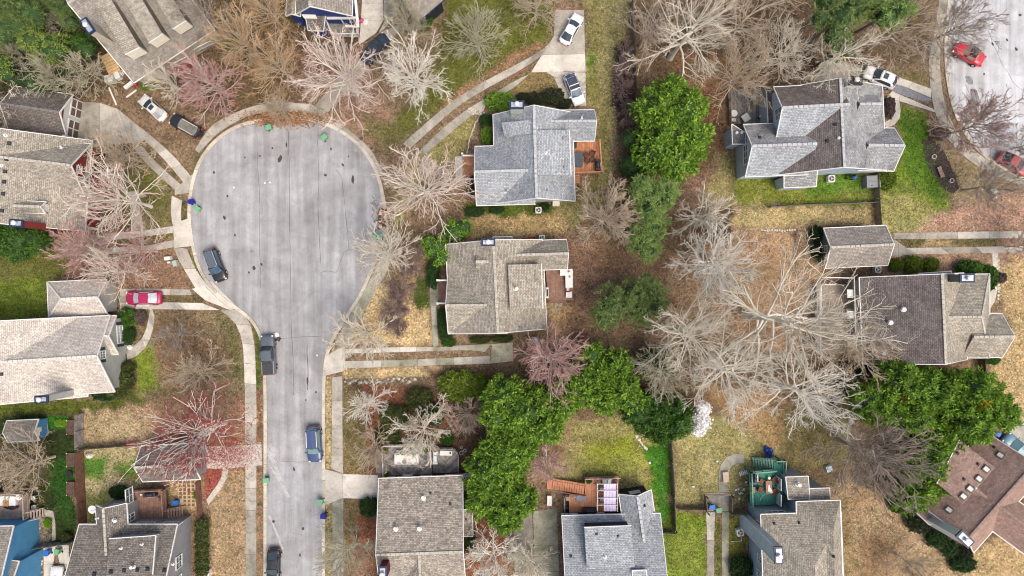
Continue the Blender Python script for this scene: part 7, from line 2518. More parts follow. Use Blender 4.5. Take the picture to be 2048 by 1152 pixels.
# ---- grey house bottom left: brown deck
z = Z(160, 870, 4.086)
root, o = deck('brown deck of the grey house at the bottom left', [z(408, 452), z(695, 438), z(710, 690), z(410, 705)], 1.4, 1.57, [M_BROWNWOOD, plain('brown_deck_c', (.26, .155, .115), .8, .3, 2)], ((0, 1), (1, 2)), M_BROWNWOOD)
stairs(root, o, z(848, 620), z(712, 645), .2, 1.3, 1.25, plain('tan_step', (.40, .28, .21), .8, .2), 6, True, M_BROWNWOOD)
# ---- bright blue house: brown deck at the left edge
z = Z(0, 820, 3.47)
root, o = deck('grey-brown deck of the bright blue house at the left edge', [z(-120, 575), z(195, 570), z(200, 745), z(-120, 790)], 1.5, 0, [plain('taupe_deck', (.26, .21, .18), .8, .3, 2)], ((0, 1), (1, 2)), plain('taupe_rail', (.34, .27, .22), .8))
stairs(root, o, z(308, 708), z(205, 730), .2, 1.4, 1.1, plain('taupe_step', (.36, .29, .24), .8), 5)
# ---- pale house porch, left house porch, red porch of the angled house
z = Z(0, 540, 3.973)
root, o = deck('reddish-brown front porch of the pale house', [z(862, 660), z(972, 650), z(972, 770), z(862, 782)], .4, 0, [plain('porch_red_brown', (.22, .10, .075), .8, .25, 2)], ())
part('step', MB().slab(quad_px([z(978, 665), z(1005, 665), z(1005, 722), z(978, 724)], .1), 0, .2), M_BLACK, root, o)
z = Z(0, 260, 4.8)
root, o = deck('orange-brown front porch of the left grey house with red gables', [z(905, 430), z(1010, 470), z(990, 640), z(880, 620)], .5, 0, [M_ORANGEWOOD2], ())
part('porch_floor', MB().slab(quad_px([z(815, 690), z(868, 690), z(838, 915), z(808, 915)], .4), 0, .4), M_ORANGEWOOD, root, o)
z = Z(130, 0, 6.4)
root, o = deck('dark red porch steps with white rails of the angled house', [z(1300, 800), z(1530, 680), z(1600, 760), z(1360, 880)], .7, .5, [M_REDWOOD], ((3, 2),), M_WHITE)
for k in range(3):
    off = 18 + k * 22
    part('step', MB().beam(W(*z(1350 + off * .6, 870 + off), .55 - k * .15), W(*z(1610 + off * .6, 750 + off), .55 - k * .15), .3, .12), M_REDWOOD, root, o)
root, o = deck('white-railed porch strip along the angled house', [z(1600, 640), z(1860, 510), z(1900, 560), z(1640, 690)], .7, .5, [M_GREYWOOD], ((3, 2),), M_WHITE)
root, o = deck('white-railed lower porch of the angled house beside the toys', [z(880, 990), z(1230, 810), z(1260, 850), z(930, 1040)], .7, .5, [M_GREYWOOD], ((3, 2),), M_WHITE)
z = Z(560, 0, 6.024)
root, o = deck('white-railed porch of the blue-gabled house at the top', [z(560, 215), z(940, 215), z(950, 440), z(640, 440)], .8, 1.57, [M_GREYWOOD], ((0, 3), (3, 2), (1, 2)), M_WHITE)
for xx, yy in ((565, 220), (900, 215), (790, 310), (945, 330)):
    p = W(*z(xx, yy))
    part('porch_post', MB().box((p.x, p.y, 1.5), (.2, .2, 3.0)), M_WHITE, root, o)
part('porch_beam', MB().beam(W(*z(565, 220), 3.0), W(*z(920, 215), 3.0), .3, .25), M_WHITE, root, o)
part('porch_beam', MB().beam(W(*z(785, 312), 2.6), W(*z(945, 325), 2.6), .25, .2), M_WHITE, root, o)
part('porch_beam', MB().beam(W(*z(905, -60), 3.6), W(*z(942, 330), 3.0), .35, .25), M_WHITE, root, o)
# ---- pale blue house: grey patio
z = Z(1430, 120, 4.115)
root, o = deck('grey weathered patio deck of the pale blue house', [z(110, 240), z(420, 235), z(450, 525), z(115, 530)], .4, 1.57, [plain('patio_grey', (.17, .165, .15), .9, .35, 1.5), GW[0]], ((0, 3),), M_FENCE)
# ---- right-hand house: deck with white rails under the huge tree
z = Z(1600, 520, 4.571)
root, o = deck('deck with white rails under the huge bare tree beside the right-hand house', [z(150, 225), z(520, 215), z(530, 850), z(160, 860)], .9, 1.57, [plain('taupe_deck2', (.29, .24, .19), .85, .3, 1.6)], ((0, 3),), M_OFFWHITE)
part('railing_beam', MB().beam(W(*z(195, 225), 1.9), W(*z(195, 560), 1.9), .12, .1), M_WHITE, root, o)
part('railing_beam', MB().beam(W(*z(495, 145), 2.9), W(*z(515, 850), 2.9), .14, .1), M_WHITE, root, o)
part('railing_beam', MB().beam(W(*z(205, 160), 2.9), W(*z(495, 165), 2.9), .12, .1), M_WHITE, root, o)
part('railing_beam', MB().beam(W(*z(195, 225), 1.9), W(*z(330, 220), 1.9), .12, .1), M_WHITE, root, o)
for y0 in (270, 465):
    part('awning_panel', MB().slab(quad_px([z(430, y0), z(495, y0), z(497, y0 + 75), z(432, y0 + 75)], 2.7), 2.66, 2.72), M_OFFWHITE, root, o)
# ------------------------------------------------------------------ garden furniture and small things
def at(p, h=0.0):
    v = W(*p, h)
    return (v.x, v.y, h)


def table(px, h, w, l, label, m, leg_m=None, rz=0.0, top_h=.74, round_=False, thick=.06, name='table'):
    root = thing(name, label, 'table', at(px, h), rz, 'garden tables')
    mb = MB()
    if round_:
        mb.tube((0, 0, top_h - thick), (0, 0, top_h), w / 2, w / 2, 24)
    else:
        k = .06
        pl = [(-w / 2 + k, -l / 2), (w / 2 - k, -l / 2), (w / 2, -l / 2 + k), (w / 2, l / 2 - k), (w / 2 - k, l / 2), (-w / 2 + k, l / 2), (-w / 2, l / 2 - k), (-w / 2, -l / 2 + k)]
        mb.prism([(a, b, top_h) for a, b in pl], [(a, b, top_h - thick) for a, b in pl])
    part('tabletop', mb, m, root)
    for a in (-1, 1):
        for b in (-1, 1):
            q = .3 if round_ else .42
            part('leg', MB().box((a * w * q, b * l * q, (top_h - thick) / 2), (.06, .06, top_h - thick)), leg_m or m, root)
    return root


def chair(px, h, rz, label, m, s=.56, group='garden chairs', cushion=None):
    root = thing('chair', label, 'chair', at(px, h), rz, group)
    part('seat', MB().box((0, 0, .42), (s, s, .07)), cushion or m, root)
    part('backrest', MB().prism([(-s / 2 - .10, -s / 2, .92), (-s / 2 - .05, -s / 2, .92), (-s / 2 - .05, s / 2, .92), (-s / 2 - .10, s / 2, .92)],
                                [(-s / 2, -s / 2, .42), (-s / 2 + .06, -s / 2, .42), (-s / 2 + .06, s / 2, .42), (-s / 2, s / 2, .42)]), m, root)
    for b in (-1, 1):
        part('armrest', MB().box((0, b * s / 2, .62), (s * .9, .07, .05)), m, root)
        for a in (-1, 1):
            part('leg', MB().box((a * s * .44, b * s * .46, .2), (.05, .05, .4)), m, root)
    return root


def grill(px, h, rz, label, w=1.3):
    root = thing('grill', label, 'grill', at(px, h), rz, 'covered grills')
    mb = MB()
    loft(mb, [[(-w / 2, -.3, .1), (w / 2, -.3, .1), (w / 2, .3, .1), (-w / 2, .3, .1)], [(-w / 2, -.3, .85), (w / 2, -.3, .85), (w / 2, .3, .85), (-w / 2, .3, .85)]])
    part('cabinet', mb, M_BLACK, root)
    mb = MB()
    k = 8
    rg = []
    for x in (-w * .3, -w * .26, w * .26, w * .3):
        sc = .85 if abs(x) > w * .28 else 1
        rg.append([(x, -.28 * math.cos(math.pi * i / k) * sc, .86 + .34 * math.sin(math.pi * i / k) * sc) for i in range(k + 1)])
    loft(mb, rg)
    part('lid', mb, M_DARKMETAL, root, (0, 0, 0), True)
    part('handle', MB().beam((-w * .2, -.33, .98), (w * .2, -.33, .98), .04, .04), M_STEEL, root)
    for s in (-1, 1):
        part('side_shelf', MB().box((s * w * .42, 0, .88), (w * .2, .5, .04)), M_DARKMETAL, root)
    return root


M_WICKER = plain('brown_wicker', (.11, .05, .035), .8, .3, 6)
M_SLATEBLUE = plain('spa_cover', (.06, .075, .10), .6, .2, 2)
# blue-grey cottage deck
z = Z(890, 190, 4.8)
root = thing('hot_tub', 'dark grey covered hot tub on the orange-brown deck', 'hot tub', at(z(1276, 628), 1.1))
part('tub', MB().box((0, 0, .4), (1.08, 1.95, .8)), M_GREYWOOD, root)
part('cover', MB().slab([(-.5, -.98), (.5, -.98), (.58, -.88), (.58, .88), (.5, .98), (-.5, .98), (-.58, .88), (-.58, -.88)], .8, .92), M_SLATEBLUE, root)
part('cover_seam', MB().box((0, 0, .925), (1.16, .03, .012)), M_BLACK, root)
for i, (a, b, r0, n) in enumerate(((1358, 588, 2.2, 'upper left'), (1412, 572, 1.2, 'upper right'), (1365, 638, -2.3, 'lower left'), (1413, 625, -.9, 'lower right'))):
    chair(z(a, b), 1.1, r0 + 3.14, 'brown wicker chair on the orange-brown deck, %s of four' % n, M_WICKER, .62)
grill(z(1460, 678), 1.1, 1.57, 'covered black grill at the rail of the orange-brown deck', 1.5)
root = thing('storage_box', 'black storage box by the wall on the orange-brown deck', 'box', at(z(1246, 485), 1.1))
part('body', MB().box((0, 0, .3), (.38, .85, .6)), M_BLACK, root)
part('lid', MB().box((0, 0, .63), (.42, .89, .06)), M_DARKMETAL, root)
root = thing('utility_box', 'pale utility box below the blue-grey cottage', 'utility box', at(z(1063, 1046), 0))
part('body', MB().box((0, 0, .4), (.95, .7, .8)), M_CREAM, root)
part('lid', MB().box((0, 0, .83), (1.02, .77, .07), 0, .94), M_CREAM, root)
# tan cottage deck
z = Z(840, 450, 4.609)
root = thing('outdoor_kitchen', 'white L-shaped outdoor kitchen counter on the brown deck', 'counter', at(z(1370, 490), .8))
o = at(z(1370, 490), .8)
part('counter_base', MB().slab([Vector(at(z(*p))) for p in ((1296, 424), (1398, 412), (1400, 570), (1348, 574), (1346, 462), (1296, 464))], .8, 1.7), M_OFFWHITE, root, o)
part('countertop', MB().slab([W(*z(*p), 1.7) for p in ((1290, 418), (1404, 402), (1408, 578), (1342, 580), (1340, 466), (1292, 468))], 1.7, 1.77), M_WHITE, root, o)
part('cooking_pot', MB().tube(W(*z(1372, 428), 1.78), W(*z(1372, 428), 1.95), .14, .14, 12), plain('red_pot', (.4, .03, .02), .4), root, o)
part('sink', MB().tube(W(*z(1378, 475), 1.772), W(*z(1378, 475), 1.79), .16, .16, 12), M_GREYBOX, root, o)
table(z(1370, 642), .8, .85, .85, 'small white square table on the brown deck of the tan cottage', M_WHITE, top_h=.5)
chair(z(1362, 596), .8, 1.57, 'red and white folding chair beside the white square table', plain('red_cloth', (.35, .06, .05), .8), .5, cushion=M_OFFWHITE)
root = thing('bench', 'white bench against the wall on the brown deck of the tan cottage', 'bench', at(z(1172, 625), .8))
part('seat', MB().box((0, 0, .42), (.32, 1.5, .06)), M_WHITE, root)
for s in (-1, 1):
    part('leg', MB().box((0, s * .62, .2), (.3, .06, .4)), M_WHITE, root)
part('cushion', MB().box((0, 0, .47), (.2, 1.0, .05)), M_BLACK, root)
sp = link('garden_path', None, kind='structure', label='grey stepping stones below the deck of the tan cottage')
for i, (a, b) in enumerate(((1215, 732), (1255, 734), (1298, 732), (1240, 768), (1280, 766), (1255, 802))):
    part('stepping_stone', MB().slab([(-.22, -.2), (.2, -.23), (.24, .18), (-.18, .22)], 0, .05), M_CONC_G, sp).location = at(z(a, b))
root = thing('wheelbarrow', 'red wheelbarrow behind the tan cottage', 'wheelbarrow', at(z(1030, 136), 0), 0)
mb = MB()
loft(mb, [[(-.3, -.2, .3), (.3, -.2, .3), (.3, .2, .3), (-.3, .2, .3)], [(-.55, -.32, .6), (.5, -.32, .6), (.5, .32, .6), (-.55, .32, .6)]], caps=False)
part('tray', mb, plain('red_metal', (.42, .03, .03), .5), root)
for s in (-1, 1):
    part('handle', MB().beam((-.3, s * .22, .3), (1.0, s * .25, .55), .04, .04), M_DARKMETAL, root)
part('wheel', MB().tube((-.62, -.05, .2), (-.62, .05, .2), .2, .2, 14), M_RUBBER, root)
root = thing('storage_bin', 'dark grey storage bin below the tan cottage', 'box', at((1070, 679)), .1)
part('body', MB().box((0, 0, .35), (1.0, .8, .7)), M_DARKMETAL, root)
part('lid', MB().box((0, 0, .73), (1.06, .86, .06)), M_GREYBOX, root)

# large tan house: dining set and kitchen on the grey deck
z = Z(730, 860, 3.946)
table(z(334, 220), 1.2, 3.35, 1.42, 'long white dining table with a round grey plate on the grey deck', M_OFFWHITE)
root = link('serving_plate', MB().tube((0, 0, 0), (0, 0, .05), .3, .32, 20).mesh('serving_plate'), M_GREYBOX, None, 'round grey plate on the long white table', 'plate', None, None, (*at(z(330, 220))[:2], 1.2 + .745))
M_GREYCHAIR = plain('grey_chair', (.30, .285, .265), .8, .2)
for i, a in enumerate((265, 308, 352, 398)):
    chair(z(a, 166), 1.2, 1.57, 'grey dining chair on the upper side of the white table, number %s from the left' % ('one', 'two', 'three', 'four')[i], M_GREYCHAIR, .5)
    chair(z(a + 10, 268), 1.2, -1.57, 'grey dining chair on the lower side of the white table, number %s from the left' % ('one', 'two', 'three', 'four')[i], M_GREYCHAIR, .5)
root = thing('outdoor_kitchen', 'grey bar counter with a steel grill on the grey deck', 'counter', at(z(530, 210), 1.2))
o = at(z(530, 210), 1.2)
part('counter', MB().slab([W(*z(*p), 2.0) for p in ((492, 172), (526, 172), (530, 272), (494, 272))], 1.2, 2.05), M_GREYWOOD, root, o)
root = thing('grill', 'white and steel gas grill on the grey deck', 'grill', at(z(560, 208), 0.8), 0)
part('cabinet', MB().box((0, 0, .45), (.62, 1.75, .9)), M_OFFWHITE, root)
part('lid', MB().box((.05, -.1, 1.0), (.42, 1.1, .22), 0, .8), M_STEEL, root)
part('handle', MB().beam((.3, -.55, 1.0), (.3, .35, 1.0), .05, .05), M_BLACK, root)
part('side_shelf', MB().box((0, .66, .95), (.55, .4, .06)), M_WHITE, root)
root = thing('sideboard', 'white sideboard along the top rail of the grey deck', 'sideboard', at(z(645, 170), .8), -.03)
part('body', MB().box((0, 0, .42), (1.62, .6, .84)), M_OFFWHITE, root)
part('top', MB().box((0, 0, .87), (1.7, .66, .06)), M_OFFWHITE, root)
part('radio', MB().box((.6, .05, .97), (.2, .22, .14)), M_BLACK, root)
root = thing('bench', 'white console bench against the wall of the large tan house', 'bench', at(z(343, 352), 1.2), .02)
part('seat', MB().box((0, 0, .6), (1.4, .42, .08)), M_OFFWHITE, root)
for s in (-1, 1):
    part('leg', MB().box((s * .6, 0, .28), (.1, .36, .56)), M_OFFWHITE, root)
for i, (a, b, n) in enumerate(((168, 156, 'upper left corner'), (484, 140, 'middle of the top rail'), (178, 340, 'lower left corner'))):
    root = thing('potted_plant', 'potted green plant at the %s of the grey deck' % n, 'potted plant', at(z(a, b), 1.2), i)
    part('pot', MB().tube((0, 0, 0), (0, 0, .35), .2, .27, 14), M_OFFWHITE if i else M_GREYBOX, root)
    link('foliage', foliage(300 + i, [(0, 0, .6, .34, .34, .32)], 120, 8, .2, .09, *LEAFC['yellowgreen'], .8, .1), M_LEAF, root)
for i, (a, b, rr, n) in enumerate(((762, 176, .28, 'largest and lowest'), (790, 157, .22, 'right'), (763, 133, .18, 'top'))):
    root = thing('planter', 'round white-rimmed planter right of the grey deck, the %s of three' % n, 'planter', at(z(a, b)))
    part('pot', MB().ring((0, 0, 0), rr, .05, .45, 18), M_OFFWHITE, root)
    part('soil', MB().tube((0, 0, .05), (0, 0, .38), rr - .05, rr - .05, 16), M_SOIL, root)
root = thing('bench', 'dark slatted bench outside the right rail of the grey deck', 'bench', at(z(752, 240), .1), 1.57)
for i in range(3):
    part('slat', MB().box((0, -.2 + i * .2, .45), (1.7, .14, .04)), M_SOIL, root)
for s in (-1, 1):
    part('leg', MB().box((s * .7, 0, .22), (.08, .5, .42)), M_SOIL, root)
for i, (a, b) in enumerate(((800, 195), (812, 205), (824, 190))):
    pp = W(*z(a, b))
    root = link('path_edging', MB().beam(pp + Vector((-.3, .5, .08)), pp + Vector((.35, -.6, .08)), .1, .16).mesh('path_edging', (pp.x, pp.y, 0)), M_SOIL, None, 'dark timber edging right of the grey deck, %s of three' % ('left', 'middle', 'right')[i], 'edging', 'timber edgings by the grey deck', None, (pp.x, pp.y, 0))

# house with lavender pergola
z = Z(1080, 920, 4.964)
root = thing('pergola', 'white pergola frame with lavender shade cloths on the terracotta deck', 'pergola', at(z(690, 370), 1.3))
o = at(z(690, 370), 1.3)
for a, b in ((572, 236), (768, 232), (572, 500), (770, 508)):
    p = W(*z(a, b), 3.7)
    part('post', MB().box((p.x, p.y, 2.5), (.1, .1, 2.4)), M_OFFWHITE, root, o)
for y_ in (238, 305, 377, 447):
    part('crossbeam', MB().beam(W(*z(562, y_), 3.74), W(*z(775, y_), 3.74), .06, .1), M_OFFWHITE, root, o)
for x_ in (570, 770):
    part('beam', MB().beam(W(*z(x_, 232), 3.66), W(*z(x_, 508), 3.66), .07, .1), M_OFFWHITE, root, o)
M_LAV = plain('lavender_cloth', (.50, .45, .60), .85, .12, 2)
for k in range(4):
    x0 = 634 + k * 31
    mb = MB()
    n = 26
    top = []
    for i in range(n + 1):
        y_ = 236 + (508 - 236) * i / n
        zz = 3.70 - .10 * abs(math.sin(math.pi * i / n * 4))
        top.append((W(*z(x0, y_), zz), W(*z(x0 + 15, y_), zz - .08), W(*z(x0 + 30, y_), zz)))
    vs_ = [p for t3 in top for p in t3]
    fs_ = []
    for i in range(n):
        for j in range(2):
            fs_.append((i * 3 + j, i * 3 + j + 1, (i + 1) * 3 + j + 1, (i + 1) * 3 + j))
    part('shade_cloth', MB().add(vs_, fs_), M_LAV, root, o, True)
root = thing('sofa', 'white cushioned sofa at the top of the terracotta deck', 'sofa', at(z(662, 204), 1.3), 0)
part('base', MB().box((0, 0, .2), (1.5, .75, .3)), M_BLACK, root)
for s in (-1, 1):
    part('cushion', MB().box((s * .36, -.02, .43), (.64, .62, .16), 0, .92), M_WHITE, root)
part('backrest', MB().box((0, .36, .55), (1.5, .12, .45)), M_WHITE, root)
for i, (a, b, r0) in enumerate(((612, 280, 0), (612, 380, 0))):
    chair(z(a, b), 1.3, r0, 'black-framed chair with white cushion on the terracotta deck, %s' % ('upper' if i == 0 else 'lower'), M_BLACK, .66, cushion=M_WHITE)
chair(z(730, 205), 1.3, -1.57, 'dark brown armchair right of the white sofa', plain('dark_brown', (.06, .035, .03), .8), .66)
grill(z(485, 485), 1.3, 0, 'black kettle grill on a stand by the wall of the terracotta deck', 1.9)
root = thing('hot_tub', 'blue-grey covered tub beside the terracotta deck stairs', 'hot tub', at(z(405, 370), 1.0))
part('tub', MB().box((0, 0, .25), (1.35, .72, .5)), M_GREYWOOD, root)
part('cover', MB().box((0, 0, .53), (1.42, .78, .08), 0, .97), plain('blue_grey_cover', (.19, .22, .26), .6), root)
root = thing('bench', 'tan wooden bench left of the blue-grey tub', 'bench', at(z(296, 375), .8))
part('seat', MB().box((0, 0, .42), (1.15, .62, .08)), plain('tan_bench', (.46, .28, .18), .8), root)
for s in (-1, 1):
    part('leg', MB().box((s * .48, 0, .2), (.1, .5, .4)), M_GREYWOOD, root)
root = thing('cool_box', 'white chest beside the foot of the terracotta stairs', 'chest', at(z(92, 390)))
part('body', MB().box((0, 0, .3), (.62, 1.35, .6)), M_OFFWHITE, root)
part('lid', MB().box((0, 0, .63), (.66, 1.4, .07)), M_WHITE, root)
root = thing('potted_plant', 'potted green plant at the upper corner of the terracotta deck', 'potted plant', at(z(482, 196), 1.3))
part('pot', MB().tube((0, 0, 0), (0, 0, .3), .16, .22, 14), M_TERRA, root)
link('foliage', foliage(331, [(0, 0, .5, .32, .32, .28)], 110, 8, .18, .08, *LEAFC['mid'], .8, .1), M_LEAF, root)
root = thing('telescope', 'dark tripod stand at the top of the terracotta deck', 'stand', at(z(545, 205), 1.3))
for i in range(3):
    q = i * 2.094
    part('leg', MB().beam((0, 0, 1.0), (.4 * math.cos(q), .4 * math.sin(q), 0), .05, .05), M_BLACK, root)
part('head', MB().box((0, 0, 1.05), (.5, .16, .16), .8), M_BLACK, root)

# green deck furniture
z = Z(1420, 890, 4.397)
M_BRCH = plain('brown_chair', (.19, .065, .04), .75, .25)
table(z(500, 358), 2.3, .85, 1.75, 'brown table with a pale cloth on the green deck', plain('brown_table', (.30, .15, .10), .7, .25), rz=.05)
root = link('tablecloth', MB().add([(-.2, -.5, 0), (.12, -.7, .01), (.45, -.75, .02), (.4, -.4, .0), (.15, -.1, .01), (.05, .4, 0), (-.12, .3, .01)], [(0, 1, 2, 3, 4, 5, 6)]).mesh('tablecloth'), M_OFFWHITE, None, 'crumpled pale cloth lying on the brown table', 'cloth', None, None, (*at(z(502, 358), 2.3)[:2], 3.055))
for a, b, r0, n in ((438, 312, -.5, 'left of the table, upper'), (430, 382, -.35, 'left of the table, lower'), (560, 296, 2.6, 'right of the table, upper'), (552, 402, 3.4, 'right of the table, lower')):
    chair(z(a, b), 2.3, r0, 'brown chair on the green deck, %s' % n, M_BRCH, .66)
root = thing('bench', 'tan bench at the left rail of the green deck', 'bench', at(z(372, 388), 2.3))
part('seat', MB().box((0, 0, .4), (.5, .8, .08)), plain('tan_seat', (.36, .2, .13), .8), root)
for s in (-1, 1):
    part('leg', MB().box((0, s * .32, .2), (.45, .08, .38)), M_BRCH, root)
grill(z(374, 282), 2.3, 1.57, 'covered dark grill in the upper left corner of the green deck', 1.45)
root = thing('potted_plant', 'potted plant at the top right corner of the green deck', 'potted plant', at(z(596, 144), 2.3))
part('pot', MB().tube((0, 0, 0), (0, 0, .3), .2, .26, 14), M_TERRA, root)
link('foliage', foliage(341, [(0, 0, .42, .25, .25, .2)], 60, 8, .15, .07, *LEAFC['olive'], .8, .1), M_LEAF, root)
root = thing('side_table', 'small round white table beside the chairs on the green deck', 'table', at(z(508, 282), 2.3))
part('tabletop', MB().tube((0, 0, .5), (0, 0, .54), .2, .2, 16), M_OFFWHITE, root)
part('leg', MB().tube((0, 0, 0), (0, 0, .5), .05, .05, 8), M_OFFWHITE, root)
mb = MB()
pp = [W(*z(a, b), 2.33) for a, b in ((485, 432), (470, 442), (458, 458), (445, 468), (444, 488))]
for a, b in zip(pp, pp[1:]):
    mb.tube(a, b, .03, .03, 6)
link('garden_hose', mb.mesh('garden_hose', tuple(pp[2])), M_OFFWHITE, None, 'white hose end lying on the green deck', 'hose', None, None, tuple(pp[2]))
root = thing('tarpaulin', 'crumpled blue tarpaulin above the green deck stairs', 'tarpaulin', at(z(502, 62)))
rn = random.Random(8)
mb = MB()
for i in range(9):
    mb.blob((rn.uniform(-.35, .35), rn.uniform(-.8, .6), .25), (rn.uniform(.25, .45), rn.uniform(.3, .5), .3), 8, 5, .5, rn)
part('folds', mb, plain('blue_tarp', (.015, .05, .26), .4, .4, 3), root)
root = thing('pallet', 'white slatted rack on the grass left of the green deck', 'rack', at(z(284, 238)), .3)
for i in range(5):
    part('slat', MB().box((-.5 + i * .25, 0, .4), (.13, .6, .05)), M_WHITE, root)
part('frame', MB().box((0, 0, .34), (1.15, .08, .06)), M_OFFWHITE, root)
rn = random.Random(12)
for i in range(16):
    a, b = rn.uniform(190, 330), rn.uniform(320, 480)
    mb = MB().blob((0, 0, .1), (rn.uniform(.12, .3), rn.uniform(.08, .2), .12), 7, 4, .5, rn)
    link('debris', mb.mesh('debris'), [M_WHITE, M_OFFWHITE, M_STONE, M_GREYBOX][i % 4], None, 'small pale odds and ends heaped left of the green deck', 'debris', 'odds and ends left of the green deck', None, at(z(a, b)), rn.uniform(0, 3))
link('chest', MB().box((0, 0, .3), (.85, 1.5, .5), 0, .95).mesh('chest'), plain('pinkish_lid', (.48, .38, .31), .8), None, 'pinkish flat box on the curved path left of the green deck', 'box', None, None, at(z(130, 274)), .08)

# brown deck of the grey house (bottom left)
z = Z(160, 870, 4.086)
grill(z(594, 474), 1.4, .1, 'black covered grill at the top of the brown deck, bottom left', 1.6)
root = thing('chair', 'thin brown chair frame on the brown deck, bottom left', 'chair', at(z(655, 515), 1.4), 3.14)
part('seat', MB().box((0, 0, .42), (.5, .5, .04)), M_BROWNWOOD, root)
part('backrest', MB().box((-.25, 0, .7), (.04, .5, .5)), M_BROWNWOOD, root)
for a in (-1, 1):
    for b in (-1, 1):
        part('leg', MB().box((a * .22, b * .22, .2), (.04, .04, .4)), M_BROWNWOOD, root)
link('flower_pot', MB().tube((0, 0, 0), (0, 0, .4), .14, .2, 12).mesh('flower_pot'), M_BLACK, None, 'small black pot in the corner of the brown deck, bottom left', 'pot', None, None, at(z(440, 470), 1.4))
link('flower_pot', MB().tube((0, 0, 0), (0, 0, .5), .11, .13, 12).mesh('flower_pot'), M_WHITE, None, 'white cylinder beside the black grill on the brown deck', 'pot', None, None, at(z(514, 480), 1.4))
terrace = link('terrace', MB().slab([W(*z(*p)) for p in ((800, 372), (955, 366), (962, 585), (800, 560))], -.02, .02).mesh('terrace'), plain('tan_gravel', (.50, .38, .21), .95, .3, 5, bump=.5), None, 'tan gravel terrace with dark square stepping stones', None, None, 'structure')
ms = plain('dark_stepper', (.17, .11, .08), .9, .3, 4)
for i in range(4):
    for j in range(7):
        if (i, j) in ((0, 5), (0, 6)):
            continue
        p = W(*z(821 + i * 34 + j * .6, 384 + j * 31))
        part('stepping_stone', MB().box((p.x, p.y, .03), (.38, .36, .06), random.Random(i * 9 + j).uniform(-.06, .06)), ms, terrace)
def dish(px, h, label, rr=.55):
    root = thing('satellite_dish', label, 'satellite dish', at(px, h - .4))
    mb = MB()
    n = 16
    vs_, fs_ = [], []
    for i, (r_, zz) in enumerate(((.001, .4), (rr * .5, .44), (rr, .56))):
        for j in range(n):
            q = 2 * math.pi * j / n
            vs_.append((r_ * math.cos(q), r_ * math.sin(q), zz))
    for i in range(2):
        for j in range(n):
            k = (j + 1) % n
            fs_.append((i * n + j, i * n + k, (i + 1) * n + k, (i + 1) * n + j))
    part('dish', MB().add(vs_, fs_), M_OFFWHITE, root, (0, 0, 0), True)
    part('arm', MB().beam((rr * .9, 0, .5), (rr * .3, 0, 1.0), .05, .05), M_GREYBOX, root)
    part('receiver', MB().box((rr * .3, 0, 1.0), (.12, .1, .1)), M_GREYBOX, root)
    part('mast', MB().tube((0, 0, -.6), (0, 0, .42), .04, .04, 8), M_GREYBOX, root)


dish(z(122, 598), 4.9, 'white satellite dish at the roof corner of the grey house, bottom left')
z = Z(0, 165, 7.877)
dish(z(1052, 882), 3.2, 'white satellite dish between the dark garage and the left grey house', .4)
z = Z(0, 260, 4.8)
dish(z(520, 1000), 1.2, 'white satellite dish above the broad bush on the left', .45)
link('kayak', MB().blob((0, 0, .2), (.9, .3, .2), 12, 6).mesh('kayak', (0, 0, 0), True), plain('red_plastic', (.5, .03, .03), .4), None, 'bright red plastic toy boat below the left grey house', 'toy', None, None, at(z(770, 985)), -.15)

# left yard: raised beds, table, deck items
z = Z(0, 820, 3.47)
for i, (y0, y1, n) in enumerate(((68, 165, 'top'), (296, 388, 'middle'), (496, 586, 'bottom'))):
    c = W(*z(500, (y0 + y1) / 2))
    l = abs(W(*z(500, y0)).y - W(*z(500, y1)).y)
    root = thing('raised_bed', 'brown wooden raised bed along the long fence, %s of three' % n, 'raised bed', (c.x, c.y, 0))
    part('soil', MB().box((0, 0, .15), (.95, l - .1, .3)), M_SOIL, root)
    for s in (-1, 1):
        part('side_board', MB().box((s * .52, 0, .18), (.06, l, .36)), M_FENCERED, root)
        part('end_board', MB().box((0, s * l / 2, .18), (.98, .06, .36)), M_FENCERED, root)
        part('corner_light', MB().tube((-.5, s * l / 2, .36), (-.5, s * l / 2, .44), .06, .06, 8), M_WHITE, root)
table(z(255, 600), 0, .62, .62, 'small round white table beside the deck stairs at the left', M_OFFWHITE, round_=True)
chair(z(254, 665), 0, 1.57, 'white garden chair below the small round table at the left', M_OFFWHITE, .5)
link('fire_bowl', MB().tube((0, 0, 0), (0, 0, .3), .3, .42, 18).mesh('fire_bowl'), M_BLACK, None, 'round black bowl with a white rim between two raised beds', 'bowl', None, None, at(z(490, 440)))
root = thing('sofa', 'white sectional sofa with an orange box on the deck at the left edge', 'sofa', at(z(60, 640), 1.5))
part('base', MB().box((-.2, .3, .25), (3.0, 1.3, .4)), M_WHITE, root)
part('backrest', MB().box((-.2, 1.0, .5), (3.0, .2, .6)), M_OFFWHITE, root)
part('orange_cushion', MB().box((0, .0, .5), (.75, .75, .18)), plain('orange_box', (.42, .19, .06), .7), root)
part('dark_throw', MB().blob((.6, -.6, .3), (1.0, .35, .25), 10, 6, .3), M_BLACK, root)
table(z(158, 594), 1.5, .85, .85, 'round white table on the deck at the left edge', M_OFFWHITE, round_=True)
for i, (a, b, s_) in enumerate(((52, 542, .5), (252, 541, .45))):
    link('stone', MB().box((0, 0, .06), (s_, s_ * .8, .12), .1, .85).mesh('stone'), plain('tan_block', (.5, .38, .25), .9), None, 'tan stone block by the deck at the left edge, %s' % ('left' if i == 0 else 'right'), 'stone', None, None, at(z(a, b)))
rn = random.Random(31)


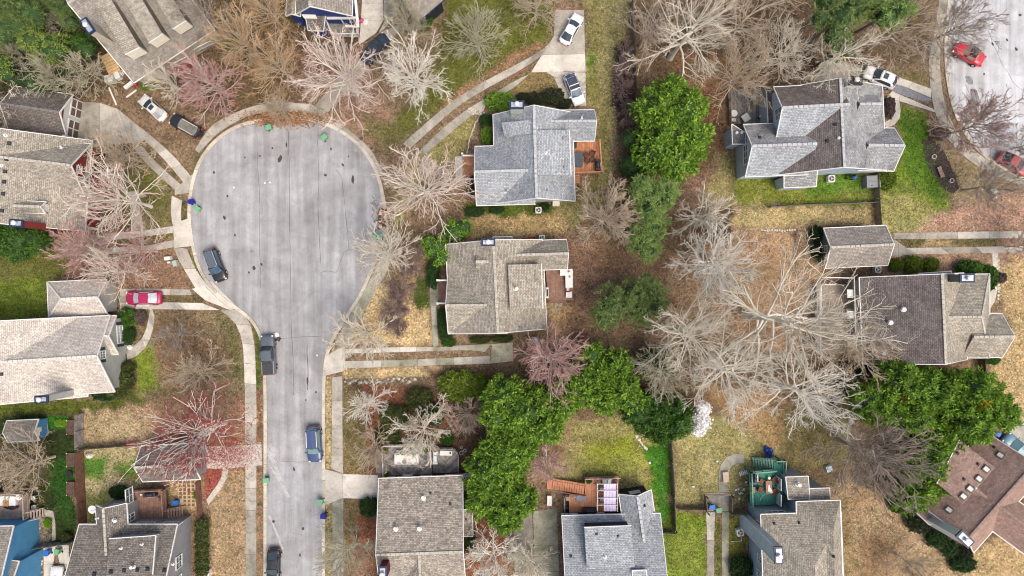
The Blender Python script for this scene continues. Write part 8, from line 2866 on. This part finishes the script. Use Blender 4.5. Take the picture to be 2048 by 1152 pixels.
def rocks(label, spots, smin, smax, m, cat='stones', name='rock_edging', piece='rock'):
    ms_ = [MB().blob((0, 0, .1), (1, .8, .6), 7, 4, .45, random.Random(k)).mesh(piece, (0, 0, 0), True) for k in range(4)]
    c0 = at((sum(p[0] for p in spots) / len(spots), sum(p[1] for p in spots) / len(spots)))
    root = thing(name, label, cat, c0)
    for i, (a, b) in enumerate(spots):
        s = rn.uniform(smin, smax)
        p = at((a, b))
        o_ = link(piece, ms_[i % 4], None, root, loc=(p[0] - c0[0], p[1] - c0[1], 0), rz=rn.uniform(0, 6))
        o_.scale = (s, s, s * .8)
        mm = m if not isinstance(m, list) else m[i % len(m)]
        if not ms_[i % 4].materials:
            ms_[i % 4].materials.append(mm)
        o_.material_slots[0].link = 'OBJECT'
        o_.material_slots[0].material = mm


rocks('bed of pale rounded rocks along the bright blue wall', [(74 + rn.uniform(-6, 10), 1035 + rn.uniform(0, 110)) for _ in range(34)], .12, .3, [M_STONE, M_CONC_D])
rocks('heap of whitish stones at the corner of the blue-grey cottage bed', [(940 + rn.uniform(-4, 30), 217 + rn.uniform(-3, 9) + rn.uniform(0, 6)) for _ in range(46)], .1, .2, M_STONE)
edge = resample([Vector((972, 206, 0)), Vector((962, 226, 0)), Vector((950, 248, 0)), Vector((940, 275, 0)), Vector((934, 305, 0))], 40)
rocks('curved line of small white edging stones left of the blue-grey cottage', [(p.x + rn.uniform(-1, 1), p.y) for p in edge], .09, .15, M_STONE)
edge = resample([Vector((1230, 160, 0)), Vector((1226, 190, 0)), Vector((1232, 240, 0)), Vector((1222, 330, 0)), Vector((1214, 390, 0))], 34)
rocks('line of grey edging stones along the long lawn at the top', [(p.x + rn.uniform(-2, 2), p.y) for p in edge], .12, .22, M_CONC_D)
rocks('short line of pale rocks below the evergreen beside the white blossom', [(1272 + i * 2.6 + rn.uniform(-1, 1), 872 + i * 3.2) for i in range(9)], .15, .3, M_STONE)
rocks('low row of tan rocks between the straw lawn and the red clay yard', [(690 + i * 3.6, 764 + rn.uniform(-5, 6) - i * .12) for i in range(40)], .12, .28, [M_STONE, M_CONC_D, M_CONC])
rocks('row of whitish rocks above the orange-tan yard', [(1524 + i * 5, 460 + rn.uniform(-1, 1)) for i in range(14)], .15, .25, M_STONE)
rocks('row of pale rocks beside the pinkish tree at the deck stairs', [(1088 + rn.uniform(-2, 3), 890 + i * 5) for i in range(10)], .12, .22, M_STONE)
rocks('row of white stone blocks beside the path on the far right', [(1996 + rn.uniform(-1, 1), 520 + i * 7) for i in range(12)], .18, .28, M_STONE)
link('boulder', MB().blob((0, 0, .1), (.6, .45, .4), 9, 6, .4, random.Random(2)).mesh('boulder'), M_STONE, None, 'large pale boulder in the corner of the mottled lawn', 'boulder', None, None, at((180, 910)))
rocks('row of bricks at the head of the parking pad', [(1112 + i * 4.6, 17 + rn.uniform(-.5, .5)) for i in range(12)], .14, .18, M_BRICK)
for (a, b), n in (((1386, 973), 'right of the long fence'), ((1434, 922), 'near the curved path by the green deck'), ((1299, 925), 'on the bright green strip')):
    link('white_stone', MB().blob((0, 0, .1), (.22, .18, .15), 8, 5, .4, random.Random(a)).mesh('white_stone'), M_WHITE, None, 'small white stone lying on the grass ' + n, 'stone', None, None, at((a, b)))

# pale blue house patio and yard
z = Z(1430, 120, 4.115)
table(z(143, 450), .4, .95, .95, 'round white table on the grey patio of the pale blue house', M_OFFWHITE, round_=True)
table(z(240, 485), .4, 1.05, 1.05, 'square white table set askew on the grey patio', M_OFFWHITE, rz=.6)
table(z(302, 322), .4, .7, .6, 'small cream table at the top of the grey patio', M_CREAM)
chair(z(142, 500), .4, 1.57, 'cream chair below the round white table on the patio', M_CREAM, .5)
root = thing('scooter', 'cream children\'s ride-on toy at the wall of the pale blue house', 'toy', at(z(372, 462), .4), .8)
part('body', MB().blob((0, 0, .4), (.5, .22, .25), 10, 6), M_CREAM, root, (0, 0, 0), True)
for a in (-.35, .35):
    part('wheel', MB().tube((a, -.2, .18), (a, .2, .18), .18, .18, 12), M_BLACK, root)
root = thing('storage_shed', 'grey plastic storage box beside the round glossy bush', 'storage box', at(z(1265, 1012)), .04)
part('body', MB().box((0, 0, .6), (1.85, 1.6, 1.2)), M_GREYBOX, root)
for s in (-1, 1):
    part('lid', MB().box((0, s * .42, 1.24), (1.95, .82, .08)), M_GREYBOX, root)
part('latch', MB().box((-.3, -.55, 1.3), (.15, .1, .05)), M_BLACK, root)
root = thing('wheelbarrow', 'black wheelbarrow holding a blue bag below the pale blue house', 'wheelbarrow', at(z(1112, 970)), .2)
mb = MB()
loft(mb, [[(-.3, -.2, .3), (.3, -.2, .3), (.3, .2, .3), (-.3, .2, .3)], [(-.55, -.38, .65), (.5, -.38, .65), (.5, .38, .65), (-.55, .38, .65)]], caps=False)
part('tray', mb, M_BLACK, root)
part('blue_bag', MB().blob((.3, -.1, .6), (.3, .26, .25), 8, 5, .4), plain('blue_bag', (.03, .13, .5), .5), root)
part('wheel', MB().tube((-.65, -.05, .2), (-.65, .05, .2), .2, .2, 12), M_RUBBER, root)
# mulch bed
rn2 = random.Random(2)
bp = [Vector((*p, 0)) for p in ((1843, 282), (1862, 278), (1884, 296), (1900, 330), (1916, 366), (1912, 384), (1898, 386), (1874, 362), (1856, 330), (1843, 282))]
bp = [p + Vector((rn2.uniform(-2.5, 2.5), rn2.uniform(-2.5, 2.5), 0)) for p in resample(smooth_line(bp), 60)][:-1]
bed = link('flower_bed', fill([W(p.x, p.y) for p in bp], 0.03), M_MULCH, None, 'dark mulch bed with a bench on the green lawn', None, None, 'structure')
root = thing('bench', 'weathered wooden bench lying on the dark mulch bed', 'bench', at((1878, 345)), -1.2)
for i in range(3):
    part('slat', MB().box((0, -.2 + i * .2, .42), (1.6, .17, .05)), plain('weathered_bench', (.30, .21, .16), .85, .3), root)
for s in (-1, 1):
    part('leg', MB().box((s * .65, 0, .2), (.1, .5, .4)), M_FENCE, root)
for i, (a, b, n) in enumerate(((1866, 314, 'upper'), (1901, 362, 'lower'))):
    root = thing('planter', 'round pale planter on the dark mulch bed, the %s one' % n, 'planter', at((a, b)))
    part('pot', MB().ring((0, 0, 0), .32, .07, .35, 18), M_STONE, root)
    part('soil', MB().tube((0, 0, .03), (0, 0, .28), .26, .26, 14), M_SOIL, root)
link('utility_box', MB().box((0, 0, .35), (.85, .75, .7), .4, .94).mesh('utility_box'), plain('sage_metal', (.36, .40, .34), .6), None, 'pale green utility cabinet at the foot of the dark bare tree', 'utility box', None, None, at((1982, 383)))
link('utility_box', MB().box((0, 0, .2), (.75, .3, .4), .5, .94).mesh('utility_box'), M_OFFWHITE, None, 'narrow pale utility box below the green cabinet', 'utility box', None, None, at((1986, 397)))
# left pavement utility boxes
link('utility_box', MB().box((0, 0, .35), (.85, .5, .7), .15, .95).mesh('utility_box'), M_OFFWHITE, None, 'white utility cabinet on the brown yard beside the left pavement', 'utility box', None, None, at((339, 517)))
link('utility_box', MB().box((0, 0, .2), (.45, .26, .4), .1, .95).mesh('utility_box'), M_OFFWHITE, None, 'tiny white utility box below the white cabinet', 'utility box', None, None, at((340, 525)))
link('utility_box', MB().box((0, 0, .3), (.6, .85, .6), .25, .95).mesh('utility_box'), plain('sage_metal2', (.34, .40, .35), .6), None, 'pale green utility cabinet at the edge of the left pavement', 'utility box', None, None, at((353, 527)))

# street odds: firewood, manholes, white bag, leaf pile
wood = thing('log_pile', 'pile of cut logs with pale orange ends at the right kerb', 'log pile', at((770, 437)))
rn = random.Random(5)
for i in range(22):
    a, b = rn.uniform(-.75, .75), rn.uniform(-1.4, 1.3)
    zz = rn.uniform(.18, .55) * (1 - abs(b) / 2.2)
    rr = rn.uniform(.14, .28)
    an = rn.uniform(0, 3.14)
    tilt = rn.uniform(.3, 1.3)
    d3 = Vector((math.cos(an) * math.cos(tilt), math.sin(an) * math.cos(tilt), math.sin(tilt)))
    p0 = Vector((a, b, zz))
    lo = part('log', MB().tube(p0 - d3 * .22, p0 + d3 * .22, rr, rr, 10), M_LOG, wood)
    part('cut_end', MB().tube(p0 + d3 * .22, p0 + d3 * .235, rr * .93, rr * .9, 10), M_LOGEND, lo)
sticks = thing('brushwood', 'dark cut branches strewn along the kerb beside the log pile', 'branches', at((752, 450)))
for i in range(26):
    a, b = rn.uniform(-.6, .5), rn.uniform(-2.0, 4.0)
    an = rn.uniform(0, 3.14)
    part('stick', MB().tube((a, b, .05), (a + math.cos(an) * .5, b + math.sin(an) * .5, rn.uniform(.05, .3)), .04, .02, 5), M_LOG, sticks)
for a, b, n, m_, rr in ((504, 503, 'on the turning circle near the black car', M_GREYBOX, .34), (723, 277, 'in the pavement at the top right of the turning circle', plain('rust', (.10, .07, .055), .9), .36)):
    root = thing('manhole_cover', 'round metal manhole cover %s' % n, 'manhole cover', at((a, b), .0))
    zt = .014 if a < 600 else .075
    part('frame', MB().ring((0, 0, 0), rr, .06, zt + .02, 24), M_CONC_D, root)
    part('lid', MB().tube((0, 0, 0), (0, 0, zt + .014), rr - .06, rr - .06, 24), m_, root)
root = thing('plastic_bag', 'crumpled white bag lying on the road beside the pickup', 'bag', at((554, 669)))
for i in range(6):
    part('fold', MB().blob((rn.uniform(-.3, .3), rn.uniform(-.2, .2), .14), (rn.uniform(.15, .28), rn.uniform(.12, .24), .15), 8, 5, .5, rn), M_WHITE, root)
root = thing('crate', 'small dark crate with a red-brown inside on the road beside the white bag', 'crate', at((558, 678)), .3)
part('frame', MB().ring((0, 0, .02), .33, .08, .25, 4), M_BLACK, root)
part('contents', MB().box((0, 0, .1), (.34, .34, .16), .78), plain('rust_red', (.16, .06, .045), .8), root)
for i, (a, b) in enumerate(((634, 711), (716, 477), (540, 365), (530, 366), (468, 375))):
    link('paper_scrap', MB().add([(-.12, -.1, .02), (.14, -.08, .03), (.1, .12, .05), (-.08, .14, .02)], [(0, 1, 2, 3)]).mesh('paper_scrap'), M_WHITE, None, 'tiny white scrap of litter on the asphalt ' + ('below the street crossing crack', 'near the two green bins', 'right one in mid circle', 'left one in mid circle', 'left part of the circle')[i], 'litter', 'litter on the road', None, at((a, b), .02), i)
r9 = np.random.default_rng(44)
n_ = 2600
cx = np.concatenate([r9.normal(555, 30, n_ // 2), r9.normal(590, 45, n_ // 2)])
cy = 240 + r9.normal(0, 7, n_) - np.abs(r9.normal(0, 4, n_))
p = np.stack([(cx - 1024) * S, (576 - cy) * S, r9.uniform(.02, .22, n_)], 1)
az = r9.uniform(0, 6.28, n_)
d1 = np.stack([np.cos(az), np.sin(az), r9.normal(0, .3, n_)], 1) * .14
d2 = np.stack([-np.sin(az), np.cos(az), r9.normal(0, .3, n_)], 1) * .08
vs_ = np.stack([p - d1, p - d2, p + d1, p + d2], 1).reshape(-1, 3)
cc = np.repeat(np.array([[.34, .19, .10]]) * r9.uniform(.4, 1.4, (n_, 1)), 4, axis=0)
link('leaf_pile', np_mesh('leaf_pile', vs_, np.arange(len(vs_)).reshape(-1, 4), cc), M_TUFT, None, 'drift of orange-brown leaves along the top kerb of the turning circle', 'leaf pile', None, 'stuff')
# red petals and buds under the crimson tree and on driveways
n_ = 5000
cx = np.concatenate([r9.normal(455, 34, n_ // 2), r9.normal(395, 50, n_ // 2)])
cy = np.concatenate([r9.normal(905, 22, n_ // 2), r9.normal(880, 40, n_ // 2)])
p = np.stack([(cx - 1024) * S, (576 - cy) * S, np.full(n_, .085) + r9.uniform(0, .02, n_)], 1)
az = r9.uniform(0, 6.28, n_)
d1 = np.stack([np.cos(az), np.sin(az), np.zeros(n_)], 1) * .08
d2 = np.stack([-np.sin(az), np.cos(az), np.zeros(n_)], 1) * .05
vs_ = np.stack([p - d1, p - d2, p + d1, p + d2], 1).reshape(-1, 3)
cc = np.repeat(np.array([[.26, .07, .065]]) * r9.uniform(.5, 1.6, (n_, 1)), 4, axis=0)
link('fallen_petals', np_mesh('fallen_petals', vs_, np.arange(len(vs_)).reshape(-1, 4), cc), M_TUFT, None, 'fallen red buds under the crimson tree', 'petals', None, 'stuff')

# angled house: lumber pile, toys, tubs
z = Z(130, 0, 6.4)
root = thing('lumber_pile', 'stack of pale pine boards behind the angled house', 'lumber', at(z(622, 845)), R(25))
for i in range(8):
    part('board', MB().box((0, -1.6 + i * .44, .55), (1.75, .36, .08)), M_PINE_WOOD, root)
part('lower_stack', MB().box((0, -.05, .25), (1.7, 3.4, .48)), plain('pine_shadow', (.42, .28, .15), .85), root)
root = thing('appliance', 'white washing machine lying among the clutter below the lumber', 'appliance', at(z(608, 1030)), .2)
part('body', MB().box((0, 0, .45), (1.25, 1.0, .9)), M_WHITE, root)
part('door', MB().box((.1, .05, .92), (.8, .6, .05)), M_OFFWHITE, root)
link('cabinet', MB().box((0, 0, .4), (.75, .95, .8), .15).mesh('cabinet'), M_WHITE, None, 'white cabinet right of the white appliance', 'cabinet', None, None, at(z(705, 985)), .2)
root = thing('shelf_rack', 'white rack with square black holes beside the corner of the angled house', 'rack', at(z(778, 920)), R(-30))
part('frame', MB().box((0, 0, .5), (.55, 1.35, .08)), M_WHITE, root)
for a in (-.13, .13):
    for k in range(5):
        part('opening', MB().box((a, -.5 + k * .25, .545), (.13, .15, .02)), M_BLACK, root)
part('leg', MB().box((0, 0, .23), (.4, 1.2, .46)), M_GREYBOX, root)
link('gutter_pipe', MB().box((0, 0, .3), (.45, 1.35, .35)).mesh('gutter_pipe'), M_WHITE, None, 'long white trough below the corner of the angled house', 'trough', None, None, at(z(830, 1100)), R(-52))
link('gas_bottle', MB().blob((0, 0, .3), (.24, .24, .32), 12, 8).mesh('gas_bottle', (0, 0, 0), True), plain('red_gloss', (.5, .02, .03), .35), None, 'red bottle beside the white trough', 'bottle', None, None, at(z(922, 1094)))
link('gas_bottle', MB().blob((0, 0, .3), (.22, .22, .3), 12, 8).mesh('gas_bottle', (0, 0, 0), True), plain('blue_gloss', (.05, .2, .4), .35), None, 'blue and white bottle beside the red one', 'bottle', None, None, at(z(980, 1068)))
link('tyre_ring', MB().ring((0, 0, .1), .32, .07, .08, 18).mesh('tyre_ring'), M_OFFWHITE, None, 'white ring in the brush below the porch of the angled house', 'ring', None, None, at(z(1390, 1118)))
link('tyre_ring', MB().ring((0, 0, .1), .26, .05, .08, 18).mesh('tyre_ring'), M_OFFWHITE, None, 'pale ring right of the red porch steps', 'ring', None, None, at(z(1778, 815)))
for i, (a0, b0, a1, b1, n) in enumerate(((875, 702, 935, 840, 'the longer one'), (1015, 780, 1095, 722, 'the shorter one'))):
    p0, p1 = W(a0 / 4, b0 / 4), W(a1 / 4, b1 / 4)
    mid = (p0 + p1) / 2
    link('plank', MB().beam(p0 - mid + Vector((0, 0, .1)), p1 - mid + Vector((0, 0, .1)), .22, .08).mesh('plank'), M_OFFWHITE, None, 'pale plank on the ground beside the dusty white sedan, %s' % n, 'plank', None, None, tuple(mid))
# blue-gabled house: pink toy and cover
link('toy_car', MB().blob((0, 0, .3), (.42, .34, .3), 10, 6, .1).mesh('toy_car', (0, 0, 0), True), plain('hot_pink', (.6, .08, .22), .4), None, 'pink toy beside the blue-gabled house', 'toy', None, None, at((724, 43)))
link('dust_sheet', MB().blob((0, 0, .2), (.42, .55, .25), 9, 5, .4, random.Random(3)).mesh('dust_sheet'), M_WHITE, None, 'white sheet beside the pink toy on the driveway', 'sheet', None, None, at((731, 44)))
# rest
link('flower_ornament', MB().blob((0, 0, .3), (.5, .45, .3), 9, 6, .5, random.Random(6)).mesh('flower_ornament'), M_WHITE, None, 'white ornament at the bend of the curved porch path', 'ornament', None, None, at((262, 693)))
link('tank', MB().box((0, 0, .3), (.9, .9, .5), .3, .9).mesh('tank'), plain('teal_white', (.35, .45, .5), .5), None, 'small blue and white tank beside the grey-brown bare tree', 'tank', None, None, at((1655, 936)))
root = thing('solar_light', 'white globe lamp in the garden above the grey deck', 'lamp', at((899, 813)))
part('globe', MB().blob((0, 0, .5), (.2, .2, .2), 12, 8), M_WHITE, root, (0, 0, 0), True)
part('stake', MB().tube((0, 0, 0), (0, 0, .4), .03, .03, 6), M_DARKMETAL, root)
for i, (a, b) in enumerate(((824, 834), (861, 829))):
    link('planter_ring', MB().ring((0, 0, 0), .24, .05, .3, 16).mesh('planter_ring'), M_OFFWHITE, None, 'white-rimmed ring planter among the shrubs, %s' % ('left' if i == 0 else 'right'), 'planter', None, None, at((a, b)))
root = thing('bird_table', 'thin white stand leaning left of the slate-blue house', 'stand', at((1474, 1082)))
part('pole', MB().beam((-.9, 0, .1), (.6, .05, .1), .06, .06), M_WHITE, root)
part('crossbar', MB().beam((.6, 0, .1), (.7, 1.2, .1), .06, .06), M_WHITE, root)
pavers = link('garden_path', None, kind='structure', label='brick garden path between the shrubs above the grey deck')
rn = random.Random(77)
for i in range(36):
    u = i // 3 / 11
    q = W(870 + 38 * u + (i % 3) * 7 + rn.uniform(-1, 1), 800 + 62 * u - (i % 3) * 4 + rn.uniform(-1, 1))
    part('paver', MB().box((q.x, q.y, .03), (.5, .34, .07), -.9 + rn.uniform(-.1, .1)), [M_BRICK, M_CONC_D][i % 2], pavers)
